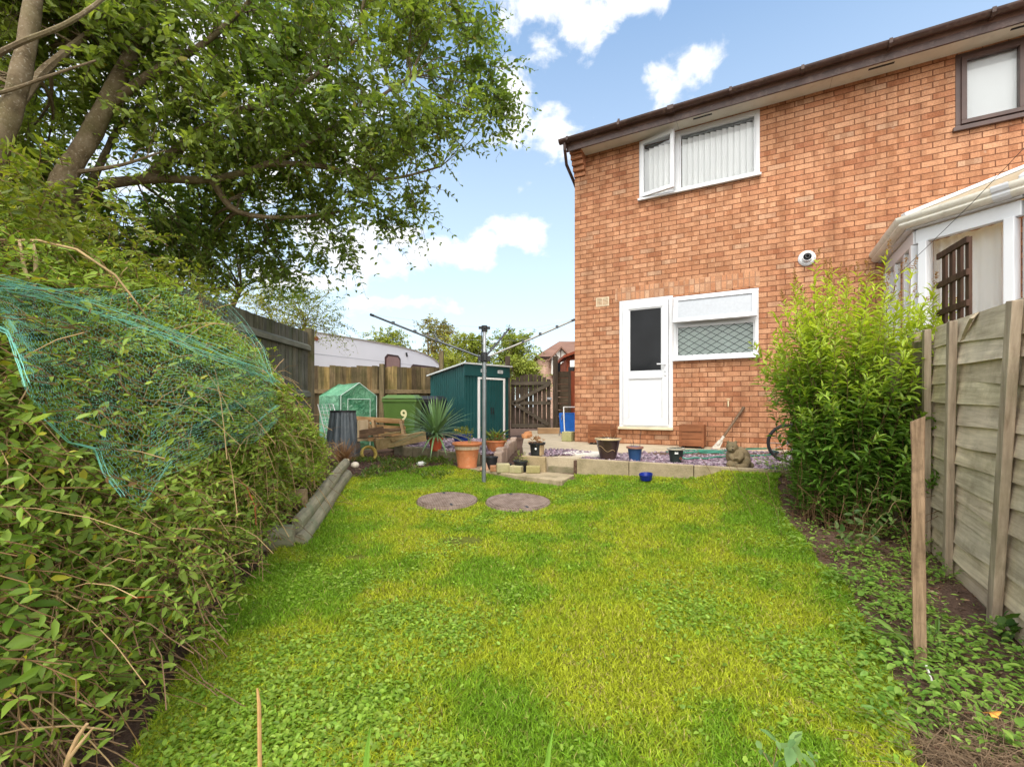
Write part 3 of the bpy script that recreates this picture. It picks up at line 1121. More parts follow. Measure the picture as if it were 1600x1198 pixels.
# air brick, boiler flue, outside tap, lamp on the side wall
m = MB()
au, az_ = .385, 2.745
frame_rect(m, au, au + .225, az_, az_ + .15, .016, -.006, .02)
m.bx(au + .106, au + .119, -.006, .02, az_ + .016, az_ + .134)
for k in range(5):
    m.bx(au + .016, au + .209, -.004, .02, az_ + .022 + k * .023, az_ + .034 + k * .023)
m.build('air_brick', m_plain('cream_plastic', (.62, .50, .34), .6), house)
fp = (3.40, 0, 3.10)
m = MB()
m.lathe([(.0, 0), (.105, 0), (.105, .018), (.085, .035), (.058, .035), (.058, .10), (.05, .10), (.05, .02), (0, .02)], 28)
fl = m.build('flue', UPVC, house, smooth=True)
fl.location = fp
fl.rotation_euler = (R(90), 0, 0)
m = MB()
m.lathe([(0, .021), (.048, .021), (.048, .03), (.026, .04), (.026, .13), (.02, .13), (.02, .06), (0, .06)], 20)
m.build('flue_core', m_plain('flue_grey', (.07, .07, .075), .4, .5), fl, smooth=True)
m = MB()
m.tube([(2.42, 0, 1.13), (2.42, -.05, 1.13), (2.42, -.07, 1.11), (2.42, -.075, 1.05)], .012, 8)
m.box((2.42, -.045, 1.16), (.05, .012, .014))
m.build('tap', m_plain('brass', (.55, .45, .28), .35, .5, .2, 8, .7), house, smooth=True)
m = MB()
m.bx(-.10, -.0035, .02, .14, 1.74, 1.86)
lp = m.build('lamp', WHITE, house, bevel=.01)
MB().bx(-.11, -.03, .015, .145, 1.68, 1.739).build('lamp_shade', BLACK, lp, bevel=.008)

# ------------------------------------------------------------------ the conservatory
CZ = .45
gut = [Vector((4.736, 5.91, 0)), Vector((4.13, 4.79, 0)), Vector((4.49, 3.96, 0)), Vector((5.55, 3.39, 0)), Vector((6.4, 3.30, 0))]
def offset_line(pts, d):
    ns = []
    for a, b in zip(pts[:-1], pts[1:]):
        t = (b - a).normalized()
        ns.append(Vector((-t.y, t.x, 0)))
    out = [pts[0] + ns[0] * d]
    for i in range(1, len(pts) - 1):
        k = (ns[i - 1] + ns[i])
        out.append(pts[i] + k * (d / (1 + ns[i - 1].dot(ns[i]))))
    out.append(pts[-1] + ns[-1] * d)
    return out
frm = offset_line(gut, .15)
cons = thing('conservatory', 'white framed glass conservatory with cream roof beyond the fence', 'conservatory', (gut[1].x, gut[1].y, CZ))
CREL = (gut[1].x, gut[1].y, CZ)
cm, gm, pm, dm = MB(), MB(), MB(), MB()
for i, (a, b) in enumerate(zip(frm[:-1], frm[1:])):
    t = (b - a).normalized()
    Lw = (b - a).length
    z = lambda p, h: Vector((p.x, p.y, h))
    cm.beam(z(a, 2.84), z(b, 2.84), .07, .14)
    cm.beam(z(a, 1.10), z(b, 1.10), .09, .10)
    dm.beam(z(a, .75), z(b, .75), .12, .598)
    ps = .10 if i != 1 else .14
    cm.beam(z(a + t * ps * .5, 1.152), z(a + t * ps * .5, 2.768), ps, .072, (t.x, t.y, 0))
    cm.beam(z(b - t * ps * .5, 1.152), z(b - t * ps * .5, 2.768), ps, .072, (t.x, t.y, 0))
    if i == 0:
        for f in (.36, .68):
            p = a + t * (Lw * f)
            cm.beam(z(p, 1.152), z(p, 2.768), .06, .068, (t.x, t.y, 0))
    gm.beam(z(a + t * ps, 1.96), z(b - t * ps, 1.96), .008, 1.6)
cf = cm.build('frame', UPVC, cons, rel=CREL, bevel=.006)
gm.build('pane', GLASS, cons, rel=CREL)
dm.build('dwarf_wall', UPVC, cons, rel=CREL)
# soffit line and gutter
m = MB()
inner = offset_line(gut, .10)
for a, b in zip(inner[:-1], inner[1:]):
    m.beam((a.x, a.y, 2.95), (b.x, b.y, 2.95), .10, .06)
m.build('eaves_beam', UPVC, cons, rel=CREL)
m = MB()
def sweep(m, pts, prof):
    """profile (outward, up) swept along a mitred polyline"""
    ofs = sorted({p[0] for p in prof})
    lines = {o: offset_line(pts, -o) for o in ofs}
    n = len(prof)
    vs, fs = [], []
    for i in range(len(pts)):
        for o, h in prof:
            q = lines[o][i]
            vs.append((q.x, q.y, h))
    for i in range(len(pts) - 1):
        for k in range(n):
            k2 = (k + 1) % n
            fs.append((i * n + k, i * n + k2, (i + 1) * n + k2, (i + 1) * n + k))
    fs.append(tuple(range(n))[::-1])
    m.add(vs, fs)
sweep(m, inner, [(.055, 2.93), (.085, 2.93), (.11, 2.945), (.125, 2.965), (.118, 2.985), (.14, 3.0), (.15, 3.03), (.15, 3.045), (.138, 3.045), (.13, 3.03), (.10, 2.96), (.055, 2.95)])
cg = m.build('gutter', m_plain('cream_gutter', (.72, .69, .60), .4, .4, .08, 5, dirt=((.3, .27, .2), .35)), cons, smooth=True, rel=CREL)
t = (inner[2] - inner[1]).normalized()
m = MB()
sweep(m, [inner[1] + t * .66, inner[1] + t * .78], [(.05, 2.925), (.088, 2.925), (.114, 2.94), (.130, 2.965), (.123, 2.985), (.145, 3.0), (.156, 3.03), (.156, 3.05), (.05, 3.05)])
m.build('bracket', UPVC, cg, rel=CREL, bevel=.003)
ridge0, ridge1 = Vector((5.62, 4.75, 3.62)), Vector((6.35, 5.95, 3.62))
out = offset_line(gut, .02)
P = [Vector((p.x, p.y, 3.03)) for p in out]
m = MB()
th = Vector((0, 0, .025))
def sheet(vs):
    n = len(vs)
    m.add([Vector(v) for v in vs] + [Vector(v) + th for v in vs], [tuple(range(n))[::-1], tuple(range(n, 2 * n))] + [(i, (i + 1) % n, (i + 1) % n + n, i + n) for i in range(n)])
wallj = H(4.2 + 1.9, -.01, 3.62)
sheet([P[1], ridge0, wallj, P[0]])
sheet([P[2], ridge0, P[1]])
sheet([P[3], ridge0, P[2]])
sheet([P[4], Vector((7.3, 4.3, 3.62)), ridge0, P[3]])
pcm = m_leaf('polycarbonate', .6, .35, .5, (1, .95, .85))
rf = m.build('roof', pcm, cons, rel=CREL)
for q_ in rf.data.color_attributes['Col'].data:
    q_.color = (.80, .72, .56, 1)
m = MB()
for a in (P[1], P[2], P[3]):
    m.beam(a + Vector((0, 0, .045)), ridge0 + Vector((0, 0, .045)), .06, .04)
for f in (.45,):
    a = P[1].lerp(P[0], f)
    m.beam(a + Vector((0, 0, .045)), ridge0.lerp(wallj, f) + Vector((0, 0, .045)), .04, .04)
m.beam(P[1] + Vector((0, 0, .02)), P[2] + Vector((0, 0, .02)), .03, .03)
m.build('glazing_bar', UPVC, rf, rel=CREL, bevel=.008)
# open top vent at the right
m = MB()
a, b = frm[2], frm[3]
t = (b - a).normalized()
nrm_ = Vector((t.y, -t.x, 0))
so_ = Vector((a.x, a.y, 2.76)) + t * .06 + nrm_ * .05
dn = (Vector((0, 0, -1)) * math.cos(R(32)) + nrm_ * math.sin(R(32)))
for k0, k1, q0, q1 in ((0, .07, 0, .36), (.53, .6, 0, .36), (.07, .53, 0, .06), (.07, .53, .30, .36)):
    c0 = so_ + t * ((k0 + k1) / 2) + dn * q0
    c1 = so_ + t * ((k0 + k1) / 2) + dn * q1
    m.beam(c0, c1, k1 - k0, .045, nrm_)
vs_ = m.build('vent_sash', UPVC, cons, rel=CREL, bevel=.005)
m = MB()
m.beam(so_ + t * .3 + dn * .06, so_ + t * .3 + dn * .30, .46, .008, nrm_)
m.build('vent_pane', GLASS, vs_, rel=CREL)
# net curtains inside
def curtain(a, b, z0, z1, label):
    a, b = Vector(a), Vector(b)
    t = (b - a)
    L = t.length
    t.normalize()
    nn = Vector((-t.y, t.x, 0))
    n = int(L / .012)
    vs, fs = [], []
    for i in range(n + 1):
        s_ = i / n * L
        for z_, k in ((z0, 1.2), ((z0 + z1) / 2, 1.0), (z1, .6)):
            wv = .022 * k * math.sin(s_ * 62 + 1.3 * math.sin(s_ * 9)) + .01 * math.sin(s_ * 23)
            p = a + t * s_ + nn * wv
            vs.append((p.x, p.y, z_))
    for i in range(n):
        for j in (0, 1):
            fs.append((i * 3 + j, i * 3 + 3 + j, i * 3 + 4 + j, i * 3 + 1 + j))
    m = MB().add([Vector(v) - a for v in vs], fs)
    o = m.build('net_curtain', CURT, None, smooth=True)
    o.location = a
    sd = o.modifiers.new('thickness', 'SOLIDIFY')
    sd.thickness = .002
    return tag(o, label, 'curtain', 'net curtains in the conservatory')
CURT = m_leaf('net_fabric', .45, .9, .1, (1, 1, 1))
inn = offset_line(gut, .30)
a, b = inn[1], inn[2]
d = (b - a).normalized()
curtain(a + d * .0, a + d * .56, 1.12, 2.80, 'white net curtain behind the trellis, left one in the conservatory')
curtain(a + d * .60, b - d * .02, 1.12, 2.80, 'narrow white net curtain by the white corner post of the conservatory')
# ------------------------------------------------------------------ fences, gate, shed, caravan, far house
FENCE_GREY = m_wood('weathered_fence_board', (.43, .345, .255), (.82, .70, .55), 'x', .8, .85, ((.24, .19, .115), .5), .5)
BATTEN = m_wood('weathered_batten', (.22, .16, .11), (.52, .42, .31), 'z', .8, .85, ((.13, .13, .05), .3), .5)
POST_GREEN = m_wood('mossy_post', (.10, .085, .05), (.24, .20, .125), 'z', .6, .9, ((.085, .105, .02), .8))
DARKFENCE = m_wood('dark_green_fence', (.065, .072, .052), (.19, .19, .14), 'z', .7, .85, ((.05, .065, .03), .5))
BACKFENCE = m_wood('back_fence_board', (.055, .042, .02), (.23, .175, .095), 'z', .6, .85, ((.06, .062, .02), .6))
FD = Vector((.4742, .8804, 0))
FN = Vector((-.8804, .4742, 0))
F0 = Vector((2.56, 2.58, 0))
FANG = math.atan2(FD.y, FD.x)
def waney(label, s0, s1, zb, ztop, rngs, battens, broken=False):
    """waney lap panel; local x runs along the fence, y towards the garden"""
    base = F0 + FD * s0
    root = thing('lap_fence', label, 'fence', (base.x, base.y, zb), FANG)
    if broken:
        root.rotation_euler = (0, R(-2.2), FANG)
    L = s1 - s0
    Ht = ztop - zb
    rr = random.Random(rngs)
    nb = 13
    ex = Ht / nb
    for k in range(nb):
        zl = k * ex + .0
        tone = rr.uniform(.78, 1.15)
        colr = (tone, tone * rr.uniform(.95, 1.0), tone * rr.uniform(.88, .98))
        amp, phs, fr = rr.uniform(.004, .016), rr.uniform(0, 6), rr.uniform(1.4, 3.2)
        sag = rr.uniform(-.02, .02)
        hb = ex + .035
        n = 26
        segs = [(0, L)]
        if broken and k == nb - 1:
            segs = [(0, 1.51), (1.33, L)]
        for a, b in segs:
            vs, fs = [], []
            for i in range(n + 1):
                x = a + (b - a) * i / n
                low = amp * math.sin(x * fr * 2 + phs) + sag * (x / L - .5)
                bow = .008 * math.sin(x * 3.1 + phs * 2) + .004 * math.sin(x * 9 + k)
                top_ = zl + hb
                if broken and k == nb - 1 and a > 0:
                    low += .115 * max(0, 1 - (x - a) / .17) ** .7
                    bow += .02 * max(0, 1 - (x - a) / .15)
                if broken and k == nb - 1 and a == 0:
                    top_ -= .115 * max(0, 1 - (b - x) / .17) ** 1.3
                # bottom edge stands proud of the board below
                vs += [(x, .016 + bow + .004, zl + low), (x, .003 + bow * .4, top_), (x, -.004 + bow * .4, top_), (x, .004 + bow, zl + low)]
            for i in range(n):
                q_, w_ = i * 4, i * 4 + 4
                fs += [(q_ + j, q_ + (j + 1) % 4, w_ + (j + 1) % 4, w_ + j) for j in range(4)]
            fs += [(3, 2, 1, 0), tuple(n * 4 + j for j in range(4))]
            m = MB().add(vs, fs, colr)
            o = m.build('slat', FENCE_GREY, root)
    for x, lean, w_ in battens:
        m = MB()
        m.beam((x, .042, -.02), (x + lean, .046, Ht + .02), w_, .036, (0, 1, 0), (rr.uniform(.85, 1.1),) * 3)
        m.beam((x + .005, -.03, 0), (x + lean + .005, -.03, Ht), .035, .03, (0, 1, 0))
        m.build('batten', BATTEN, root, bevel=.003)
    gb = MB().bx(0, L, -.012, .012, -.16, -.004)
    gb.build('gravel_board', m_wood('gravel_board', (.11, .085, .06), (.26, .21, .14), 'x', .6, .9, ((.08, .09, .03), .4)), root)
    return root
waney('bleached wavy lap fence panel with broken top board, nearest the camera on the right', -1.55, .44, .0, 1.455, 4,
      [(1.965, .025, .05), (1.59, -.03, .046), (1.01, -.15, .058), (.3, -.04, .05)], True)
waney('weathered lap fence panel behind the yellow-green bush', .56, 2.35, .12, 1.54, 9, [(.03, 0, .046), (.9, 0, .046), (1.75, 0, .046)])
def post(label, p, w_, h, mat, lean=(0, 0), z0=-.1, cap=True, grp=None):
    m = MB()
    m.beam((0, 0, z0), (lean[0], lean[1], h), w_, w_, (0, 1, 0))
    o = m.build('fence_post', mat, None, bevel=.006)
    o.location = p
    return tag(o, label, 'fence post', grp)
pp = F0 + FD * .50
post('green mossy fence post between the two lap panels on the right', (pp.x - .01, pp.y, .05), .085, 1.44, POST_GREEN, (.0, .02))
pp = F0 + FD * .62 + FN * .15
post('old green stained post leaning behind the bush, left of the lap fence', (pp.x, pp.y, .05), .075, 1.38, POST_GREEN, (-.02, .02))
# wooden stake in the border
m = MB()
n_ = 22
vs, fs = [], []
for i in range(n_ + 1):
    z_ = -.05 + 1.035 * i / n_
    wx_, wy_ = .0205 * (1 + .20 * (vnoise(z_ * 6, 1.5) - .5)), .018 * (1 + .25 * (vnoise(z_ * 7, 8.5) - .5))
    ox_, oy_ = .010 * (vnoise(z_ * 2.2, 4.2) - .5) - .010 * z_, .010 * (vnoise(z_ * 2.2, 9.2) - .5)
    for q_, (sx_, sy_) in enumerate(((-1, -.8), (-.85, -1), (.85, -1), (1, -.8), (1, .8), (.85, 1), (-.85, 1), (-1, .8))):
        k_ = 1 + .14 * (vnoise(z_ * 11, q_ * 3.3) - .5)
        vs.append((ox_ + sx_ * wx_ * k_, oy_ + sy_ * wy_ * k_, z_ + (.012 * sx_ if i == n_ else 0)))
for i in range(n_):
    for q_ in range(8):
        fs.append((i * 8 + q_, i * 8 + (q_ + 1) % 8, i * 8 + 8 + (q_ + 1) % 8, i * 8 + 8 + q_))
fs += [tuple(range(8))[::-1], tuple(n_ * 8 + q_ for q_ in range(8))]
m.add(vs, fs)
o = m.build('wooden_stake', m_wood('stake_wood', (.14, .088, .05), (.40, .275, .17), 'z', 1.6, .85, ((.075, .045, .028), .9), .8), None)
o.rotation_euler = (0, 0, R(-42))
o.location = (1.632, 1.80, .015)
tag(o, 'slim brown wooden stake standing in the right border before the lap fence', 'stake')
# trellis behind the fence
tr = thing('trellis', 'dark brown wooden trellis panel rising behind the right fence', 'trellis', (2.835, 2.80, .1), math.atan2(.93, .36))
TRW = m_wood('trellis_wood', (.035, .018, .012), (.115, .062, .042), 'z', .8, .8, ((.09, .06, .035), .5))
for k in range(4):
    MB().bx(-.02 + k * .092, .022 + k * .092, -.009, .009, .0, 2.0).build('slat', TRW, tr, bevel=.002)
for z_ in (1.98, 1.78, 1.59, 1.40, 1.2):
    MB().bx(-.03, .33, .0095, .026, z_ - .02, z_ + .02).build('rail', TRW, tr, bevel=.002)
# thin cable crossing in front of the conservatory
pts = [W(1400, 432, 4.2), W(1441, 393, 4.0), W(1520, 316, 3.62), W(1592, 240, 3.3), W(1660, 168, 3.1)]
b0 = pts[0]
m = MB().tube([p - b0 for p in pts], .0022, 6)
o = m.build('cable', BLACK, None)
o.location = b0
tag(o, 'thin dark cable slanting up in front of the conservatory', 'cable')

def boards(m, a, b, z0, z1fn, w_, th, rr, lean=.006, tone=(.7, 1.2), gap=0.0, face=-1, tint=None):
    """vertical boards from a to b, each turned a little like feather edge"""
    a, b = Vector(a), Vector(b)
    t = (b - a)
    L = t.length
    t.normalize()
    nn = Vector((-t.y, t.x, 0)) * face
    n = int(L / w_)
    for k in range(n):
        p = a + t * ((k + .5) * L / n)
        c = rr.uniform(*tone)
        cc = (c, c * rr.uniform(.92, 1.03), c * rr.uniform(.85, 1.05))
        if tint and rr.random() < tint[0]:
            cc = tuple(x * y for x, y in zip(cc, tint[1]))
        ang = math.atan2(t.y, t.x) + .09
        rot = Matrix.Rotation(ang, 3, 'Z')
        zt_ = z1fn((k + .5) / n) + rr.uniform(-lean, lean)
        ww = L / n * (1.10 if gap == 0 else 1 - gap)
        m.box((p.x + nn.x * .004 * (k % 2), p.y + nn.y * .004 * (k % 2), (z0 + zt_) / 2), (ww, th, zt_ - z0), rot, cc)
    return m
# left boundary fence, dark green feather edge, rails towards the garden
FX = -3.16
rr = random.Random(5)
lf = thing('fence', 'tall dark green board fence behind the netting on the left', 'fence', (FX, 4.0, .1), 0)
m = boards(MB(), (0, -3.4, 0), (0, 2.96, 0), 0, lambda f: 2.07 + .02 * f, .095, .016, rr, .004, (.85, 1.15))
m.build('board_panel', DARKFENCE, lf)
for z_ in (.45, 1.15, 1.86):
    m = MB()
    m.extrude([(.012, -.05), (.012, .05), (.062, .012), (.062, -.05)], (0, -3.4, z_), (1, 0, 0), (0, 0, 1), (0, 6.36, 0))
    m.build('rail', m_wood('fence_rail', (.10, .105, .08), (.26, .26, .2), 'y', .7, .85, ((.10, .11, .06), .4)), lf)
post('mossy green corner post where the tall dark fence ends', (-3.155, 7.03, .1), .11, 2.16, POST_GREEN)
post('dark fence post half way along the tall green fence', (-3.20, 4.55, .1), .09, 2.02, DARKFENCE)
# back fence
A, B = Vector((-4.2, 9.25, 0)), Vector((-1.70, 10.53, 0))
bf = thing('fence', 'weathered brown board fence behind the bins and the caravan in front', 'fence', (A.x, A.y, .2), 0)
bf['label'] = 'weathered brown board fence between the wheelie bins and the white caravan'
t = B - A
m = boards(MB(), (0, 0, 0), t, 0, lambda f: 1.69 + .07 * f + .01 * math.sin(f * 40), .105, .018, rr, .018, (.55, 1.25), tint=(.3, (1.7, 1.55, 1.25)))
m.build('board_panel', BACKFENCE, bf)
tn = t.normalized()
nf = Vector((tn.y, -tn.x, 0))
for z_ in (.35, 1.16):
    MB().beam(nf * .035 + Vector((0, 0, z_)), t + nf * .035 + Vector((0, 0, z_ + .04)), .045, .085).build('rail', m_wood('back_rail', (.10, .07, .035), (.30, .22, .12), 'x', .7, .85), bf)
for f, h, lab in ((.53, 1.78, 'dark post in the middle of the brown back fence'), (1.01, 2.14, 'tall thin post at the corner of the green shed and back fence')):
    p = A + t * f + nf * .08
    post(lab, (p.x, p.y, .2), .10, h - .0, BACKFENCE)
B2, G0 = Vector((-1.62, 10.58, 0)), Vector((-.12, 11.36, 0))
bf2 = thing('fence', 'short run of dark board fence behind the green metal shed', 'fence', (B2.x, B2.y, .2), 0)
boards(MB(), (0, 0, 0), G0 - B2, 0, lambda f: 1.55, .105, .018, rr, .01, (.7, 1.1)).build('board_panel', DARKFENCE, bf2)
MB().beam(nf * .035 + Vector((0, 0, 1.1)), (G0 - B2) + nf * .035 + Vector((0, 0, 1.1)), .045, .085).build('rail', DARKFENCE, bf2)
# gate
GATE = m_wood('gate_wood', (.028, .022, .017), (.115, .085, .06), 'z', .7, .85)
GATER = m_wood('gate_rail_wood', (.045, .038, .03), (.16, .13, .095), 'x', .7, .85)
ga = thing('garden_gate', 'dark arched wooden board gate with crossed Z brace beside the house', 'gate', (-.03, 11.5, .44), 0)
m = MB()
n = 9
wg = 1.02
for k in range(n):
    x = (k + .5) * wg / n
    f = (k + .5) / n
    zt_ = 1.28 + .16 * math.sin(PI * f) - .0
    c = rr.uniform(.75, 1.2)
    m.bx(x - .048, x + .048, .0, .018, .05, zt_, (c, c, c))
m.build('board_panel', GATE, ga)
for z_ in (.12, .70, 1.20):
    MB().bx(.0, wg, -.03, -.001, z_ - .045, z_ + .045).build('rail', GATER, ga, bevel=.003)
MB().beam((.06, -.045, .70), (wg - .06, -.045, 1.17), .028, .085, (0, 0, 1)).build('brace', GATER, ga, bevel=.003)
MB().beam((.06, -.045, .70), (wg - .06, -.045, .15), .028, .085, (0, 0, 1)).build('brace', GATER, ga, bevel=.003)
m = MB().bx(wg - .1, wg + .02, -.06, -.03, .78, .84)
m.build('latch', METAL, ga, bevel=.004)
post('dark tall gate post beside the green shed', (-.11, 11.42, .4), .13, 1.92, GATE)
post('dark gate post on the latch side of the arched gate', (1.10, 11.45, .4), .12, 1.92, GATE)
sp = thing('slatted_fence', 'narrow dark board panel with gaps between gate and red shed', 'fence', (1.17, 11.6, .42), 0)
m = MB()
for k in range(9):
    c = rr.uniform(.8, 1.1)
    m.bx(0, .28, 0, .02, .05 + k * .165, .05 + k * .165 + .158, (c, c, c))
m.build('slat', m_wood('panel_wood', (.05, .038, .025), (.16, .12, .08), 'x', .7, .85), sp)
MB().bx(-.03, .0, -.03, .03, 0, 1.62).build('batten', GATE, sp)
MB().bx(.28, .34, -.03, .03, 0, 1.65).build('batten', GATE, sp)

# red stained timber shed at the side of the house
RED = m_wood('red_stain', (.21, .048, .022), (.36, .095, .045), 'z', .5, .7)
rs = thing('timber_shed', 'red stained timber shed glimpsed between gate and house corner', 'shed', (1.46, 12.1, .42), 0)
m = MB()
for k in range(10):
    m.bx(.0 + k * .14, .135 + k * .14, 0, .02, 0, 1.95 + k * .05)
m.bx(.0, 1.4, .02, 1.5, 0, 1.9)
m.build('wall', RED, rs)
MB().add([(-.1, -.15, 1.92), (1.5, -.15, 2.50), (1.5, 1.6, 2.50), (-.1, 1.6, 1.92), (-.1, -.15, 1.99), (1.5, -.15, 2.57), (1.5, 1.6, 2.57), (-.1, 1.6, 1.99)],
         [(3, 2, 1, 0), (4, 5, 6, 7), (0, 1, 5, 4), (1, 2, 6, 5), (2, 3, 7, 6), (3, 0, 4, 7)]).build('roof', RED, rs)

# ------------------------------------------------------------------ green metal shed
TEAL = m_plain('teal_metal', (.009, .066, .066), .38, .5, .12, 4)
TRIM = m_plain('grey_trim', (.55, .58, .58), .4, .5, .08, 4)
SC = Vector((-.957, 9.0, .27))
sa_ = math.atan2(.68, .73)
sh = thing('garden_shed', 'dark teal metal garden shed with white framed sliding doors', 'shed', SC, math.atan2(.683, .73))
# local x: along the door front; local y: to the back (up-left in the picture)
SW, SD, ZF, ZB = 1.20, 1.22, 1.60, 1.44
rib = .075
def ribbed(m, x0, x1, zfn, o, a, nrm2, z0=0.0):
    n = max(2, int((x1 - x0) / rib))
    pts = []
    for k in range(n + 1):
        x = x0 + (x1 - x0) * k / n
        if k < n:
            st = (x1 - x0) / n
            pts += [(x, 0), (x + st * .72, 0), (x + st * .78, -.012), (x + st * .94, -.012)]
        else:
            pts.append((x, 0))
    vs, fs = [], []
    o, a, nrm2 = Vector(o), Vector(a), Vector(nrm2)
    for x, d in pts:
        p = o + a * x + nrm2 * d
        vs += [p + Vector((0, 0, z0)), p + Vector((0, 0, zfn(x)))]
    for i in range(len(pts) - 1):
        fs.append((2 * i, 2 * i + 2, 2 * i + 3, 2 * i + 1))
    m.add(vs, fs)
m = MB()
ribbed(m, 0, SD, lambda x: ZF - (ZF - ZB) * x / SD, (0, 0, 0), (0, 1, 0), (-1, 0, 0))
ribbed(m, 0, SW, lambda x: ZF, (0, 0, 0), (1, 0, 0), (0, -1, 0))
ribbed(m, 0, SD, lambda x: ZF - (ZF - ZB) * x / SD, (SW, 0, 0), (0, 1, 0), (1, 0, 0))
ribbed(m, 0, SW, lambda x: ZB, (0, SD, 0), (1, 0, 0), (0, 1, 0))
m.build('wall', TEAL, sh)
m = MB()
m.add([(-.06, -.07, ZF + .03), (SW + .06, -.07, ZF + .03), (SW + .06, SD + .06, ZB + .0), (-.06, SD + .06, ZB), (-.06, -.07, ZF + .06), (SW + .06, -.07, ZF + .06), (SW + .06, SD + .06, ZB + .03), (-.06, SD + .06, ZB + .03)],
      [(3, 2, 1, 0), (4, 5, 6, 7), (0, 1, 5, 4), (1, 2, 6, 5), (2, 3, 7, 6), (3, 0, 4, 7)])
m.build('roof', TRIM, sh)
MB().bx(-.015, SW + .015, -.035, -.014, ZF - .20, ZF + .029).build('fascia', TEAL, sh)
dx0, dx1, dz1 = .38, 1.02, 1.34
m = MB()
m.bx(dx0 - .05, dx0, -.045, -.014, .0, dz1 + .04)
m.bx(dx1, dx1 + .05, -.045, -.014, .0, dz1 + .04)
m.bx(dx0, dx1, -.045, -.014, dz1, dz1 + .04)
m.bx(dx0, dx1, -.045, -.014, 0, .03)
m.build('door_frame', WHITE, sh, bevel=.004)
for i, (a, b) in enumerate(((dx0, .70), (.70, dx1))):
    m = MB()
    ribbed(m, a, b, lambda x: dz1, (0, -.03, 0), (1, 0, 0), (0, -1, 0), .03)
    d_ = m.build('door', TEAL, sh)
    hx = .67 if i == 0 else .73
    MB().bx(hx - .01, hx + .01, -.06, -.042, .62, .76).build('handle', BLACK, d_, bevel=.003)
for x in (.40, .86):
    m = MB()
    frame_rect(m, x, x + .14, ZF - .12, ZF - .05, .012, -.046, -.036)
    for k in range(6):
        m.bx(x + .014 + k * .02, x + .024 + k * .02, -.045, -.036, ZF - .108, ZF - .062)
    m.build('vent', TRIM, sh)

# ------------------------------------------------------------------ caravan behind the fence
CD = Vector((.50, .866, 0)).normalized()
ca0 = Vector((-5.35, 10.2, .25))
cv = thing('caravan', 'white touring caravan parked behind the brown back fence', 'caravan', ca0, math.atan2(CD.y, CD.x))
prof = [(-.9, .45), (-.9, 2.60), (-.6, 2.64), (1.2, 2.635), (3.0, 2.63), (3.9, 2.61), (4.6, 2.565), (5.1, 2.49), (5.5, 2.39), (5.8, 2.22), (6.0, 1.95), (6.1, 1.5), (6.1, .6), (5.8, .45)]
m = MB().extrude(prof, (0, 0, 0), (1, 0, 0), (0, 0, 1), (0, 2.1, 0))
m.build('body', m_plain('caravan_white', (.74, .74, .78), .35, .4, .03, 2), cv, smooth=True, bevel=.03)
m = MB()
top = [p for p in prof[1:10]]
for a, b in zip(top[:-1], top[1:]):
    m.beam((a[0], -.012, a[1] - .008), (b[0], -.012, b[1] - .008), .022, .032, (0, 0, 1))
m.build('trim', m_plain('caravan_trim', (.34, .30, .24), .5, .4, .1, 3), cv)
MB().bx(-.9, 6.0, -.004, .02, 2.09, 2.10).build('seam', m_plain('seam_grey', (.40, .42, .46)), cv)
def octa(x0, x1, z0, z1, c):
    return [(x0 + c, z0), (x1 - c, z0), (x1, z0 + c), (x1, z1 - c), (x1 - c, z1), (x0 + c, z1), (x0, z1 - c), (x0, z0 + c)]
WB = m_plain('window_rubber', (.05, .022, .02), .5)
WP = m_plain('window_curtain', (.26, .145, .125), .25, .5, .1, 3)
wnd = MB().extrude(octa(3.32, 3.95, 1.5, 2.33, .1), (0, -.02, 0), (1, 0, 0), (0, 0, 1), (0, .03, 0)).build('window', WB, cv)
MB().extrude(octa(3.37, 3.90, 1.55, 2.27, .08), (0, -.028, 0), (1, 0, 0), (0, 0, 1), (0, .007, 0)).build('pane', WP, wnd)
wnd = MB().extrude(octa(4.4, 5.7, 1.3, 2.12, .1), (0, -.02, 0), (1, 0, 0), (0, 0, 1), (0, .03, 0)).build('window', WB, cv)
MB().extrude(octa(4.45, 5.65, 1.35, 2.06, .08), (0, -.028, 0), (1, 0, 0), (0, 0, 1), (0, .007, 0)).build('pane', WP, wnd)
m = MB().tube([(1.05, -.03, 2.47), (1.05, .0, 2.47)], .055, 14)
m.build('lamp', m_plain('amber_lamp', (.30, .09, .05), .3), cv)
MB().beam((4.19, -.02, 2.45), (4.23, -.02, 2.33), .03, .04).build('handle', BLACK, cv)
for x in (1.8, 2.5):
    MB().lathe([(0, -.1), (.28, -.1), (.32, -.06), (.32, .06), (.28, .1), (0, .1)], 20).build('wheel', BLACK, cv).matrix_local = Matrix.Translation((x, .12, .32)) @ Matrix.Rotation(R(90), 4, 'X')

# ------------------------------------------------------------------ house far behind
fh = thing('far_house', 'distant brick house with brown hipped roof and half timbered gable', 'house', (1.75, 30, .26), 0)
fb = m_brick('far_brick', [(0, (.40, .23, .17)), (.5, (.52, .33, .25)), (1, (.56, .38, .28))], (.5, .4, .33))
MB().bx(0, 9, 0, 7, 0, 4.15).build('wall', fb, fh)
rt = m_plain('far_roof_tile', (.19, .105, .075), .85, .2, .2, 1.5, bump=.3)
m = MB()
e = -.25
m.add([(e, e, 4.08), (9.3, e, 4.08), (9.3, 7.3, 4.08), (e, 7.3, 4.08), (1.75, 3.5, 5.62), (9.3, 3.5, 5.62)], [(3, 2, 1, 0), (0, 1, 5, 4), (1, 2, 5), (2, 3, 4, 5), (3, 0, 4)])
m.build('roof', rt, fh)
g = MB().bx(.85, 1.9, -.35, .0, 2.9, 3.95)
g.add([(.75, -.36, 3.86), (2.15, -.36, 3.86), (1.45, -.36, 4.58)], [(0, 1, 2)])
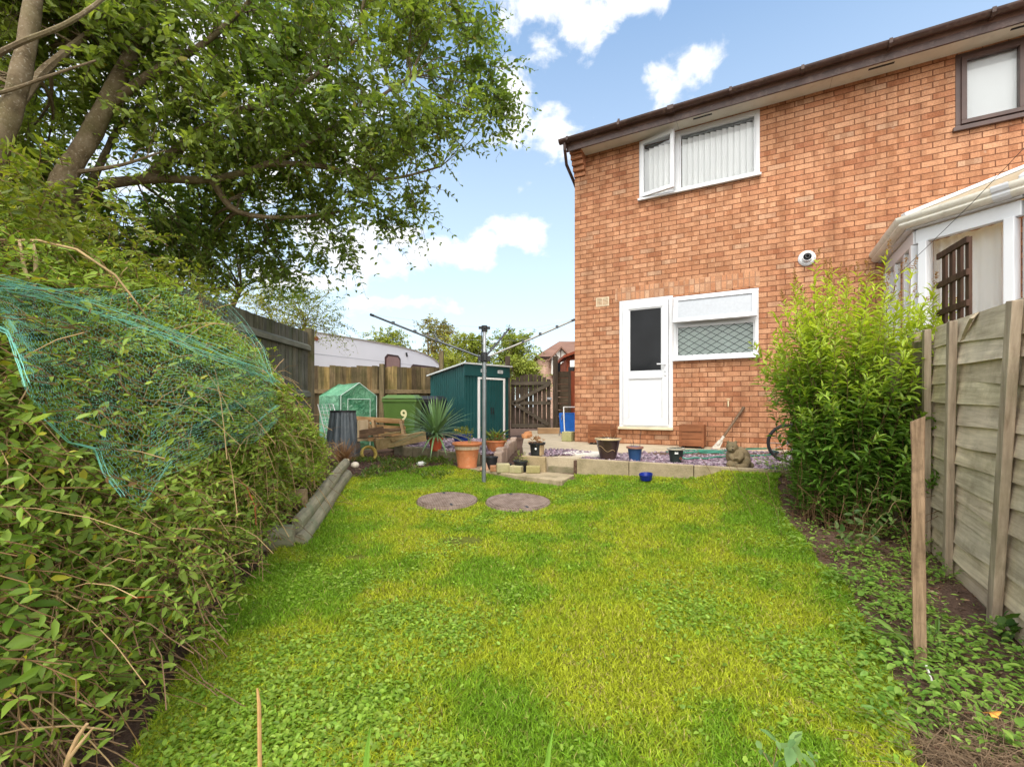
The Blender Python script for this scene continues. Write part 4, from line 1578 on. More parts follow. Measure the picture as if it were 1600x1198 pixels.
gb = g.build('gable', m_plain('far_render', (.74, .72, .66), .7), fh)
m = MB()
for a, b in (((.6, 3.78), (1.45, 4.66)), ((2.3, 3.78), (1.45, 4.66))):
    m.beam((a[0], -.40, a[1]), (b[0], -.40, b[1]), .5, .07, (0, 0, 1))
m.build('verge', rt, gb)
m = MB()
for a, b in (((.75, 3.88), (2.15, 3.88)), ((1.45, 3.9), (1.45, 4.5)), ((1.42, 3.9), (1.08, 4.22)), ((1.48, 3.9), (1.82, 4.22)), ((1.1, 3.9), (.98, 4.05)), ((1.8, 3.9), (1.92, 4.05))):
    m.beam((a[0], -.375, a[1]), (b[0], -.375, b[1]), .02, .06, (0, 0, 1))
m.build('timber', m_plain('far_timber', (.13, .07, .05)), gb)
wn = MB()
frame_rect(wn, .98, 1.98, 2.75, 3.78, .09, -.42, -.36)
wn.bx(1.44, 1.52, -.42, -.36, 2.84, 3.69)
wo = wn.build('window', WHITE, fh)
MB().bx(1.07, 1.89, -.385, -.365, 2.84, 3.69).build('pane', DARKGLASS, wo)
MB().bx(.0, .8, -.12, .0, 3.98, 4.1).build('gutter', BROWN_UPVC, fh)
# ------------------------------------------------------------------ plants
def palette(rng, n, a, b, jit=.2, warm=None):
    f = rng.random(n)[:, None]
    c = np.array(a) * (1 - f) + np.array(b) * f
    c = c * rng.uniform(1 - jit, 1 + jit, n)[:, None]
    if warm:
        k = rng.random(n) < warm[0]
        c[k] = np.array(warm[1]) * rng.uniform(.7, 1.2, k.sum())[:, None]
    return c

def plant(name, label, cat, base, leaf_sets, stem_sets, stemcol, leafmat=LEAFM, group=None, leafname='foliage', stemname='stems'):
    root = thing(name, label, cat, base, 0, group)
    if leaf_sets:
        v, f = merge([(a, b) for a, b, _ in leaf_sets])
        np_mesh(leafname, v, f, leafmat, root, np.concatenate([c for _, _, c in leaf_sets]), rel=base)
    if stem_sets:
        v, f = merge(stem_sets)
        np_mesh(stemname, v, f, STEMM, root, np.broadcast_to(np.array(stemcol), (len(v), 3)) * (.7 + .6 * fbm(v[:, 0] * 9, v[:, 1] * 9, v[:, 2] * 9))[:, None], rel=base, smooth=True)
    return root

# ---- hedge: surface x = S(y, z), solid to its left
HZ_Y = [.5, 1.9, 2.5, 3.0, 3.7, 4.3, 4.9, 5.4]
HZ_Z = [2.0, 1.98, 1.98, 1.90, 1.66, 1.30, .95, .55]
def hz_top(y):
    return np.interp(y, HZ_Y, HZ_Z)
def hedge_S(y, z):
    xb = np.interp(y, [.3, 1.2, 2.0, 3.0, 4.2, 5.6], [-1.0, -1.14, -1.45, -1.63, -1.93, -2.45])
    q = np.clip(z / hz_top(y), 0, 1.15)
    near = sstep(2.7, 1.5, y)
    s = xb + .16 * np.sin(PI * np.clip(q, 0, 1)) - (.22 + .60 * near) * np.clip(q, 0, 1) - .75 * q ** 5
    return s + .30 * (fbm(y * 1.7 + 4, z * 1.9 + 7, 1.0, 3) - .5)

NETPOLY = [(-40, 436), (90, 452), (200, 456), (290, 452), (340, 462), (380, 500), (410, 545), (430, 596), (436, 655), (400, 690), (330, 705), (260, 745), (219, 795), (190, 775), (162, 740), (150, 702), (105, 690), (70, 655), (40, 600), (12, 520), (-40, 500)]
rng = np.random.default_rng(21)
def hedge_shrub(y0, y1, nsh, label, base, seed, leaf=(.062, .026), pal=((.075, .135, .018), (.19, .245, .03)), k=9):
    rng = np.random.default_rng(seed)
    y = rng.uniform(y0, y1, nsh) + rng.normal(0, .08, nsh)
    zr = rng.random(nsh) ** .85
    z = .06 + zr * (hz_top(y) * 1.02)
    depth = rng.exponential(.11, nsh)
    low = rng.random(nsh) < np.clip(.75 - z * 1.5, 0, .75) * .35      # bare stems low down
    x = hedge_S(y, z) - depth - .06
    gap = fbm(y * 3.1 + 20, z * 3.4 + 11, x * 2, 2) < .37
    keep = (x > -3.05) & ~low & (~gap | (rng.random(nsh) < .2))
    x, y, z, depth = x[keep], y[keep], z[keep], depth[keep]
    n = len(x)
    e = .03
    nx = np.ones(n)
    ny = -(hedge_S(y + e, z) - hedge_S(y - e, z)) / (2 * e)
    nz_ = -(hedge_S(y, z + e) - hedge_S(y, z - e)) / (2 * e)
    N = nrm(np.stack([nx, ny, nz_], -1))
    D = N * .75 + rng.normal(0, .55, (n, 3)) + np.array([0, 0, .42])
    P = np.stack([x, y, z + gz(x, y)], -1)
    L = rng.uniform(.13, .34, n) * (.75 + .5 * (y < 2))
    p, a, nn, ll, ww, sid, tt, C = shoots(rng, P, D, L, k, leaf[0], leaf[1], .42, .95, 1.0, .5, nrm(N * .75 + np.array([0, -.12, .55])))
    big = 1 + .25 * (fbm(p[:, 0] * 2, p[:, 1] * 2, p[:, 2] * 2) - .5)
    kp = rng.random(len(p)) < .82
    pxx, pyy = 800 + F * p[:, 0] / p[:, 1], HY - F * (p[:, 2] - EYE) / p[:, 1]
    pressed = inside(NETPOLY, pxx, pyy) & (p[:, 0] - hedge_S(p[:, 1], p[:, 2]) > .13) & (rng.random(len(p)) < .72)
    kp &= ~pressed
    big = big * rng.uniform(.5, 1.25, len(p))
    p, a, nn, ll, ww, sid, tt = [q_[kp] for q_ in (p, a, nn, ll * big, ww * big, sid, tt)]
    V, fs = leaves(p, a, nn, ll, ww)
    tone = (.5 + .9 * rng.random(n))[sid] * .5 + .5
    f = np.clip(.5 * fbm(p[:, 0] * 1.8, p[:, 1] * 1.8, p[:, 2] * 1.8 + 5) + .35 * tt + rng.normal(0, .16, len(p)), 0, 1)[:, None]
    c = np.array(pal[0]) * (1 - f) + np.array(pal[1]) * f
    c *= tone[:, None]
    yel = rng.random(len(p)) < .04
    c[yel] = np.array([.48, .45, .05])
    brn = rng.random(len(p)) < .010
    c[brn] = np.array([.25, .14, .05])
    ls = [(V, fs, np.repeat(c, 8, 0))]
    st = [strips(C, np.full(C.shape[:2], .0016))]
    # longer woody stems from the ground out through the hedge
    m_ = int(nsh * .055)
    yy = rng.uniform(y0, y1, m_)
    x0 = hedge_S(yy, np.full(m_, .05)) - rng.uniform(.05, .9, m_)
    zt_ = hz_top(yy) * rng.uniform(.3, 1.05, m_)
    x1 = hedge_S(yy, zt_) - rng.uniform(-.06, .35, m_)
    y1_ = yy + rng.normal(0, .35, m_)
    t = np.linspace(0, 1, 9)
    C2 = np.stack([x0[:, None] + (x1 - x0)[:, None] * t ** 1.6, yy[:, None] + (y1_ - yy)[:, None] * t, gz(x0, yy)[:, None] + zt_[:, None] * np.sin(t * PI / 2 * 1.05)], -1)
    C2 += np.cumsum(rng.normal(0, .012, C2.shape), 1)
    st.append(strips(C2, rng.uniform(.0025, .006, m_)[:, None] * (1.1 - .75 * t[None]), 5))
    # pale dry tendrils near the surface
    m2 = int(nsh * .06)
    yy = rng.uniform(y0, y1, m2)
    zz = rng.uniform(.15, 1, m2) * hz_top(yy)
    xx = hedge_S(yy, zz) + rng.uniform(-.06, .03, m2)
    dd = nrm(rng.normal(0, 1, (m2, 3)) * np.array([.35, .8, .8]))
    L2 = rng.uniform(.25, .8, m2)
    t = np.linspace(-.5, .5, 8)
    C3 = np.stack([xx, yy, zz + gz(xx, yy)], -1)[:, None, :] + dd[:, None, :] * (L2[:, None] * t)[..., None]
    C3[:, :, 2] -= (rng.uniform(.2, .9, m2)[:, None] * L2[:, None]) * (t[None] * 2) ** 2 * .5
    tend = strips(C3, rng.uniform(.0013, .0027, m2)[:, None] * np.ones((1, 8)), 4)
    # thin stems and litter in the shade at the foot
    m3 = int(nsh * .08)
    yy = rng.uniform(y0, y1, m3)
    xx = hedge_S(yy, np.full(m3, .1)) - rng.uniform(-.02, .45, m3)
    dd = nrm(rng.normal(0, 1, (m3, 3)) * np.array([1, 1, .5]) + np.array([.3, 0, .35]))
    t = np.linspace(0, 1, 6)
    C4 = np.stack([xx, yy, gz(xx, yy) + rng.uniform(.02, .5, m3)], -1)[:, None, :] + dd[:, None, :] * (rng.uniform(.12, .45, m3)[:, None] * t)[..., None]
    C4[:, :, 2] -= .18 * t[None] ** 2
    C4 += np.cumsum(rng.normal(0, .010, C4.shape), 1)
    C4[:, :, 2] = np.maximum(C4[:, :, 2], gz(xx, yy)[:, None] + .01)
    lit = strips(C4, np.full(C4.shape[:2], .0021), 3)
    root = plant('hedge_shrub', label, 'shrub', base, ls, st, (.17, .10, .042), LEAFM, 'overgrown hedge shrubs on the left')
    v, f = tend
    np_mesh('dry_tendrils', v, f, STEMM, root, np.broadcast_to(np.array((.40, .27, .13)), (len(v), 3)), rel=base)
    v, f = lit
    np_mesh('dead_stems', v, f, STEMM, root, np.broadcast_to(np.array((.22, .135, .075)), (len(v), 3)) * (.5 + fbm(v[:, 0] * 20, v[:, 1] * 20, v[:, 2] * 20))[:, None], rel=base)
    return root
hedge_shrub(.75, 1.95, 3100, 'large leaved overgrown shrub filling the lower left corner', (-1.9, 1.4, 0), 31, (.054, .024), ((.14, .26, .032), (.39, .50, .075)), 8)
hedge_shrub(1.95, 3.35, 2800, 'dense green shrub under the green garden netting', (-2.2, 2.6, .05), 32, (.050, .022), ((.14, .26, .032), (.38, .48, .07)))
hedge_shrub(3.3, 5.35, 2800, 'yellow-green shrub sloping down behind the log edging', (-2.5, 4.2, .15), 33, (.056, .025), ((.15, .27, .03), (.40, .49, .06)))

def litter_mat(poly, zoff, seed):
    pass
# climbing shoots rising over the fence and hedge at the far left
rng = np.random.default_rng(41)
n = 420
y = rng.uniform(1.7, 3.4, n)
x = rng.uniform(-3.05, -2.1, n)
P = np.stack([x, y, rng.uniform(1.65, 2.2, n) - .25 * (y > 2.8)], -1)
D = rng.normal(0, .6, (n, 3)) + np.array([.35, -.3, .75])
p, a, nn, ll, ww, sid, tt, C = shoots(rng, P, D, rng.uniform(.15, .38, n), 9, .05, .024, .45, .8, 1.0, .45)
V, fs = leaves(p, a, nn, ll, ww)
plant('climber', 'yellow-green climbing plant spilling over the dark fence at far left', 'climber', (-2.7, 2.4, 1.2), [(V, fs, np.repeat(palette(rng, len(p), (.11, .17, .02), (.26, .29, .035)), 8, 0))],
      [strips(C, np.full(C.shape[:2], .0016))], (.2, .12, .06))
# two pale dried stems hanging over the netting
def dry_stem(label, pts, r, col, kind_='dead plant', name='dead_bramble', grp=None):
    b0 = Vector(pts[0])
    m = MB().tube([Vector(p) - b0 for p in pts], r, 7, (1, 1, 1))
    o = m.build(name, m_plain('dry_stem_' + label[:6], col, .8, .2, .3, 20), None, smooth=True)
    o.location = b0
    return tag(o, label, kind_, grp)
dry_stem('long arching pale brown bramble stem over the top of the netting', [W(-20, 375, 1.95), W(60, 376, 1.9), W(120, 390, 1.9), W(180, 430, 1.95), W(215, 475, 2.0), W(235, 505, 2.1)], [.006, .006, .0055, .005, .004, .003], (.36, .25, .12))
dry_stem('pair of withered straw coloured stalks hanging over the netting', [W(30, 375, 1.86), W(38, 420, 1.84), W(52, 458, 1.83), W(58, 500, 1.84), W(72, 530, 1.86), W(86, 555, 1.88)], [.005, .007, .005, .006, .004, .003], (.48, .35, .19))
dry_stem('straw coloured withered stalk beside the arching bramble stem', [W(52, 376, 1.86), W(56, 410, 1.85), W(55, 440, 1.84), W(53, 462, 1.825)], [.004, .007, .006, .004], (.48, .35, .19))
dry_stem('reddish arching bramble stem across the hedge right of the netting', [W(290, 700, 2.5), W(350, 730, 2.5), W(385, 760, 2.5), W(398, 790, 2.5), W(400, 820, 2.52)], [.003, .004, .004, .0035, .003], (.40, .12, .05))
dry_stem('orange-red bramble stem in the lower left hedge', [W(0, 848, 1.42), W(60, 875, 1.40), W(120, 915, 1.40), W(180, 934, 1.44), W(240, 932, 1.5)], [.003, .0035, .0035, .003, .002], (.42, .13, .04))

# ---- netting draped over the hedge
def on_hedge(px, py, off=.11):
    r, s_ = (px - 800) / F, (HY - py) / F
    ys = np.linspace(.7, 5.6, 300)
    xx = r * ys
    zz = EYE + s_ * ys
    inside_ = xx < hedge_S(ys, np.maximum(zz - .08, .02)) + off
    if inside_.any():
        return ys[np.argmax(inside_)]
    return 3.3
net = thing('garden_netting', 'green plastic garden netting draped over the hedge on the left', 'netting', (-2.1, 2.5, .8))
NREL = (-2.1, 2.5, .8)
NETM = m_plain('net_plastic', (.19, .50, .38), .45, .5, .2, 9)
TOPL = [(-30, 436), (60, 455), (130, 478), (205, 502), (280, 530), (345, 558), (400, 576), (428, 598)]
BOTL = [(-30, 500), (12, 520), (40, 600), (70, 655), (105, 690), (150, 702), (162, 740), (190, 775), (219, 795), (260, 745), (330, 705), (400, 690), (436, 655)]
UPL = [(-30, 428), (90, 452), (200, 456), (290, 452), (340, 462), (380, 500), (410, 545), (430, 596)]
def resample(pl, n):
    pl = np.array(pl, float)
    d = np.concatenate([[0], np.cumsum(np.linalg.norm(np.diff(pl, axis=0), axis=1))])
    t = np.linspace(0, d[-1], n)
    return np.stack([np.interp(t, d, pl[:, 0]), np.interp(t, d, pl[:, 1])], -1)
def net_patch(Aln, Bln, nu, nv, seed):
    a, b = resample(Aln, nu), resample(Bln, nu)
    rg = np.random.default_rng(seed)
    g = np.zeros((nu, nv, 3))
    for i in range(nu):
        for j in range(nv):
            f = (j / (nv - 1)) ** 1.15
            q_ = a[i] * (1 - f) + b[i] * f
            q_ = q_ + 3.5 * np.array([math.sin(j * .7 + i * .23), math.cos(i * .31 + j * .4)]) + rg.normal(0, .5, 2)
            d = on_hedge(q_[0], q_[1])
            g[i, j] = (q_[0], q_[1], d)
    # smooth depth so that the net hangs instead of following every dent
    dd = g[:, :, 2]
    for _ in range(6):
        p_ = np.pad(dd, 1, mode='edge')
        dd = (p_[:-2, 1:-1] + p_[2:, 1:-1] + p_[1:-1, :-2] + p_[1:-1, 2:] + 2 * dd) / 6
    Q = np.stack([(g[:, :, 0] - 800) / F * dd, dd, EYE + (HY - g[:, :, 1]) / F * dd], -1)
    segs = []
    for i in range(nu - 1):
        for j in range(nv):
            o_ = (j % 2)
            # hexagon like mesh: zig-zag rows joined by short links
            segs.append((Q[i, j], Q[i + 1, j]))
            if j + 1 < nv and (i + o_) % 2 == 0:
                segs.append((Q[i, j], Q[i, j + 1]))
    S_ = np.array(segs)
    zig = np.array([(0, 0, 0)])
    return strips(np.stack([S_[:, 0], (S_[:, 0] + S_[:, 1]) / 2 + np.random.default_rng(1).normal(0, .0015, S_[:, 0].shape), S_[:, 1]], 1), np.full((len(S_), 3), .00052), 3)
v, f = merge([net_patch(TOPL, BOTL, 110, 46, 1), net_patch(UPL, TOPL, 100, 14, 2)])
np_mesh('mesh', v, f, NETM, net, np.ones((len(v), 3)), rel=NREL)
def rope(pl, n, strands, spread, r, seed):
    rg = np.random.default_rng(seed)
    q_ = resample(pl, n)
    d = np.array([on_hedge(a, b, .14) for a, b in q_])
    for _ in range(10):
        p_ = np.pad(d, 1, mode='edge')
        d = (p_[:-2] + p_[2:] + 2 * d) / 4
    base = np.stack([(q_[:, 0] - 800) / F * d, d, EYE + (HY - q_[:, 1]) / F * d], -1)
    C = base[None] + np.cumsum(rg.normal(0, spread * .25, (strands, n, 3)), 1) * .5 + rg.normal(0, spread, (strands, 1, 3))
    return strips(C, np.full((strands, n), r), 4)
v, f = merge([rope(TOPL, 60, 10, .018, .0008, 3), rope(BOTL[:3], 16, 3, .005, .0012, 4), rope(BOTL[3:8], 26, 4, .004, .0011, 6), rope(UPL[4:], 20, 2, .012, .0007, 5)])
np_mesh('edge_cord', v, f, m_plain('net_cord', (.22, .60, .48), .4, .5, .15, 9), net, np.ones((len(v), 3)), rel=NREL)

# ---- trees
BARK = Mat('bark', .9, .15)
v_ = BARK.coord('Object', (1, 1, 1))
bn = BARK.noise(v_, 9, 8, .7)
bs = BARK.noise(v_, 60, 3, .6)
bc = BARK.ramp(bn, [(.3, (.07, .05, .028)), (.5, (.15, .112, .065)), (.72, (.22, .175, .115))])
bc = BARK.mix(BARK.math('MULTIPLY', BARK.ramp(bs, [(.58, (0, 0, 0)), (.66, (1, 1, 1))]), .5), bc, (.36, .32, .24))
bc = BARK.mix(BARK.math('MULTIPLY', BARK.ramp(BARK.noise(v_, 3, 5), [(.5, (0, 0, 0)), (.7, (1, 1, 1))]), .5), bc, (.10, .10, .03))
BARK.base(bc)
BARK.bump(bn, .7, .02)
BARK = BARK.m
def smooth_path(pts, n=6):
    pts = [np.array(p, float) for p in pts]
    out = []
    for i in range(len(pts) - 1):
        p0, p1, p2, p3 = pts[max(i - 1, 0)], pts[i], pts[i + 1], pts[min(i + 2, len(pts) - 1)]
        for k in range(n):
            t = k / n
            out.append(.5 * ((2 * p1) + (-p0 + p2) * t + (2 * p0 - 5 * p1 + 4 * p2 - p3) * t * t + (-p0 + 3 * p1 - 3 * p2 + p3) * t ** 3))
    out.append(pts[-1])
    return out
def tree(name, label, base, limbs, blobs, ntwig, seed, leaf=(.075, .042), pal=((.045, .10, .012), (.15, .20, .022)), mat=LEAF_TREE, lk=8, shape=LEAF_FULL, twl=(.22, .5), droop=.35, nbr=120, warm=None, bias=(0, 0, 0)):
    rng = np.random.default_rng(seed)
    root = thing(name, label, 'tree', base)
    trunk = MB()
    nodes = []
    for j, (pts, r0, r1) in enumerate(limbs):
        path = smooth_path(pts)
        m_ = len(path)
        rad = [r0 + (r1 - r0) * (i / (m_ - 1)) for i in range(m_)]
        rad = [q_ * (1 + .05 * math.sin(i * 1.7 + j)) for i, q_ in enumerate(rad)]
        trunk.tube(path, rad, 10 if r0 > .04 else 7)
        nodes += [(p, rad[i]) for i, p in enumerate(path)]
    nodes_p = np.array([q_[0] for q_ in nodes])
    nodes_r = np.array([q_[1] for q_ in nodes])
    C = np.array([b[:3] for b in blobs], float)
    Rr = np.array([b[3] for b in blobs], float)
    wts = Rr ** 2.2
    pick = rng.choice(len(blobs), ntwig, p=wts / wts.sum())
    dirs = nrm(rng.normal(0, 1, (ntwig, 3)))
    rad = rng.random(ntwig) ** .45
    P = C[pick] + dirs * (Rr[pick] * rad)[:, None] * np.array([1.1, 1.0, .82])
    # clumps: pull twigs together
    cl = rng.integers(0, max(1, ntwig // 7), ntwig)
    cc = P[rng.permutation(ntwig)[:cl.max() + 1]]
    near = np.argmin(((P[:, None, :] - cc[None, :, :]) ** 2).sum(-1), 1) if ntwig * len(cc) < 6e6 else cl
    P = P * .62 + cc[near] * .38
    ctr = nodes_p[np.argmin(((P[:, None] - nodes_p[None]) ** 2).sum(-1), 1)]
    D = nrm(P - ctr) * .8 + rng.normal(0, .5, (ntwig, 3)) + np.array([.12, 0, -.02]) + np.array(bias)
    L = rng.uniform(*twl, ntwig)
    p, a, nn, ll, ww, sid, tt, SC_ = shoots(rng, P, D, L, lk, leaf[0], leaf[1], droop, .55, 1.0, .5)
    kp = rng.random(len(p)) < .85
    p, a, nn, ll, ww, sid, tt = [q_[kp] for q_ in (p, a, nn, ll, ww, sid, tt)]
    V, fs = leaves(p, a, nn, ll, ww, shape)
    tone = (.7 + .6 * rng.random(ntwig))[sid]
    f = np.clip(fbm(p[:, 0] * 1.1 + 3, p[:, 1] * 1.1, p[:, 2] * 1.1, 3) * 1.6 - .45 + rng.normal(0, .18, len(p)), 0, 1)[:, None]
    c = (np.array(pal[0]) * (1 - f) + np.array(pal[1]) * f) * tone[:, None]
    if warm:
        k = rng.random(len(p)) < warm[0]
        c[k] = np.array(warm[1])
    np_mesh('crown', V, fs, mat, root, np.repeat(c, len(shape[0]), 0), rel=base)
    # branches reaching the clumps
    ids = rng.permutation(len(cc))[:nbr]
    for i in ids:
        tgt = cc[i]
        d2 = ((nodes_p - tgt) ** 2).sum(-1) + .4 * np.maximum(0, nodes_p[:, 2] - tgt[2]) + rng.random(len(nodes_p)) * .25
        k = np.argmin(d2)
        s0 = nodes_p[k]
        mid = (s0 + tgt) / 2 + rng.normal(0, .08, 3) * np.linalg.norm(tgt - s0) + np.array([0, 0, .06])
        path = smooth_path([s0, mid, tgt], 4)
        rr0 = min(nodes_r[k] * .55, .006 + .012 * np.linalg.norm(tgt - s0))
        trunk.tube(path, [rr0 + (.003 - rr0) * q_ / (len(path) - 1) for q_ in range(len(path))], 5, cap=False)
    tk = trunk.build('trunk', BARK, root, smooth=True, rel=base)
    v, f = strips(SC_, np.broadcast_to(np.linspace(.0032, .0012, SC_.shape[1])[None] * max(1, leaf[0] / .09), SC_.shape[:2]), 3)
    np_mesh('twigs', v, f, STEMM, root, np.broadcast_to(np.array((.12, .09, .055)), (len(v), 3)), rel=base)
    return root
def wb(lst):
    return [(*W(px, py, d), r) for px, py, d, r in lst]
# the big tree leaning over the hedge
limbs = [
    ([W(60, 560, 3.6), W(80, 330, 3.6), W(145, 205, 3.7), W(200, 95, 3.8), W(245, 0, 3.9), W(290, -120, 4.0)], .088, .036),
    ([W(110, 520, 4.0), W(100, 370, 4.0), W(135, 300, 4.05), W(230, 280, 4.1), W(330, 280, 4.2), W(420, 255, 4.3), W(520, 200, 4.4), W(640, 120, 4.5)], .062, .012),
    ([W(230, 280, 4.1), W(300, 215, 4.1), W(370, 175, 4.15), W(450, 150, 4.2), W(560, 60, 4.3)], .05, .012),
    ([W(135, 300, 4.05), W(160, 250, 4.1), W(185, 200, 4.2), W(230, 150, 4.3)], .035, .015),
    ([W(140, 190, 3.75), W(230, 120, 3.8), W(330, 60, 3.9), W(430, -40, 4.0)], .045, .012),
    ([W(420, 255, 4.3), W(500, 260, 4.5), W(600, 280, 4.7), W(690, 260, 4.9)], .035, .008),
    ([W(330, 280, 4.2), W(370, 330, 4.4), W(450, 340, 4.6), W(540, 330, 4.9)], .035, .01),
    ([W(115, 270, 3.65), W(190, 258, 3.7), W(260, 235, 3.8)], .02, .006),
    ([W(200, 95, 3.8), W(300, -60, 4.1), W(450, -140, 4.5)], .05, .015),
]
blobs = wb([(330, 60, 4.0, .55), (440, 60, 4.2, .6), (560, 50, 4.4, .6), (660, 60, 4.6, .5), (725, 110, 4.7, .38), (760, 170, 4.75, .26), (690, 190, 4.7, .42), (600, 170, 4.5, .55),
            (480, 170, 4.3, .6), (370, 160, 4.1, .55), (260, 110, 3.9, .5), (290, 220, 4.0, .45), (420, 250, 4.5, .5), (520, 260, 4.6, .5), (610, 260, 4.8, .42), (560, 320, 4.9, .34),
            (480, 330, 5.0, .45), (380, 330, 4.9, .5), (300, 330, 4.7, .45), (230, 330, 4.4, .4), (200, 180, 4.0, .35), (420, -80, 4.4, .7), (570, -80, 4.6, .7), (300, -90, 4.2, .6), (660, -20, 4.8, .45),
            (720, 30, 4.8, .30), (600, 350, 5.0, .22), (780, 220, 4.8, .13), (345, 260, 4.6, .4), (650, 300, 4.9, .2), (400, 390, 5.1, .4), (460, 400, 5.2, .28), (300, 390, 4.9, .42), (210, 390, 4.6, .4), (520, 380, 5.1, .24), (130, 380, 4.4, .4), (600, 230, 5.2, .4), (450, 200, 5.0, .5)])
tree('broadleaf_tree', 'big broadleaf tree with forked grey trunk leaning over the hedge', (-3.9, 3.9, .1), limbs, blobs, 3200, 51, (.080, .045), ((.12, .20, .035), (.31, .39, .075)), lk=8, nbr=170, warm=(.01, (.30, .26, .04)))
# lone sprigs at the very end of the boughs belong to the same look; second tree at the far left
limbs = [([W(-70, 420, 3.0), W(-30, 300, 3.0), W(15, 180, 3.0), W(42, 70, 3.05), W(60, -60, 3.1)], .070, .045),
         ([W(10, 190, 3.0), W(60, 120, 3.3), W(110, 75, 3.5), W(150, 40, 3.7), W(200, -30, 3.8)], .036, .016),
         ([W(-30, 100, 2.8), W(30, 68, 2.85), W(95, 42, 2.9), W(140, 15, 3.0), W(170, -10, 3.1)], .018, .012),
         ([W(-40, 155, 2.9), W(20, 140, 2.95), W(80, 118, 3.0), W(150, 95, 3.1)], .014, .006),
         ([W(60, -60, 3.1), W(150, -150, 3.4)], .06, .02)]
blobs = wb([(40, 50, 3.6, .42), (110, 30, 3.7, .38), (170, 70, 3.9, .3), (30, 240, 3.8, .34), (90, 290, 4.0, .3), (-30, 160, 3.4, .4), (20, -60, 3.4, .5), (150, -80, 3.6, .5), (210, 20, 3.9, .3), (150, 150, 4.1, .22), (60, 160, 4.0, .22), (20, 310, 3.4, .3)])
tree('broadleaf_tree', 'tree with smooth brown trunk leaning in at the upper left edge', (-3.6, 3.0, .1), limbs, blobs, 1350, 52, (.08, .045), ((.11, .185, .03), (.29, .36, .065)), nbr=60)
# darker foliage between hedge and fence end, and the sparse tree beyond the fence
limbs = [([(-3.75, 5.6, .1), (-3.7, 5.6, 1.4), (-3.5, 5.55, 2.1), (-3.3, 5.5, 2.5)], .06, .02), ([(-3.7, 5.6, 1.4), (-4.1, 5.3, 2.1), (-4.4, 5.1, 2.6)], .04, .012)]
blobs = wb([(270, 400, 5.4, .5), (340, 420, 5.5, .45), (400, 440, 5.6, .4), (200, 420, 5.2, .5), (440, 452, 5.9, .22), (230, 330, 5.4, .5), (100, 320, 5.2, .5), (330, 350, 5.6, .5), (20, 330, 5.0, .5), (130, 420, 5.0, .5), (60, 380, 4.8, .5), (320, 470, 5.5, .4)])
tree('broadleaf_tree', 'dark bushy small tree right behind the tall green fence', (-3.75, 5.6, .1), limbs, blobs, 620, 53, (.065, .036), ((.17, .27, .04), (.40, .48, .08)), nbr=70)
limbs = [([(-5.0, 10.2, .2), (-4.95, 10.2, 1.6), (-4.8, 10.1, 2.4), (-4.6, 10.1, 3.0)], .07, .015), ([(-4.95, 10.2, 1.6), (-5.3, 10.2, 2.6), (-5.5, 10.2, 3.2)], .05, .012)]
blobs = wb([(440, 480, 9.6, .55), (470, 490, 9.6, .5), (495, 500, 9.8, .42), (515, 512, 9.9, .25), (410, 470, 9.4, .5), (480, 465, 9.8, .35), (450, 520, 9.6, .5)])
tree('young_tree', 'sparse yellow-green young tree beyond the fence left of the caravan', (-5.0, 10.2, .2), limbs, blobs, 420, 54, (.075, .034), ((.18, .24, .03), (.40, .40, .07)), shape=LEAF_SIMPLE, twl=(.3, .75), nbr=60, lk=7, bias=(0, 0, .25))
# trees far behind
def far_tree(label, px, pt, d, wpx, seed, pal, warm=None, n=420, conic=False):
    x = (px - 800) / F * d
    top = EYE + (HY - pt) / F * d
    r = wpx / F * d
    base = (x, d, .2)
    rg = random.Random(seed)
    lim = [([(x, d, .2), (x + .1, d, top * .45), (x, d, top * .85)], .16, .03)]
    bl = []
    zc = top - r * .75
    for k in range(11):
        a = rg.uniform(0, 2 * PI)
        q_ = rg.uniform(.2, .75) * r
        hz_ = rg.uniform(-.9, .55) * (top - 1.6) * .5
        bl.append((x + q_ * math.cos(a), d + q_ * math.sin(a) * .8, min(zc + hz_, top - r * .38), r * rg.uniform(.34, .55)))
    bl.append((x, d, top - r * .4, r * .4))
    lim += [([(x, d, top * .4), (b[0], b[1], b[2])], .07, .015) for b in bl[:6]]
    s_ = d / 24
    tree('far_tree', label, base, lim, bl, n, seed, (.17 * s_, .10 * s_), pal, LEAF_FAR, 8, LEAF_SIMPLE, (.35 * s_, .8 * s_), .3, 24, warm)
    bpy.context.scene.collection.objects[-1]
far_tree('round yellow-green tree left of the rotary dryer, beyond the caravan', 608, 515, 24, 34, 61, ((.17, .23, .03), (.36, .38, .06)))
far_tree('taller brownish tree top standing above the caravan roof end', 668, 497, 27, 42, 62, ((.18, .20, .05), (.36, .32, .09)), (.12, (.28, .17, .07)))
far_tree('yellow-green tree directly behind the rotary dryer pole', 730, 522, 24, 44, 63, ((.18, .24, .03), (.40, .40, .06)), n=520)
far_tree('green rounded tree between the rotary dryer and the far house', 795, 513, 26, 46, 64, ((.16, .23, .03), (.34, .37, .06)), n=520)
far_tree('low pale green tree behind the gate, beside the far house', 818, 556, 20, 30, 65, ((.2, .27, .05), (.38, .42, .08)), n=380)
far_tree('low yellowish tree behind the green metal shed', 700, 550, 21, 40, 66, ((.18, .23, .03), (.38, .38, .06)), n=420)

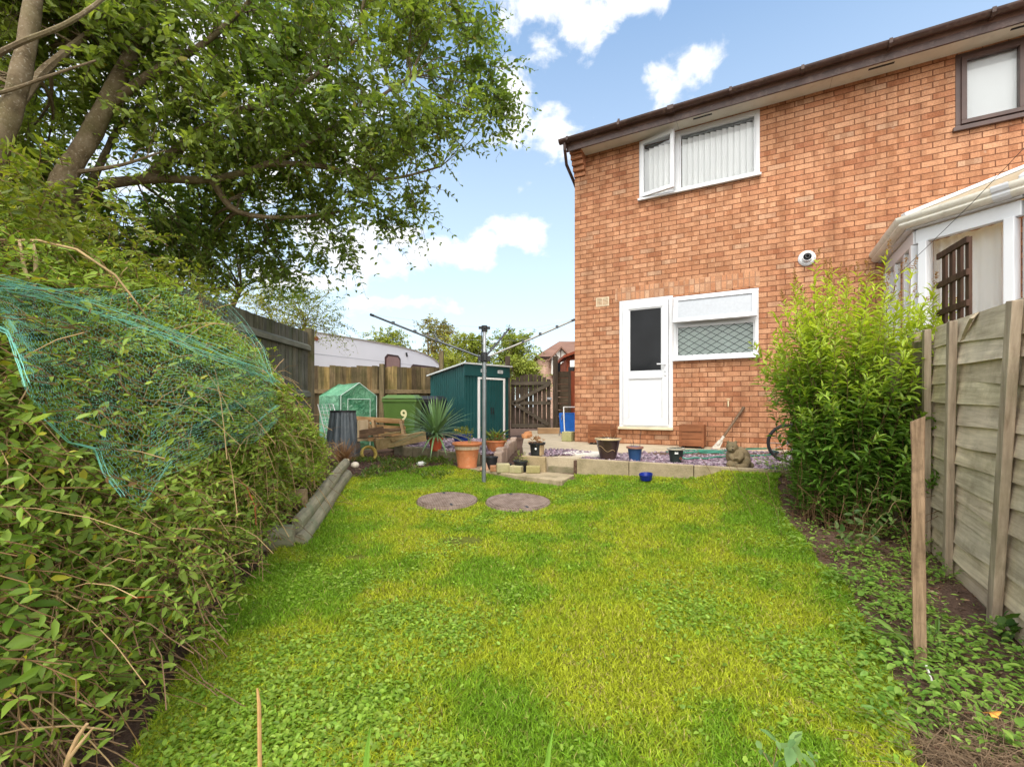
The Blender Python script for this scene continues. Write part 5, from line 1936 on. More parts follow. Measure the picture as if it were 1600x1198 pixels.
# ---- big yellow-green bush on the right
rng = np.random.default_rng(71)
BB = np.array([2.60, 3.50, .12])
n = 420
th = rng.uniform(0, 2 * PI, n)
q_ = np.sqrt(rng.random(n))
P = np.stack([BB[0] + .34 * q_ * np.cos(th), BB[1] + .34 * q_ * np.sin(th), np.full(n, .12)], -1)
spread = rng.random(n) ** .75
tgt = np.stack([BB[0] + .05 + np.cos(th) * (.18 + .54 * spread + .20 * spread * (np.cos(th) > 0)), BB[1] + np.sin(th) * (.15 + .52 * spread), .30 + (1.84 - .62 * spread ** 2) * (1 - .78 * rng.random(n) ** 1.25)], -1)
tgt[:, 0] = np.minimum(tgt[:, 0], 3.02 + .54 * (tgt[:, 1] - 3.45) + .55 * (tgt[:, 2] > 1.42))
bpx = 800 + F * tgt[:, 0] / tgt[:, 1]
lowz = tgt[:, 2] < 1.4
tgt[:, 0] += np.where(lowz, np.maximum(0, 1266 - bpx) / F * tgt[:, 1], 0)
hgt = tgt[:, 2]
K = 24
t = np.linspace(0, 1, K + 1)
C = P[:, None] + (tgt - P)[:, None] * np.stack([t ** 1.5, t ** 1.5, t ** .92], -1)[None]
C += np.cumsum(rng.normal(0, .009, C.shape), 1)
C[:, :, 2] -= (rng.random(n)[:, None] * .16 * spread[:, None]) * t[None] ** 3
st = [strips(C, rng.uniform(.0024, .0042, n)[:, None] * (1.1 - .75 * t[None]), 4)]
LP = []
T = nrm(np.gradient(C, axis=1))
sub = np.linspace(.12, 1, 48)
for s_ in sub:
    fi = s_ * K
    i0 = np.minimum(fi.astype(int) if hasattr(fi, 'astype') else int(fi), K - 1)
    fr_ = fi - i0
    pos = C[:, i0] * (1 - fr_) + C[:, i0 + 1] * fr_
    tg = T[:, i0]
    for rep in range(2):
        ang = rng.uniform(0, 2 * PI, n)
        ref = nrm(np.cross(tg, np.array([.3, .2, 1.])))
        bi = np.cross(tg, ref)
        out_ = ref * np.cos(ang)[:, None] + bi * np.sin(ang)[:, None]
        A_ = tg * (.35 + .5 * (s_ > .9)) + out_ + rng.normal(0, .15, (n, 3)) + np.array([0, 0, .12])
        N_ = np.array([0, 0, 1.]) + rng.normal(0, .3, (n, 3)) + tg * .4
        ln_ = .092 * rng.uniform(.7, 1.15, n) * (1.05 - .35 * s_ ** 6)
        kp = rng.random(n) < (.30 + .62 * s_) * np.where(hgt < .8, .75, 1)
        LP.append((pos[kp], A_[kp], N_[kp], ln_[kp], np.full(kp.sum(), s_), hgt[kp] / 2.2))
p, a, nn, ll, ss, hh = [np.concatenate([q2[i] for q2 in LP]) for i in range(6)]
V, fs = leaves(p, a, nn, ll, ll * .29)
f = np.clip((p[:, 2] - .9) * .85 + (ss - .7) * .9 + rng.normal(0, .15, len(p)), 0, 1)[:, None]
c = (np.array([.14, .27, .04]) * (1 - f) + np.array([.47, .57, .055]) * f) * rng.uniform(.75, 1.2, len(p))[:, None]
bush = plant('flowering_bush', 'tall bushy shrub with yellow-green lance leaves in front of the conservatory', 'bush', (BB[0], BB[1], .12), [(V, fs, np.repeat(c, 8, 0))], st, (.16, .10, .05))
# faded rusty flower spikes on the tallest shoots
tops = np.argsort(-C[:, -1, 2])[:46]
fp, fa, fn = [], [], []
for i in tops:
    for k in range(60):
        s_ = rng.random()
        fp.append(C[i, -1] + T[i, -1] * s_ * .11 + rng.normal(0, .010 * (1.2 - s_), 3))
        fa.append(rng.normal(0, 1, 3) + T[i, -1])
        fn.append(rng.normal(0, 1, 3))
fp, fa, fn = map(np.array, (fp, fa, fn))
V, fs = leaves(fp, fa, fn, rng.uniform(.008, .018, len(fp)), rng.uniform(.006, .010, len(fp)), LEAF_SIMPLE)
np_mesh('flower_spikes', V, fs, LEAFM, bush, np.repeat(palette(rng, len(fp), (.22, .10, .03), (.36, .21, .06)), 4, 0), rel=(BB[0], BB[1], .12))
m3 = 160
x0 = BB[0] + rng.normal(0, .3, m3)
y0 = BB[1] + rng.normal(-.1, .28, m3)
t = np.linspace(0, 1, 7)
C4 = np.stack([x0, y0, np.full(m3, .13)], -1)[:, None] + nrm(rng.normal(0, .45, (m3, 3)) + np.array([0, 0, 1.]))[:, None] * (rng.uniform(.2, .75, m3)[:, None] * t)[..., None]
C4 += np.cumsum(rng.normal(0, .012, C4.shape), 1)
v, f = strips(C4, np.full(C4.shape[:2], .0019), 3)
np_mesh('dead_stems', v, f, STEMM, bush, np.broadcast_to(np.array((.17, .095, .05)), (len(v), 3)) * (.5 + fbm(v[:, 0] * 20, v[:, 1] * 20, v[:, 2] * 9))[:, None], rel=(BB[0], BB[1], .12))

# sapling with oval leaves at the foot of the bush
def sapling(label, base, tips, leaf, pal, seed, k=9, r=.003, lw=.55, name='sapling', cat='sapling', stem=(.28, .19, .1), group=None, up=.8):
    rng = np.random.default_rng(seed)
    b = np.array(base)
    ls, st = [], []
    for tp in tips:
        P = b[None] + rng.normal(0, .01, (1, 3)) * np.array([1, 1, 0])
        D = np.array(tp) - P[0]
        L = np.linalg.norm(D)
        p, a, nn, ll, ww, sid, tt, C = shoots(rng, P, D[None] + np.array([[0, 0, .12 * L]]), np.array([L]), k, leaf, leaf * lw, .14, 1.0, 1.0, .4)
        kp = tt > .25
        V, fs = leaves(p[kp], a[kp], nn[kp], ll[kp], ww[kp])
        ls.append((V, fs, np.repeat(palette(rng, kp.sum(), *pal), 8, 0)))
        st.append(strips(C, np.linspace(r, r * .4, k + 1)[None], 5))
    return plant(name, label, cat, base, ls, st, stem, group=group)
b = W(1335, 865, 2.9)
sapling('sapling with oval dull green leaves at the foot of the bush', (b.x, b.y, .1), [W(1378, 730, 2.8), W(1300, 810, 2.75), W(1420, 750, 2.9), W(1405, 800, 2.8), W(1330, 780, 2.75)], .062, ((.07, .14, .04), (.16, .23, .06)), 81, 11)
b = W(1225, 1260, 1.12)
sapling('grey-green seedling with round leaves at the bottom edge of the lawn', (b.x, b.y, .0), [W(1245, 1112, 1.05), W(1200, 1165, 1.03), W(1280, 1160, 1.07), W(1252, 1185, 1.0), W(1215, 1125, 1.1)], .046, ((.13, .24, .08), (.22, .34, .11)), 82, 5, .002, .62)
b = W(1450, 1010, 1.95)
sapling('clump of long green dock leaves at the foot of the wooden stake', (b.x, b.y, .0), [W(1400, 985, 1.8), W(1475, 985, 1.85), W(1420, 1030, 1.75), W(1462, 1040, 1.8), W(1520, 985, 1.9)], .12, ((.09, .18, .03), (.17, .27, .05)), 83, 4, .003, .25)
b = W(1590, 1010, 2.05)
sapling('broad dark green leaves growing against the foot of the lap fence', (b.x - .05, b.y, .03), [W(1570, 955, 1.98), W(1600, 960, 1.98), W(1585, 985, 1.95)], .085, ((.05, .12, .02), (.10, .18, .03)), 84, 4, .003, .6)
# weeds in the right border
rng = np.random.default_rng(91)
n = 3100
yy = rng.uniform(1.2, 4.9, n)
edge = np.interp(yy, RY, RX)
xx = edge + rng.uniform(-.12, .85, n) ** 1.0
den = fbm(xx * 2.6, yy * 2.6, 3.0, 3)
fx = F0.x + (yy - F0.y) * .5386
kp = (xx < fx - .03) & (rng.random(n) < np.clip((den - .36) * 4, .04, 1) * np.where(yy > 2.75, .65, 1.0))
xx, yy = xx[kp], yy[kp]
m_ = 6
cx_ = np.repeat(xx, m_)
cy_ = np.repeat(yy, m_)
n = len(cx_)
th = rng.uniform(0, 2 * PI, n)
el_ = rng.uniform(.1, .9, n)
hh = np.repeat(rng.uniform(.02, .12, len(xx)), m_)
P = np.stack([cx_ + .022 * np.cos(th), cy_ + .022 * np.sin(th), gz(cx_, cy_) + hh * rng.uniform(.6, 1.1, n)], -1)
A = np.stack([np.cos(th), np.sin(th), el_ - .45], -1)
N = rng.normal(0, .25, (n, 3)) + np.array([0, 0, 1.])
L = rng.uniform(.014, .042, n) * np.repeat(rng.uniform(.6, 1.2, len(xx)), m_)
V, fs = leaves(P, A, N, L, L * np.repeat(rng.uniform(.35, .75, len(xx)), m_))
kind(np_mesh('border_weeds', V, fs, LEAFM, col=np.repeat(palette(rng, n, (.13, .27, .035), (.30, .44, .08)), 8, 0)), 'stuff')
# weeds and grass tufts along the soil bed at the back left
n = 600
xx = rng.uniform(-2.3, -.75, n)
yy = rng.uniform(5.2, 6.6, n)
kp = rng.random(n) < np.clip((fbm(xx * 3, yy * 3, 6.0) - .42) * 5, 0, 1)
xx, yy = np.repeat(xx[kp], 7), np.repeat(yy[kp], 7)
n = len(xx)
th = rng.uniform(0, 2 * PI, n)
P = np.stack([xx + rng.normal(0, .02, n), yy + rng.normal(0, .02, n), gz(xx, yy) + rng.uniform(.0, .05, n)], -1)
A = np.stack([np.cos(th) * .7, np.sin(th) * .7, rng.uniform(.2, 1.2, n)], -1)
V, fs = leaves(P, A, rng.normal(0, .4, (n, 3)) + np.array([0, 0, 1.]), rng.uniform(.03, .07, n), rng.uniform(.008, .022, n))
kind(np_mesh('bed_weeds', V, fs, LEAFM, col=np.repeat(palette(rng, n, (.075, .15, .02), (.18, .25, .04), .2, (.08, (.3, .2, .08))), 8, 0)), 'stuff')
# mulch and dead leaves on the bare soil
def litter(name, poly, n, seed, pal, size=(.01, .04)):
    rng = np.random.default_rng(seed)
    xs, ys = [q_[0] for q_ in poly], [q_[1] for q_ in poly]
    x, y = rng.uniform(min(xs), max(xs), n), rng.uniform(min(ys), max(ys), n)
    k = inside(poly, x, y)
    x, y = x[k], y[k]
    n = len(x)
    th = rng.uniform(0, 2 * PI, n)
    P = np.stack([x, y, gz(x, y) + rng.uniform(.003, .02, n)], -1)
    A = np.stack([np.cos(th), np.sin(th), rng.normal(0, .18, n)], -1)
    L = rng.uniform(*size, n)
    V, fs = leaves(P, A, rng.normal(0, .4, (n, 3)) + np.array([0, 0, 1.]), L, L * rng.uniform(.12, .5, n), LEAF_SIMPLE)
    pal = np.array(pal)
    c = pal[rng.integers(0, len(pal), n)] * rng.uniform(.6, 1.3, n)[:, None]
    return kind(np_mesh(name, V, fs, STEMM, col=np.repeat(c, 4, 0)), 'stuff')
BROWNS = [(.15, .075, .04), (.22, .12, .065), (.09, .05, .035), (.30, .19, .10), (.12, .05, .035), (.38, .28, .17)]
litter('border_litter', [(1.15, 1.2), (1.95, 1.2), (3.6, 4.5), (3.2, 5.0), (2.7, 4.9), (1.9, 3.0), (1.45, 1.9)], 9000, 101, BROWNS)
litter('bed_litter', [(-2.9, 5.2), (-1.9, 5.3), (-.75, 6.2), (-.9, 6.6), (-2.0, 7.6), (-2.9, 7.6)], 7000, 102, BROWNS + [(.10, .045, .045), (.16, .07, .06)], (.012, .05))
litter('hedge_litter', [(-1.0, .9), (-1.5, 2.0), (-1.75, 3.2), (-2.2, 5.2), (-3.0, 5.2), (-3.0, .9)], 8000, 103, BROWNS, (.012, .055))
# dried heathery clump at the lower right
rng = np.random.default_rng(111)
n = 2600
cx0 = np.array([1.52, 1.30])
x0 = cx0[0] + rng.normal(0, .17, n)
y0 = cx0[1] + rng.normal(0, .10, n)
D = nrm(np.stack([rng.normal(0, .9, n) - .15, rng.normal(-.2, .8, n), rng.uniform(.15, .8, n)], -1))
t = np.linspace(0, 1, 6)
C = np.stack([x0, y0, gz(x0, y0)], -1)[:, None] + D[:, None] * (rng.uniform(.06, .22, n)[:, None] * t)[..., None]
C += np.cumsum(rng.normal(0, .006, C.shape), 1)
C[:, :, 2] -= .06 * t[None] ** 2
v, f = strips(C, np.full(C.shape[:2], .0009), 3)
root = thing('dry_shrub', 'dried brown twiggy shrub in the lower right corner', 'shrub', (cx0[0], cx0[1], 0))
np_mesh('twigs', v, f, STEMM, root, (np.array((.23, .155, .095)) * (.45 + 1.1 * fbm(v[:, 0] * 14, v[:, 1] * 14, v[:, 2] * 14))[:, None]), rel=(cx0[0], cx0[1], 0))
k = rng.permutation(n)[:420]
p = C[k, 4]
V, fs = leaves(p, rng.normal(0, 1, (420, 3)), rng.normal(0, 1, (420, 3)), rng.uniform(.006, .016, 420), rng.uniform(.002, .005, 420), LEAF_SIMPLE)
np_mesh('foliage', V, fs, LEAFM, root, np.repeat(palette(rng, 420, (.10, .13, .05), (.2, .22, .1)), 4, 0), rel=(cx0[0], cx0[1], 0))
def fallen(label, p, size, col, seed, axis=(1, .2, .1)):
    rg = random.Random(seed)
    vs, fs = [(0, 0, 0)], []
    n = 14
    for k in range(n):
        a = 2 * PI * k / n
        r = size * (.5 + .28 * math.cos(a * 3) * .5 + rg.uniform(-.12, .12)) * (1.2 if k % 7 == 0 else 1)
        vs.append((r * math.cos(a) * 1.25, r * math.sin(a) * .8, .15 * size * math.sin(a * 2 + 1) + rg.uniform(0, .1) * size))
    fs = [(0, k + 1, (k + 1) % n + 1) for k in range(n)]
    m = MB().add(vs, fs)
    o = m.build('fallen_leaf', m_plain('fallen_leaf_' + str(seed), col, .7, .2, .35, 30), None, smooth=True)
    o.location = p
    s_ = o.modifiers.new('thickness', 'SOLIDIFY')
    s_.thickness = .001
    return tag(o, label, 'leaf')
pz_ = W(1551, 1115, 1.38)
fallen('curled orange fallen leaf on the dry shrub in the lower right', (pz_.x, pz_.y, pz_.z), .034, (.62, .28, .05), 1)
pz_ = W(1236, 758, 4.3)
fallen('pale green torn leaf lying by the bush edge of the lawn', (pz_.x, pz_.y, gzf(pz_.x, pz_.y) + .02), .05, (.50, .55, .30), 2)
# dead stalks in the foreground
dry_stem('upright broken dry stalk with forked top at the bottom edge of the lawn', [(-.545, .98, 0), (-.547, .98, .2), (-.552, .985, .40), (-.556, .985, .435)], [.0052, .0048, .0042, .002], (.42, .25, .10))
dry_stem('forked light brown dead stalk at the bottom left edge', [W(92, 1240, 1.02), W(108, 1180, 1.0), W(122, 1150, 1.0), W(136, 1130, 1.0)], [.006, .0055, .005, .003], (.46, .31, .16))
dry_stem('thin side twig of dead stalk at the bottom left edge', [W(104, 1190, 1.0), W(126, 1160, .99), W(146, 1136, .99)], [.004, .0035, .002], (.46, .31, .16))
dry_stem('white plastic cane lying at the foot of the wooden stake', [W(1446, 1036, 1.72), W(1455, 1060, 1.70), W(1466, 1093, 1.66)], .004, (.75, .73, .70), 'cane', 'white_cane')
def blade(label, pts, w_):
    vs, fs = [], []
    b0 = Vector(pts[0])
    n = len(pts)
    for i, p in enumerate(pts):
        p = Vector(p) - b0
        k = w_ * (1 - (i / (n - 1)) ** 2 * .92)
        vs += [p + Vector((-k, 0, 0)), p + Vector((0, .004, 0)), p + Vector((k, 0, 0))]
    for i in range(n - 1):
        for j in (0, 1):
            fs.append((i * 3 + j, i * 3 + j + 1, i * 3 + 4 + j, i * 3 + 3 + j))
    m = MB().add(vs, fs)
    o = m.build('broad_grass', m_plain('blade_green_' + label[:5], (.17, .32, .04), .5, .3, .15, 30), None, smooth=True)
    o.location = b0
    return tag(o, label, 'grass')
blade('single broad grass blade at the bottom edge, left of centre', [W(566, 1300, .95), W(570, 1220, .94), W(574, 1170, .94), W(579, 1130, .95)], .0085)
blade('single broad grass blade at the bottom edge, right of centre', [W(845, 1300, .95), W(852, 1220, .94), W(858, 1170, .94), W(865, 1134, .95)], .0075)
# rusty dry tuft in the soil bed
rng = np.random.default_rng(121)
n = 260
b = W(536, 716, 6.15)
b = np.array([b.x, b.y, gzf(b.x, b.y)])
D = nrm(np.stack([rng.normal(0, .38, n), rng.normal(0, .38, n), np.ones(n)], -1))
t = np.linspace(0, 1, 6)
C = b[None, None] + D[:, None] * (rng.uniform(.15, .42, n)[:, None] * t)[..., None]
C[:, :, :2] += (D[:, None, :2] * (t[None, :, None] ** 2) * .16)
C[:, :, 2] -= .05 * t[None] ** 2
v, f = strips(C, np.broadcast_to(np.linspace(.0035, .001, 6)[None], C.shape[:2]), 3)
root = thing('grass_tuft', 'rusty dry ornamental grass tuft in the soil bed by the ribbed pot', 'grass tuft', tuple(b))
np_mesh('blades', v, f, STEMM, root, np.array((.36, .19, .08)) * (.5 + fbm(v[:, 0] * 30, v[:, 1] * 30, 1.0))[:, None], rel=tuple(b))
# ------------------------------------------------------------------ rotary dryer
DRY = m_plain('grey_tube', (.22, .24, .25), .4, .5, .12, 9, .6)
DARKTUBE = m_plain('dark_tube', (.05, .055, .06), .4, .5, .2, 9, .4)
rx, ry = -.317, 5.08
rz = gzf(rx, ry)
rd = thing('rotary_dryer', 'grey rotary clothes dryer with open arms standing on the lawn', 'clothes dryer', (rx, ry, rz))
MB().tube([(0, 0, -.05), (.004, 0, 1.42)], .0235, 14).build('pole', DRY, rd, smooth=True)
MB().tube([(.004, 0, 1.41), (.006, 0, 1.74)], .019, 12).build('upper_pole', METAL, rd, smooth=True)
m = MB()
m.tube([(.004, 0, 1.36), (.004, 0, 1.47)], .037, 12)
for k in range(4):
    a = R(90 * k + 10)
    m.box((.004 + .045 * math.cos(a), .045 * math.sin(a), 1.40), (.05, .03, .06), Matrix.Rotation(a, 3, 'Z'))
m.build('hub', BLACK, rd, bevel=.003)
m = MB()
m.tube([(.006, 0, 1.70), (.006, 0, 1.77)], .034, 12)
for k in range(4):
    a = R(90 * k + 10)
    m.box((.006 + .04 * math.cos(a), .04 * math.sin(a), 1.745), (.05, .022, .03), Matrix.Rotation(a, 3, 'Z'))
m.tube([(-.02, -.01, 1.47), (-.024, -.012, 1.7)], .006, 6)
m.build('top_cap', BLACK, rd, bevel=.003)
tips = [(-1.25, -.05, 1.92 + .15), (1.04, .22, 1.98 + .08), (.275, .86, 2.02 + .06)]
tips = [(p[0], p[1], W(0, yy, ry + p[1]).z - rz) for p, yy in zip(tips, (492, 500, 514))]
hz0 = 1.40
AR = m_plain('arm_tube', (.10, .105, .11), .4, .5, .2, 9, .5)
AR2 = m_plain('arm_tube_pale', (.26, .25, .23), .4, .5, .2, 9, .5)
for i, tpt in enumerate(tips):
    d = Vector(tpt) - Vector((0, 0, hz0))
    s0 = Vector((0, 0, hz0)) + d.normalized() * .05
    a = MB().tube([s0, s0.lerp(Vector(tpt), .5) - Vector((0, 0, .006)), Vector(tpt)], .0115, 8).build('arm', AR2 if i == 1 else AR, rd, smooth=True)
    MB().tube([Vector(tpt) - d.normalized() * .03, Vector(tpt) + d.normalized() * .015], .0145, 8).build('arm_cap', BLACK, a, smooth=True)
    m = MB()
    for f in (.4, .6, .8):
        q_ = s0.lerp(Vector(tpt), f)
        m.box(q_ + Vector((0, 0, .004)), (.03, .03, .034))
    m.build('line_clip', DARKTUBE, a)
m = MB()
for f in (.55, .78, .97):
    pts = [Vector((0, 0, hz0)).lerp(Vector(t_), f) + Vector((0, 0, .012)) for t_ in tips]
    for a, b in ((0, 2), (2, 1)):
        mid = (pts[a] + pts[b]) / 2 - Vector((0, 0, .03))
        m.tube([pts[a], mid, pts[b]], .0010, 4)
m.build('line', m_plain('pale_cord', (.45, .48, .5)), rd)

# ------------------------------------------------------------------ manhole covers in the lawn
COVM = Mat('rusty_cover', .9, .2)
v_ = COVM.coord()
wv = COVM.n('ShaderNodeTexWave')
wv.inputs['Scale'].default_value = 14
wv.inputs['Distortion'].default_value = 1.2
COVM.l(v_, wv.inputs['Vector'])
cc_ = COVM.mix(.75, COVM.ramp(wv.outputs['Fac'], [(.3, (.10, .065, .05)), (.7, (.23, .165, .135))]), COVM.ramp(COVM.noise(v_, 12, 8, .7), [(.3, (.09, .06, .045)), (.7, (.30, .23, .19))]))
COVM.base(cc_)
COVM.bump(wv.outputs['Fac'], .5, .006)
for (a, b), r, lab in ((COVERS[0][0], .29, 'round brown manhole cover in the lawn left of the dryer pole'), (COVERS[1][0], .31, 'round brown manhole cover in the lawn right of the dryer pole')):
    z0 = gzf(a, b)
    t_ = thing('manhole_cover', lab, 'manhole cover', (a, b, z0), .3, 'manhole covers in the lawn')
    t_.rotation_euler = (R(3.0), 0, .3)
    MB().lathe([(0, .03), (r * .9, .03), (r * .9, .024), (r * .97, .024), (r, .0), (r, -.05)], 40).build('cover', COVM.m, t_)
    m = MB()
    for s_ in (-1, 1):
        m.bx(-.012, .012, s_ * r * .78 - .03, s_ * r * .78 + .03, .028, .0315)
    m.build('key_slot', BLACK, t_)
# blue dog bowl
pb = W(1009.5, 748, 4.66)
bw = MB()
bw.lathe([(0, .006), (.045, .006), (.066, .058), (.07, .058), (.058, .0), (0, .0)], 28)
o = bw.build('dog_bowl', m_plain('bowl_blue', (.008, .022, .20), .3, .5, .2, 9), None, smooth=True)
o.location = (pb.x, pb.y, gzf(pb.x, pb.y) + .028)
o.rotation_euler = (R(8), R(-6), 0)
tag(o, 'small dark blue dog bowl on the lawn in front of the kerb', 'bowl')

# ------------------------------------------------------------------ pots
SOILM = m_plain('potting_soil', (.06, .04, .03), .95, .1, .4, 30, bump=.5)
def pot(name, label, p, prof, mat, soil_r, soil_z, n=28, square=False):
    root = thing(name, label, 'plant pot' if name != 'potted_plant' else 'potted plant', p)
    b = MB().lathe(prof, n)
    b.build('pot', mat, root, smooth=True)
    MB().lathe([(0, soil_z + .01), (soil_r * .6, soil_z + .012), (soil_r, soil_z)], 18).build('soil', SOILM, root, smooth=True)
    return root
def flower_prof(rt, rb, h, rim=.03, lip=.012):
    return [(0, 0), (rb, 0), (rb + (rt - rb) * .9, h - rim), (rt - .002, h - rim), (rt + lip, h - rim + .004), (rt + lip, h), (rt - .012, h), (rt - .02, h - rim * 1.2), (rb * .9, .03)]
def leafset(P, A, N, L, wr, pal, rng, shape=LEAF_FULL, warm=None):
    V, fs = leaves(np.array(P), np.array(A), np.array(N), np.array(L), np.array(L) * wr, shape)
    return V, fs, np.repeat(palette(rng, len(P), pal[0], pal[1], .2, warm), len(shape[0]), 0)
def add_foliage(root, sets, name='foliage', mat=LEAFM):
    v, f = merge([(a, b) for a, b, _ in sets])
    return np_mesh(name, v, f, mat, root, np.concatenate([c for _, _, c in sets]))
def bushy(root, z, r, h, n, leaf, pal, seed, wr=.45, warm=None):
    rg = np.random.default_rng(seed)
    d = nrm(rg.normal(0, 1, (n, 3)) * np.array([1, 1, .8]) + np.array([0, 0, .35]))
    P = d * (rg.random(n) ** .5)[:, None] * np.array([r, r, h]) + np.array([0, 0, z])
    P[:, 2] = np.maximum(P[:, 2], z - .03)
    A = d + rg.normal(0, .5, (n, 3))
    N = rg.normal(0, .4, (n, 3)) + np.array([0, 0, 1.])
    return add_foliage(root, [leafset(P, A, N, rg.uniform(.7, 1.2, n) * leaf, wr, pal, rg, LEAF_FULL, warm)])
def twigs(root, z, pts, r, col, name='twig'):
    m = MB()
    for a, b in pts:
        a, b = Vector(a), Vector(b)
        mid = (a + b) / 2 + Vector((.012, .005, 0))
        m.tube([a, mid, b], [r, r * .8, r * .5], 5)
    return m.build(name, m_plain('twig_' + str(len(bpy.data.materials)), col, .8), root, smooth=True)
# big terracotta pot on the slab path
p = W(730, 728.5, 5.86)
P0_ = (p.x, p.y, .262)
tp = pot('potted_plant', 'big terracotta pot with a banded rim on the slab path', P0_, [(0, 0), (.125, 0), (.128, .018), (.122, .03), (.150, .22), (.153, .228), (.158, .235), (.162, .275), (.166, .285), (.19, .292), (.196, .312), (.186, .325), (.168, .322), (.16, .29), (.12, .05)], TERRA, .158, .285, 36)
m = MB()
m.lathe([(.1585, .236), (.1632, .238), (.1668, .278), (.1622, .280)], 36)
m.build('band', m_plain('pale_band', (.56, .42, .29), .85, .2, .2, 40, bump=.6), tp, smooth=True)
rg = np.random.default_rng(7)
twigs(tp, 0, [((.03, .0, .28), (-.03, .0, .45)), ((.03, .01, .28), (.05, .0, .47)), ((.02, .01, .28), (.0, .05, .43))], .004, (.16, .22, .05))
bushy(tp, .47, .07, .05, 40, .045, ((.16, .20, .02), (.32, .30, .05)), 5, .5)
# cordyline in a red pot on the slate
p = W(681, 701, 6.62)
tp = pot('potted_plant', 'spiky green cordyline in a small red pot on the slate bed', (p.x, p.y, .405), flower_prof(.105, .075, .19), m_plain('red_plastic_pot', (.40, .075, .03), .5, .3, .15, 6), .095, .17)
rg = np.random.default_rng(8)
vs, fs_, cs = [], [], []
for k in range(120):
    a = rg.uniform(0, 2 * PI)
    up_ = rg.random() ** .8
    e = R(86 - 78 * up_)
    L = rg.uniform(.50, .78) * (1 - .12 * up_)
    wd_ = rg.uniform(.011, .017)
    dr = .05 + .75 * up_ ** 1.5
    d = Vector((math.cos(a) * math.cos(e), math.sin(a) * math.cos(e), math.sin(e)))
    sd = Vector((-math.sin(a), math.cos(a), 0))
    b0 = len(vs)
    c0 = np.array([.17, .28, .11]) * rg.uniform(.65, 1.5)
    if up_ > .85 and rg.random() < .25:
        c0 = np.array([.33, .28, .13])
    for i in range(8):
        t_ = i / 7
        q_ = Vector((0, 0, .22 + .06 * (1 - up_))) + d * (L * t_) - Vector((0, 0, dr * L * t_ * t_ * .75)) + Vector((d.x, d.y, 0)) * (dr * L * t_ * t_ * .2)
        k_ = wd_ * (math.sin(PI * min(1, t_ * .9 + .12)) ** .6) * (1 if i < 7 else .05)
        nn_ = sd.cross(d).normalized()
        vs += [q_ + sd * k_ + nn_ * k_ * .4, q_, q_ - sd * k_ + nn_ * k_ * .4]
        cs += [c0] * 3
    for i in range(7):
        for j in (0, 1):
            q2 = b0 + i * 3 + j
            fs_.append((q2, q2 + 1, q2 + 4, q2 + 3))
np_mesh('leaves', np.array([tuple(v) for v in vs]), [np.array(fs_)], m_leaf('sword_leaf', .2, .35, .5), tp, np.array(cs), smooth=True)
bushy(tp, .19, .09, .06, 60, .05, ((.12, .19, .03), (.3, .28, .06)), 15, .4)
# terracotta bowl with bedding plants
p = W(774, 703, 6.4)
tp = pot('potted_plant', 'terracotta bowl of trailing green plants by the stone wall edge', (p.x, p.y, .405), flower_prof(.152, .085, .17, .025), TERRA, .14, .155)
bushy(tp, .18, .16, .09, 220, .055, ((.10, .17, .025), (.26, .27, .04)), 9, .42, (.10, (.45, .13, .05)))
rg = np.random.default_rng(10)
P_, A_, N_, L_ = [], [], [], []
for k in range(16):
    a = rg.uniform(0, 2 * PI)
    P_.append((.05 * math.cos(a), .05 * math.sin(a), .17)); A_.append((math.cos(a) + .2, math.sin(a), .9)); N_.append((-math.cos(a), -math.sin(a), 1)); L_.append(rg.uniform(.16, .3))
add_foliage(tp, [leafset(P_, A_, N_, L_, .07, ((.16, .24, .08), (.25, .32, .12)), rg)], 'long_leaves')
# blue bowl behind
p = W(722, 690, 7.5)
tp = pot('potted_plant', 'blue glazed pot with yellow flowers half hidden behind the terracotta pot', (p.x, p.y, .405), flower_prof(.155, .11, .19, .03), m_plain('cobalt_glaze', (.015, .04, .20), .2, .6, .2, 8), .14, .17)
bushy(tp, .19, .17, .10, 150, .05, ((.12, .2, .03), (.30, .30, .05)), 11, .4, (.14, (.60, .42, .03)))
# black plastic pots on the path
def black_pot(label, p, rt, rb, h, plantseed=None):
    t_ = pot('potted_plant' if plantseed else 'plant_pot', label, p, flower_prof(rt, rb, h, .022, .006), BLACK, rt * .9, h * .85)
    if plantseed:
        bushy(t_, h, rt * .9, .10, 46, .05, ((.12, .19, .03), (.25, .26, .06)), plantseed, .3)
        twigs(t_, 0, [((0, 0, h * .8), (-.06, 0, h + .16)), ((.02, 0, h * .8), (.05, .02, h + .11))], .0025, (.34, .27, .13))
    return t_
black_pot('empty black pot on the slab path right of the dryer pole', (*W(767.5, 728, 5.72).xy, .262), .083, .068, .155)
black_pot('wide black pot with a straggly plant behind the concrete blocks', (*W(813.5, 734, 5.45).xy, .262), .082, .062, .135, 13)
black_pot('small squat black pot between the two pale concrete blocks', (*W(792, 729, 5.55).xy, .262), .055, .042, .085)
# black and wood pot on the patio
p = W(839, 710, 5.62)
tp = pot('potted_plant', 'black pot with a wooden facing and withered leaves beside the step', (p.x, p.y, TZ - .005), [(0, 0), (.075, 0), (.088, .135), (.105, .135), (.107, .16), (.092, .16), (.086, .13), (.05, .02)], BLACK, .088, .14)
m = MB()
for k in range(5):
    a = R(-62 + k * 19)
    m.box((.083 * math.cos(a) , .083 * math.sin(a), .067), (.012, .026, .128), Matrix.Rotation(a, 3, 'Z'))
m.build('wood_facing', m_wood('pot_wood', (.26, .17, .09), (.52, .38, .22), 'z', 2, .8), tp)
bushy(tp, .165, .08, .05, 60, .045, ((.28, .13, .06), (.42, .25, .13)), 14, .6)
m = MB().sphere((-.02, -.089, .085), (.013, .006, .013), 10, 6)
m.build('shell', WHITE, tp, smooth=True)
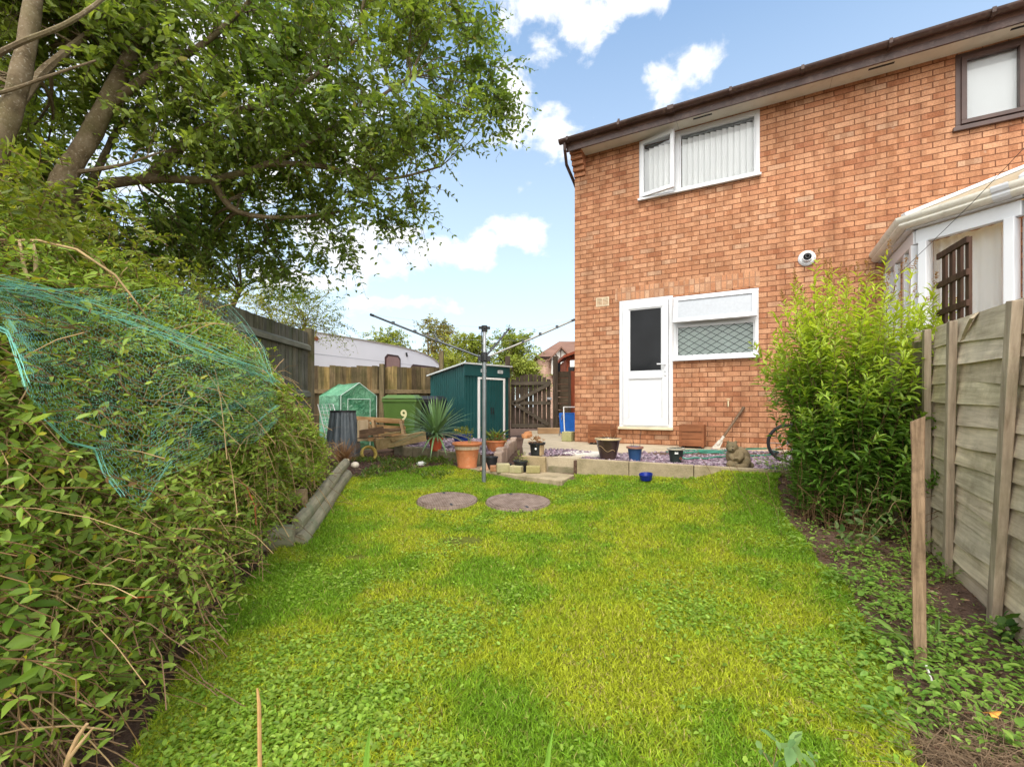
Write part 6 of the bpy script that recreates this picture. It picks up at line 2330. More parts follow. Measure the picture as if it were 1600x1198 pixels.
# brown glazed, blue, green pots on the gravel
GZ = TZ - .02
p = W(950, 714, 5.28)
tp = pot('potted_plant', 'big brown glazed pot with pale rim and dead stalks on the slate gravel', (p.x, p.y, GZ), [(0, 0), (.088, 0), (.094, .03), (.125, .16), (.134, .22), (.14, .226), (.152, .232), (.152, .246), (.136, .25), (.126, .24), (.08, .05)], m_plain('brown_glaze', (.055, .032, .026), .22, .6, .25, 7), .125, .215, 36)
MB().lathe([(.1365, .2505), (.1525, .2465), (.1528, .234), (.1538, .234), (.1538, .2495), (.137, .254)], 36).build('rim', m_plain('tan_rim', (.52, .40, .22), .5, .4, .15, 8), tp, smooth=True)
m = MB()
pts = []
for k in range(16):
    f = k / 15
    a = R(-160 + 100 * f)
    zz = .155 - .06 * f + .02 * math.sin(f * 9)
    rr_ = .0965 + (zz - .03) * .236 + .0025
    pts.append((rr_ * math.cos(a), rr_ * math.sin(a), zz))
m.tube(pts, .0028, 5)
m.build('swirl', m_plain('gold_line', (.33, .22, .10), .4), tp, smooth=True)
twigs(tp, 0, [((0, 0, .2), (-.07, .0, .30)), ((.01, 0, .2), (-.02, .02, .31)), ((.02, 0, .2), (.03, 0, .30)), ((.02, .02, .2), (.09, .0, .29)), ((-.02, .01, .2), (-.11, .02, .27))], .003, (.44, .33, .17))
p = W(992, 716, 5.14)
tp = pot('potted_plant', 'small blue pot with a tall bare twig on the slate gravel', (p.x, p.y, GZ), flower_prof(.082, .06, .165, .02, .01), m_plain('denim_blue_glaze', (.018, .062, .165), .4, .5, .2, 9), .075, .145)
MB().lathe([(.0945, .146), (.0955, .146), (.0955, .1665), (.071, .1668), (.071, .166)], 28).build('rim', m_plain('dusty_rim', (.30, .14, .10), .7), tp, smooth=True)
twigs(tp, 0, [((.05, 0, .14), (.062, 0, .36)), ((-.02, 0, .14), (-.03, .0, .28)), ((.055, .0, .30), (.075, .0, .345)), ((-.045, 0, .14), (-.06, 0, .24))], .003, (.10, .07, .05))
p = W(1056, 718.5, 4.94)
tp = pot('potted_plant', 'dark green pot with a white label on the slate gravel', (p.x, p.y, GZ), flower_prof(.082, .055, .165, .02, .01), m_plain('dark_green_pot', (.022, .032, .028), .5, .4, .25, 8), .075, .145)
MB().lathe([(.0945, .150), (.0955, .150), (.0955, .1665), (.071, .1668), (.071, .166)], 28).build('rim', m_plain('pale_rim', (.42, .38, .30), .7), tp, smooth=True)
MB().box((-.020, -.0725, .118), (.036, .004, .022), Matrix.Rotation(R(-12), 3, 'Z') @ Matrix.Rotation(R(-10), 3, 'X')).build('label', WHITE, tp)
m = MB().tube([(.026 + .011 * math.cos(a), -.069 - .004 * math.sin(a * .5) , .06 + .012 * math.sin(a)) for a in np.linspace(0, 2 * PI, 14)], .003, 5)
m.build('emblem', m_plain('rust_ring', (.30, .10, .05)), tp, smooth=True)
twigs(tp, 0, [((.0, 0, .14), (.01, 0, .22)), ((-.03, 0, .14), (-.05, 0, .2)), ((.03, 0, .14), (.05, 0, .19))], .002, (.30, .24, .12))
# square wooden planters against the wall
PLW = m_wood('stained_planter', (.15, .052, .022), (.34, .135, .06), 'x', .7, .65)
def planter(label, c, wd_, h, twig):
    t_ = thing('wooden_planter', label, 'planter', c, KA, 'square wooden planters beside the door')
    nb = 3
    for ax in range(4):
        m = MB()
        rot = Matrix.Rotation(R(90 * ax), 3, 'Z')
        for k in range(nb):
            bh = (h - .03) / nb
            c_ = rot @ Vector((0, -wd_ / 2 + .01, .03 + bh * (k + .5)))
            m.box(c_, (wd_ - .03, .02, bh - .006), rot)
        m.build('side', PLW, t_, bevel=.003)
    for sx_ in (-1, 1):
        for sy_ in (-1, 1):
            MB().box((sx_ * (wd_ / 2 - .012), sy_ * (wd_ / 2 - .012), h / 2 + .01), (.034, .034, h - .02)).build('corner_post', PLW, t_, bevel=.003)
            MB().box((sx_ * (wd_ / 2 - .04), sy_ * (wd_ / 2 - .04), .013), (.045, .045, .03)).build('foot', BLACK, t_)
    MB().bx(-wd_ / 2 + .03, wd_ / 2 - .03, -wd_ / 2 + .03, wd_ / 2 - .03, .03, h - .05).build('soil', SOILM, t_)
    if twig:
        twigs(t_, 0, [((0, 0, h - .06), (-.04, .02, h + .13)), ((-.02, 0, h + .04), (.03, .03, h + .10)), ((-.1, .03, h - .05), (-.12, .04, h + .05)), ((.13, 0, h - .05), (.16, .0, h + .12))], .0035, (.13, .09, .06))
    return t_
planter('square red-brown wooden planter with a bare twig left of the door', H(.57, -.25, TZ - .012), .36, .335, True)
planter('square red-brown wooden planter under the kitchen window', H(1.95, -.24, TZ - .012), .33, .345, False)

# ------------------------------------------------------------------ stone bear
p = W(1151, 727, 4.60)
br = thing('bear_statue', 'weathered stone bear cub statue sitting hunched on the slate gravel', 'statue', (p.x, p.y, TZ - .035), R(8))
m = MB()
E = m.sphere
E((.035, .01, .115), (.105, .10, .112), 20, 14)      # rump and back
E((-.02, .0, .125), (.085, .085, .10), 20, 14)       # chest
E((-.055, -.005, .222), (.058, .058, .056), 20, 14)  # head
E((-.088, -.040, .200), (.034, .036, .030), 16, 10)  # muzzle
E((-.092, .002, .272), (.018, .012, .018), 12, 8)    # ears
E((-.012, -.004, .272), (.018, .012, .018), 12, 8)
m.tube([(.00, -.06, .17), (-.02, -.10, .13), (-.07, -.115, .10)], [.036, .032, .027], 12)   # arms over the knee
m.tube([(-.07, -.01, .16), (-.095, -.06, .125), (-.09, -.10, .10)], [.034, .030, .025], 12)
E((.035, -.075, .075), (.062, .06, .065), 18, 12)    # bent knee
E((-.085, -.06, .05), (.062, .058, .050), 18, 12)
m.tube([(.03, -.09, .035), (-.03, -.12, .03), (-.11, -.115, .035)], [.042, .038, .032], 12)  # feet
E((.10, -.05, .04), (.05, .05, .04), 16, 10)
STONE = m_concrete('bear_stone', (.20, .15, .085), .45, ((.07, .07, .045), .7), .95, 9, use_attr=False)
body = m.build('body', STONE, br, smooth=True)
rm = body.modifiers.new('weld', 'REMESH')
rm.mode = 'VOXEL'
rm.voxel_size = .0055
rm.use_smooth_shade = True
sm = body.modifiers.new('soften', 'SMOOTH')
sm.iterations = 5
m = MB()
for x_ in (-.075, -.045):
    m.sphere((x_ - .004, -.056, .231), (.0075, .006, .0075), 8, 6)
m.sphere((-.094, -.074, .206), (.011, .007, .008), 10, 6)
m.build('face', m_plain('stone_dark', (.035, .03, .022), .8), br, smooth=True)

# ------------------------------------------------------------------ spade, hose, bicycle
base = Vector((*W(1119, 696, 6.62).xy, TZ))
top = H(2.62, -.03, 1.03)
d = (top - base)
o = thing('garden_hoe', 'old wooden handled hoe leaning against the brick wall under the tap', 'hoe', base)
m = MB().tube([d * .17, d * .6, d * 1.0], [.017, .0185, .020], 10)
m.tube([d * .97, d * 1.02], .022, 10)
m.build('handle', m_wood('old_handle', (.10, .06, .035), (.24, .16, .10), 'z', 1, .7), o, smooth=True)
dn_ = d.normalized()
MB().tube([d * .06, d * .28], [.017, .021], 10).build('socket', m_plain('chipped_white', (.56, .52, .45), .6, .4, .3, 30, dirt=((.2, .15, .1), .8)), o, smooth=True)
m = MB()
sd_ = dn_.cross(Vector((.474, .88, 0))).normalized()
m.extrude([(-.03, .12), (.03, .12), (.045, .0), (.05, -.03), (-.05, -.03), (-.045, .0)], -sd_ * 0 + Vector((0, -.002, .0)), sd_, dn_, Vector((.002, .004, 0)))
m.build('blade', m_plain('worn_blade', (.50, .46, .40), .5, .4, .3, 30), o)
HOSE = m_plain('hose_green', (.035, .20, .135), .35, .5, .15, 12)
hp = thing('garden_hose', 'green garden hose lying in loops on the slate gravel', 'hose', (*W(1110, 705, 5.5).xy, GZ))
hb = Vector(hp.location)
m = MB()
zg = GZ + .02
def G(px, py):
    d_ = (EYE - zg) * F / (py - HY)
    q_ = W(px, py, d_)
    return Vector((q_.x, q_.y, zg)) - hb
path = [G(1042, 706), G(1068, 703.5), G(1100, 703), G(1128, 704), G(1160, 701.5), G(1185, 700.8), G(1200, 700)]
sp_ = smooth_path([tuple(q_) for q_ in path], 6)
m.tube(sp_, .0105, 8)
path = [G(1045, 706), G(1080, 706.5), G(1120, 706), G(1138, 711), G(1120, 715), G(1085, 716.5), G(1062, 715), G(1072, 708.5), G(1100, 707.5), G(1134, 709)]
sp_ = [np.array(q_) + np.array([0, 0, .012 * math.sin(i * .5) ** 2]) for i, q_ in enumerate(smooth_path([tuple(q_) for q_ in path], 7))]
m.tube(sp_, .0105, 8)
path = [G(1130, 713), G(1160, 712), G(1180, 711.5), G(1200, 710.5), G(1214, 709)]
m.tube(smooth_path([tuple(q_) for q_ in path], 6), .0105, 8)
m.build('tube', HOSE, hp, smooth=True)
m = MB()
a = G(1200, 700)
m.tube([a, a + Vector((.05, -.02, .004))], .017, 8)
cn = m.build('connector', m_plain('hose_end', (.55, .42, .35), .5), hp, smooth=True)
m = MB()
a = G(1204, 710)
m.tube([a, a + Vector((.05, .03, .03)), a + Vector((.13, .05, .025))], [.024, .03, .012], 10)
m.build('spray_gun', m_plain('gun_dark', (.03, .06, .06), .4), hp, smooth=True)
# child's bicycle half hidden by the bush
bk = thing('bicycle', 'small black bicycle standing half hidden behind the yellow-green bush', 'bicycle', (*W(1232, 716, 5.05).xy, GZ), KA + .12)
def wheel(x):
    m = MB()
    m.tube([(x + .20 * math.cos(a), 0, .21 + .20 * math.sin(a)) for a in np.linspace(0, 2 * PI, 29)[:-1]], .018, 8, closed=True)
    w_ = m.build('wheel', m_plain('tyre_black', (.015, .015, .016), .7), bk, smooth=True)
    m = MB()
    for k in range(14):
        a = 2 * PI * k / 14
        m.tube([(x, .02 * (-1) ** k, .21), (x + .185 * math.cos(a), 0, .21 + .185 * math.sin(a))], .0016, 4)
    m.tube([(x, -.04, .21), (x, .04, .21)], .012, 8)
    m.build('spokes', METAL, w_)
wheel(0)
wheel(.72)
FR = m_plain('bike_black', (.014, .015, .017), .3, .5)
m = MB()
hd = Vector((.055, 0, .52))
for s_ in (-1, 1):
    m.tube([(0, .035 * s_, .21), (.025, .035 * s_, .40), hd], .011, 7)
m.build('fork', FR, bk, smooth=True)
m = MB()
m.tube([hd, (.085, 0, .60)], .018, 8)
m.tube([(.075, 0, .57), (.40, 0, .48)], .015, 8)
m.tube([(.068, 0, .54), (.36, 0, .24)], .016, 8)
m.tube([(.36, 0, .24), (.42, 0, .56)], .014, 8)
for s_ in (-1, 1):
    m.tube([(.36, .03 * s_, .24), (.72, .04 * s_, .21)], .009, 6)
    m.tube([(.40, .02 * s_, .46), (.72, .04 * s_, .21)], .008, 6)
m.build('frame', FR, bk, smooth=True)
m = MB()
m.tube([(.085, 0, .60), (.095, 0, .66)], .013, 8)
m.tube([(.14, -.26, .70), (.10, -.14, .70), (.09, -.05, .66), (.09, .05, .66), (.10, .14, .70), (.14, .26, .70)], .011, 8)
hb_ = m.build('handlebar', FR, bk, smooth=True)
m = MB()
for s_ in (-1, 1):
    m.tube([(.12, .19 * s_, .70), (.16, .30 * s_, .70)], .018, 8)
    m.tube([(.10, .14 * s_, .69), (.04, .17 * s_, .66), (.03, .24 * s_, .66)], .005, 6)
m.build('grip', BLACK, hb_, smooth=True)
m = MB().sphere((.43, 0, .60), (.11, .055, .025), 14, 8)
m.build('saddle', BLACK, bk, smooth=True)
m = MB()
for s_ in (-1, 1):
    m.tube([(.36, .03 * s_, .24), (.36 + .06 * s_, .06 * s_, .24 - .1 * s_)], .008, 6)
    m.box((.36 + .07 * s_, .10 * s_, .24 - .1 * s_), (.06, .08, .02))
m.build('pedal', BLACK, bk)
m = MB().tube([(-.02, -.05, .0), (.04, -.04, .17), (.05, -.03, .25)], .009, 6)
m.build('stand', METAL, bk, smooth=True)

# ------------------------------------------------------------------ blocks and stones by the path
CB_ = m_concrete('yellow_block', (.40, .35, .20), .25, ((.22, .23, .09), .7))
def blk(label, px, py, d, size, rz_, z, mat=CB_, cat='block', name='concrete_block', col=(1, 1, 1), grp=None):
    q_ = W(px, py, d)
    return stone(name, label, cat, (q_.x, q_.y, z), size, rz_, mat, col, grp, .01)
G_B = 'loose concrete blocks on the slab path'
blk('tallest square concrete block on the slab path, nearest the dryer pole', 786, 741, 5.42, (.155, .11, .105), .12, .262, grp=G_B)
blk('oblong pale concrete block on the slab path, middle of the row', 807, 740, 5.38, (.15, .12, .085), -.35, .262, grp=G_B)
blk('mossy concrete block against the short kerb left of the step', 833, 738, 5.36, (.165, .10, .085), -.05, .262, col=(.8, .78, .62), grp=G_B)
blk('small brown half block beside the tall square concrete block', 771, 738, 5.5, (.085, .10, .07), .1, .262, TERRA, col=(.72, .95, 1.1), grp=G_B)
blk('mossy square concrete block at the house corner on the patio', 888, 686, 7.98, (.18, .2, .17), KA, TZ - .012, col=(.95, 1, .85))
q_ = W(756, 735, 5.6)
m = MB()
m.add([(-.06, -.04, 0), (.07, -.04, 0), (.06, .05, 0), (-.05, .05, 0), (.015, -.02, .10), (.03, .03, .095), (-.02, .03, .05)], [(3, 2, 1, 0), (0, 1, 4), (1, 2, 5, 4), (2, 3, 6, 5), (3, 0, 6), (0, 4, 6), (4, 5, 6)])
o = m.build('broken_stone', m_plain('sandstone', (.45, .26, .17), .9, .2, .25, 15, bump=.4), None, bevel=.006)
o.location = (q_.x, q_.y, .262)
tag(o, 'pointed pinkish broken stone right behind the dryer pole', 'stone')
q_ = W(658, 728, 6.0)
o = MB().lathe([(0, 0), (.045, .005), (.05, .03), (.03, .05), (0, .055)], 12, sx=1.4).build('white_stone', m_plain('white_rock', (.7, .68, .62), .7, .3, .1, 20), None, smooth=True)
o.location = (q_.x, q_.y, gzf(q_.x, q_.y))
o.rotation_euler = (0, 0, .6)
tag(o, 'white oval stone at the end of the slab path', 'stone')
# low mossy wall of the slate bed, and the pink stone wall at the patio edge
def lowwall(name, label, a, b, th_, z0, z1, mat, seed, cap=None):
    a, b = Vector((*a, 0)), Vector((*b, 0))
    L = (b - a).length
    rg = random.Random(seed)
    m = MB()
    x = 0
    while x < L - .02:
        s_ = min(rg.uniform(.24, .42), L - x)
        if L - x - s_ < .1:
            s_ = L - x
        hgt = z1 - z0 + rg.uniform(-.02, .015)
        c = rg.uniform(.85, 1.12)
        m.box((x + s_ / 2, rg.uniform(-.012, .012), hgt / 2), (s_ - .012, th_, hgt), Matrix.Rotation(rg.uniform(-.03, .03), 3, 'Z'), (c, c, c))
        x += s_
    o_ = m.build(name, mat, None, bevel=.018)
    o_.location = (a.x, a.y, z0)
    o_.rotation_euler = (0, 0, math.atan2((b - a).y, (b - a).x))
    return tag(o_, label, 'wall')
lowwall('garden_wall', 'low mossy stone wall holding the slate bed', (-1.9, 7.44), (-.46, 6.02), .12, .12, .43, CONC_MOSS, 3)
lowwall('garden_wall', 'low pinkish stone wall running back along the patio edge', (-.19, 5.86), (.05, 8.35), .11, .15, .475, m_concrete('pink_stone', (.42, .31, .24), .2, ((.25, .2, .12), .5)), 4)
m = MB()
rg = random.Random(6)
for k in range(6):
    m.box((k * .235, rg.uniform(-.02, .02), .035), (.215, .1, .07), Matrix.Rotation(rg.uniform(-.06, .06), 3, 'Z'), (1, rg.uniform(.9, 1.15), 1))
for i in range(5):
    q_ = ((.28 + .02 * i, 8.75 + i * .30), .2)
    o = stone('brick', ['orange brick edging the patio, nearest of the five', 'orange edging brick on the patio, second from the front', 'orange edging brick on the patio, middle of five', 'orange edging brick on the patio, second from the gate', 'orange edging brick on the patio, closest to the gate'][i], 'brick', (q_[0][0], q_[0][1], TZ - .012), (.215, .1, .065), rg.uniform(.5, 1.4), TERRA, (1, 1.2, 1.15), 'loose orange bricks along the patio edge')
m = MB()
o = MB().bx(-.42, .42, -.09, .09, 0, .13).build('timber_sleeper', m_wood('pale_sleeper', (.30, .18, .09), (.52, .34, .19), 'x', .7, .8), None, bevel=.012)
o.location = (1.0, 10.2, TZ - .012)
tag(o, 'pale timber sleeper lying on the patio before the gate', 'sleeper')

# ------------------------------------------------------------------ blue folding lounger by the house side
lg = thing('folding_chair', 'blue padded folding chair with white tube frame at the house corner', 'chair', (1.20, 9.3, TZ - .012), R(20))
m = MB()
m.extrude([(-.19, .0), (.19, .0), (.2, .03), (.2, .40), (.19, .43), (-.19, .43), (-.2, .40), (-.2, .03)], (0, 0, .06), (1, 0, 0), (0, .18, .98), (0, .06, 0))
m.build('cushion', m_plain('blue_canvas', (.022, .13, .50), .8, .2, .15, 8), lg, bevel=.015)
for x_ in (-.17, .17):
    m = MB().tube([(x_ - .02, -.14, 0), (x_, -.06, .3), (x_ + .03, .02, .60)], .012, 8)
    m.build('leg', WHITE, lg, smooth=True)
    m = MB().tube([(x_, .18, 0), (x_, .02, .45)], .011, 8)
    m.build('leg', METAL, lg, smooth=True)
MB().tube([(-.14, .02, .60), (.20, .02, .60)], .012, 8).build('rail', WHITE, lg, smooth=True)

# ------------------------------------------------------------------ back left: bins, pallet, greenhouse ...
BINM = m_plain('bin_green', (.085, .165, .03), .5, .4, .12, 5)
def bin_(label, p, rz_, mat, number):
    t_ = thing('wheelie_bin', label, 'wheelie bin', p, rz_)
    h = .93
    m = MB()
    pr = [(-.235, .235, .0, .06), (-.29, .29, .0, h)]
    b0 = [(-.225, -.24, .05), (.225, -.24, .05), (.225, .24, .05), (-.225, .24, .05)]
    b1 = [(-.28, -.33, h - .08), (.28, -.33, h - .08), (.28, .33, h - .08), (-.28, .33, h - .08)]
    m.add(b0 + b1, [(3, 2, 1, 0), (4, 5, 6, 7), (0, 1, 5, 4), (1, 2, 6, 5), (2, 3, 7, 6), (3, 0, 4, 7)])
    m.bx(-.295, .295, -.345, .345, h - .085, h - .02)
    m.build('body', mat, t_, bevel=.018)
    m = MB()
    m.add([(-.30, -.36, h - .015), (.30, -.36, h - .015), (.30, .36, h + .0), (-.30, .36, h), (-.22, -.27, h + .045), (.22, -.27, h + .045), (.22, .30, h + .06), (-.22, .30, h + .06)], [(3, 2, 1, 0), (4, 5, 6, 7), (0, 1, 5, 4), (1, 2, 6, 5), (2, 3, 7, 6), (3, 0, 4, 7)])
    for x_ in (-.2, -.07, .07, .2):
        m.tube([(x_ - .05, .37, h + .01), (x_ + .05, .37, h + .01)], .018, 8)
    m.build('lid', mat, t_, bevel=.012)
    for s_ in (-1, 1):
        w_ = MB().lathe([(0, -.025), (.09, -.025), (.1, -.015), (.1, .015), (.09, .025), (0, .025)], 18).build('wheel', BLACK, t_)
        w_.location = (.25 * s_, .30, .1)
        w_.rotation_euler = (0, R(90), 0)
    if number:
        cu = bpy.data.curves.new('number', 'FONT')
        cu.body = '9'
        cu.size = .25
        cu.extrude = .002
        cu.offset = .006
        cu.align_x = 'CENTER'
        cu.align_y = 'CENTER'
        tmp = bpy.data.objects.new('number', cu)
        COL.objects.link(tmp)
        me_ = bpy.data.meshes.new_from_object(tmp.evaluated_get(bpy.context.evaluated_depsgraph_get()))
        bpy.data.objects.remove(tmp)
        f_ = bpy.data.objects.new('number', me_)
        COL.objects.link(f_)
        nm_ = Mat('cream_number', .5, .4)
        nm_.base((.80, .76, .42))
        me_.materials.append(nm_.m)
        
        f_.parent = t_
        f_.location = (.075, -.318, .62)
        f_.rotation_euler = (R(90 + 6.5), 0, 0)
        f_.scale = (.9, 1, 1)
    return t_
p = W(630, 690, 8.0)
bin_('green wheelie bin with the number 9 on its front', (p.x, p.y, gzf(p.x, p.y) + .01), R(2), BINM, True)
p = W(672, 690, 8.75)
bin_('black wheelie bin between the green bin and the metal shed', (p.x - .03, p.y, gzf(p.x, p.y) + .01), R(-4), m_plain('bin_black', (.014, .016, .018), .5, .4, .2, 5), False)
# mini greenhouse with green cover
p = W(544, 690, 8.35)
gh = thing('mini_greenhouse', 'small greenhouse with crumpled green plastic cover by the back fence', 'greenhouse', (p.x, p.y, gzf(p.x, p.y)), R(50))
GC = Mat('green_cover', .3, .5)
v_ = GC.coord()
cg_ = GC.ramp(GC.noise(v_, 3.2, 6, .6), [(.35, (.04, .20, .095)), (.65, (.15, .36, .21))])
GC.base(GC.mix(GC.math('MULTIPLY', GC.ramp(GC.noise(v_, 9, 6, .65, 1.5), [(.6, (0, 0, 0)), (.72, (1, 1, 1))]), .55), cg_, (.55, .66, .58)))
GC.bump(GC.noise(v_, 7, 4, .6, 1.0), 1.0, .06)
hw, hd_, he, hr = .37, .36, .98, 1.21
m = MB()
def gsub(poly, n=10):
    pass
nx, ny = 10, 9
rg = random.Random(8)
def panel(m, f, nu, nv):
    vs = [f(i / nu, j / nv) for i in range(nu + 1) for j in range(nv + 1)]
    fs = [(i * (nv + 1) + j, (i + 1) * (nv + 1) + j, (i + 1) * (nv + 1) + j + 1, i * (nv + 1) + j + 1) for i in range(nu) for j in range(nv)]
    m.add(vs, fs)
def crump(p_, k=.013):
    n_ = Vector((vnoise(p_.x * 7 + 3, p_.y * 7, p_.z * 7) - .5, vnoise(p_.x * 7, p_.y * 7 + 9, p_.z * 7) - .5, vnoise(p_.x * 7, p_.y * 7, p_.z * 7 + 5) - .5))
    return p_ + n_ * 2 * k * 1.6
for s_ in (-1, 1):
    panel(m, lambda u, v: crump(Vector((s_ * hw, -hd_ + 2 * hd_ * u, he * v))), 12, 14)
    panel(m, lambda u, v: crump(Vector((s_ * hw * (1 - v), -hd_ + 2 * hd_ * u, he + (hr - he) * v - .03 * math.sin(PI * v) - .05 * math.sin(PI * u) * math.sin(PI * (.5 + .5 * v))))), 12, 6)
    panel(m, lambda u, v: crump(Vector((-hw + 2 * hw * u, s_ * hd_, (he + (hr - he) * (1 - abs(2 * u - 1))) * v))), 12, 14)
cv_ = m.build('cover', GC.m, gh, smooth=True)
cv_.modifiers.new('weld', 'WELD').merge_threshold = .004
m = MB()
for s_ in (-1, 1):
    m.tube([(s_ * hw * .96, -hd_ - .012, .0), (s_ * hw * .96, -hd_ - .016, he), (0, -hd_ - .016, hr)], .008, 6)
    m.tube([(s_ * hw * .6, -hd_ - .013, .0), (s_ * hw * .6, -hd_ - .013, he - .06)], .007, 5)
m.tube([(-hw * .6, -hd_ - .013, he - .06), (hw * .6, -hd_ - .013, he - .06)], .007, 5)
m.build('zip', m_plain('pale_zip', (.52, .64, .56), .5), gh, smooth=True)
# upturned ribbed dark pot
p = W(536, 712, 6.9)
t_ = thing('ribbed_planter', 'dark grey ribbed plastic planter standing upside down', 'planter', (p.x, p.y, gzf(p.x, p.y)))
m = MB()
n = 56
prf = [(.29, 0), (.295, .03), (.26, .05), (.175, .70), (.165, .72), (.0, .725)]
vs, fs = [], []
for r_, z_ in prf:
    for k in range(n):
        a = 2 * PI * k / n
        rr_ = r_ + (.012 if (k % 4 < 2 and .04 < z_ < .71) else 0)
        vs.append((rr_ * math.cos(a), rr_ * math.sin(a), z_))
for i in range(len(prf) - 1):
    for k in range(n):
        k2 = (k + 1) % n
        fs.append((i * n + k, i * n + k2, (i + 1) * n + k2, (i + 1) * n + k))
m.add(vs, fs)
m.build('shell', m_plain('slate_plastic', (.075, .092, .105), .4, .5, .15, 6, dirt=((.25, .26, .26), .3)), t_)
m = MB().lathe([(.173, .70), (.19, .70), (.19, .73), (.173, .73)], 32)
m.build('rim', BLACK, t_, smooth=True)
# white wire rack
p = W(506, 712, 6.75)
t_ = thing('wire_rack', 'white wire rack leaning beside the ribbed planter', 'rack', (p.x - .05, p.y, gzf(p.x, p.y)), R(-12))
m = MB()
tl = Vector((.18, 0, .98)).normalized()
lx = Vector((.0, 0, 0))
def rk(u, v):
    return Vector((-.13 + .26 * u + .30 * (1 - v), .02 + .1 * v, .82 * v))
m.tube([rk(0, 0), rk(0, 1), rk(1, 1), rk(1, 0)], .008, 6)
m.build('frame', WHITE, t_, smooth=True)
m = MB()
for k in range(16):
    m.tube([rk(0, k / 16), rk(1, k / 16)], .0035, 5)
for k in range(1, 4):
    m.tube([rk(k / 4, 0), rk(k / 4, 1)], .0035, 5)
m.build('wire', WHITE, t_, smooth=True)
# pallet standing on edge
PAL = m_wood('pallet_wood', (.24, .135, .06), (.50, .33, .17), 'x', .8, .8, ((.16, .10, .05), .5))
def wpart(root, name, p0, p1, w_, h_, up_=(0, 0, 1), col=(1, 1, 1)):
    return MB().beam(p0, p1, w_, h_, up_, col).build(name, PAL, root, bevel=.003)
p = W(583, 668, 7.45)
pl = thing('pallet', 'broken wooden pallet propped on its side among the bins', 'pallet', (p.x, p.y, .50), R(4))
pl.rotation_euler = (0, R(3), R(-9))
tl_ = R(30)
def q3(x, y, z):        # tilt back about x, skewed to the right at the foot
    return Vector((x + .16 * (1 - z / .36), y * math.cos(tl_) + z * math.sin(tl_), z * math.cos(tl_) * 1.05 - y * math.sin(tl_) * .4))
for k, x_ in enumerate((-.44, -.10, .40)):
    wpart(pl, 'stringer', q3(x_, 0, 0), q3(x_, 0, .36), .14, .045, (1, 0, 0), (.8, .8, .8))
for y_, nm in ((-.075, 'front'), (.075, 'rear')):
    for z_ in ((.36,) if nm == 'front' else (.02, .12, .24, .36)):
        wpart(pl, 'slat', q3(-.46, y_, z_), q3(.42, y_, z_), .02, .07 if nm == 'rear' else .05, (0, 0, 1), (1.15, 1.12, 1.05) if nm == 'front' else (1.25, 1.15, 1.0))
wpart(pl, 'slat', q3(-.05, -.06, 0), q3(-.2, -.06, .33), .02, .07, (0, 1, 0), (.7, .7, .7))
bx_ = thing('wooden_box', 'small open plywood box beside the propped pallet', 'box', (*W(556, 672, 7.0).xy, .52), R(-18))
MB().bx(-.14, .10, .12, .135, 0, .30).build('back', PAL, bx_)
MB().bx(-.14, .10, -.1, .12, 0, .02).build('base', PAL, bx_)
MB().bx(.10, .125, -.1, .14, 0, .32).build('side', m_wood('pale_ply', (.50, .36, .20), (.66, .52, .34), 'z', .6, .7), bx_)
DKP = m_wood('dark_plank', (.06, .035, .02), (.19, .115, .065), 'x', .8, .8)
PLK = m_wood('pale_plank', (.26, .185, .08), (.46, .34, .17), 'x', .8, .8, ((.15, .14, .05), .4))
def plank(label, a, b, w_, h_, mat, grp='planks heaped below the pallet'):
    a, b = Vector(a), Vector(b)
    c = (a + b) / 2
    m = MB().beam(a - c, b - c, w_, h_)
    o_ = m.build('plank', mat, None, bevel=.003)
    o_.location = c
    return tag(o_, label, 'plank', grp)
plank('dark weathered plank on top of the heap under the pallet', W(560, 678, 6.9), W(600, 671, 7.0), .05, .11, DKP)
plank('thin dark board sticking out low at the left of the plank heap', W(565, 684, 6.75), W(606, 681, 6.6), .20, .016, DKP)
plank('greyish split board jutting out to the right of the plank heap', W(598, 679, 6.9), W(622, 675, 6.8), .12, .02, PLK)
plank('dark thick plank lying under the broken pallet, right side', W(598, 672, 7.1), W(626, 672, 7.15), .2, .05, DKP)
plank('long pale timber baulk lying in front of the green bin', W(586, 695, 7.0), W(664, 681, 7.5), .09, .16, PLK)
plank('greenish wide board leaning on the long pale timber baulk', W(606, 688, 7.15), W(652, 678, 7.55), .24, .03, PLK)
# yellow ring
p = W(576, 696, 6.7)
m = MB().tube([(.105 * math.cos(a), 0, .105 * math.sin(a)) for a in np.linspace(0, 2 * PI, 29)[:-1]], .02, 8, closed=True)
m.v = [(v[0], v[1] * 2.6, v[2]) for v in m.v]
o = m.build('plastic_ring', m_plain('yellow_plastic', (.56, .42, .11), .5, .4, .2, 9), None, smooth=True)
o.location = (p.x, p.y, gzf(p.x, p.y) + .09)
o.rotation_euler = (R(-18), 0, R(38))
tag(o, 'yellow plastic ring half sunk in the soil bed', 'ring')
p = W(543, 716, 6.0)
o = MB().box((0, 0, .04), (.05, .012, .10), None, (1, 1, 1), .9).build('plant_label', m_plain('cream_label', (.70, .60, .40), .6), None, bevel=.004)
o.location = (p.x, p.y, gzf(p.x, p.y))
tag(o, 'cream plant label stuck in the soil below the rusty grass tuft', 'label')
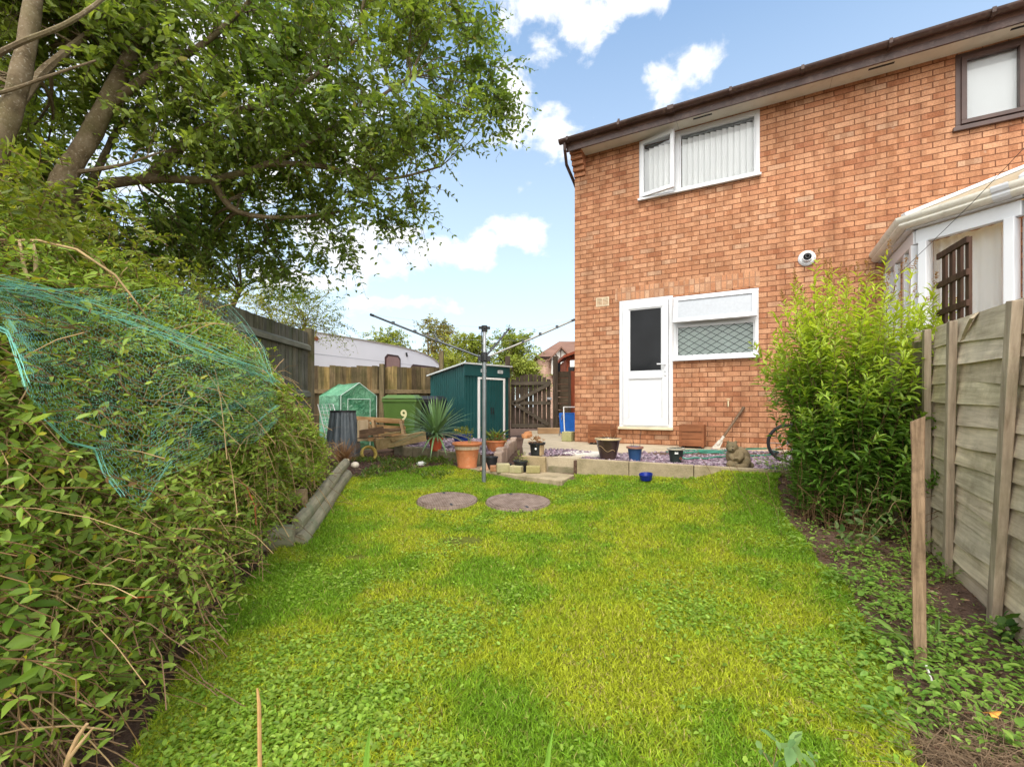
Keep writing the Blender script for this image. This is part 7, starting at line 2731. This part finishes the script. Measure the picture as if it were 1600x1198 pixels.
# log edging of the hedge bed
LOG = m_wood('grey_log', (.15, .135, .085), (.37, .335, .235), 'x', .6, .85, ((.13, .17, .09), .6))
LOGB = m_wood('brown_log', (.13, .085, .045), (.33, .24, .14), 'x', .6, .85, ((.15, .15, .07), .4))
def rail(label, a, b, r_, z0, mat, half=True):
    a, b = Vector((*a, z0 + gzf(*a))), Vector((*b, z0 + gzf(*b)))
    L = (b - a).length
    m = MB()
    pr = [(r_ * math.cos(t_), r_ * 1.15 * math.sin(t_)) for t_ in np.linspace(-PI / 2, PI / 2, 9)] + [(-.02, r_), (-.02, -r_)]
    ns, vs, fs, np_ = 40, [], [], len(pr)
    for i in range(ns + 1):
        x = L * i / ns
        for j, (py_, pz_) in enumerate(pr):
            k_ = 1 + .16 * (vnoise(x * 3 + z0 * 9, j * .9, r_ * 90) - .5) + .10 * (vnoise(x * 14, j * 1.7, z0 * 50) - .5)
            vs.append((x, -py_ * k_, pz_ * k_ + .02 * math.sin(x * 1.7 + r_ * 80)))
    for i in range(ns):
        for j in range(np_):
            j2 = (j + 1) % np_
            fs.append((i * np_ + j, i * np_ + j2, (i + 1) * np_ + j2, (i + 1) * np_ + j))
    fs += [tuple(range(np_))[::-1], tuple(ns * np_ + j for j in range(np_))]
    m.add(vs, fs)
    o_ = m.build('log_rail', mat, None, smooth=True)
    o_.location = a
    o_.rotation_euler = (0, -math.asin((b - a).z / L), math.atan2((b - a).y, (b - a).x))
    return tag(o_, label, 'log', 'half log rails edging the hedge bed')
rail('lower grey-green half log edging the bed beside the lawn', (-1.50, 3.16), (-1.93, 5.25), .066, .03, LOG)
rail('upper grey-green half log stacked along the bed edge', (-1.56, 3.24), (-1.98, 5.35), .056, .14, LOG)
rail('brown split log crossing the corner of the log edging', (-2.15, 3.62), (-1.64, 3.60), .07, .22, LOGB)
rail('dark half log at the near end of the bed, under the leaves', (-2.2, 3.02), (-1.52, 3.16), .08, .05, LOG)
for i, (a, b, lab) in enumerate(((-2.02, 5.38, 'pale rounded stone at the far end of the log edging, left one'), (-1.90, 5.46, 'pale rounded stone at the far end of the log edging, right one'))):
    o = MB().sphere((0, 0, 0), (.05, .045, .04), 14, 10).build('rounded_stone', m_plain('pale_rock_%d' % i, (.60, .52, .42), .8, .2, .2, 12, bump=.4), None, smooth=True)
    o.location = (a, b, gzf(a, b) + .12)
    tag(o, lab, 'stone')
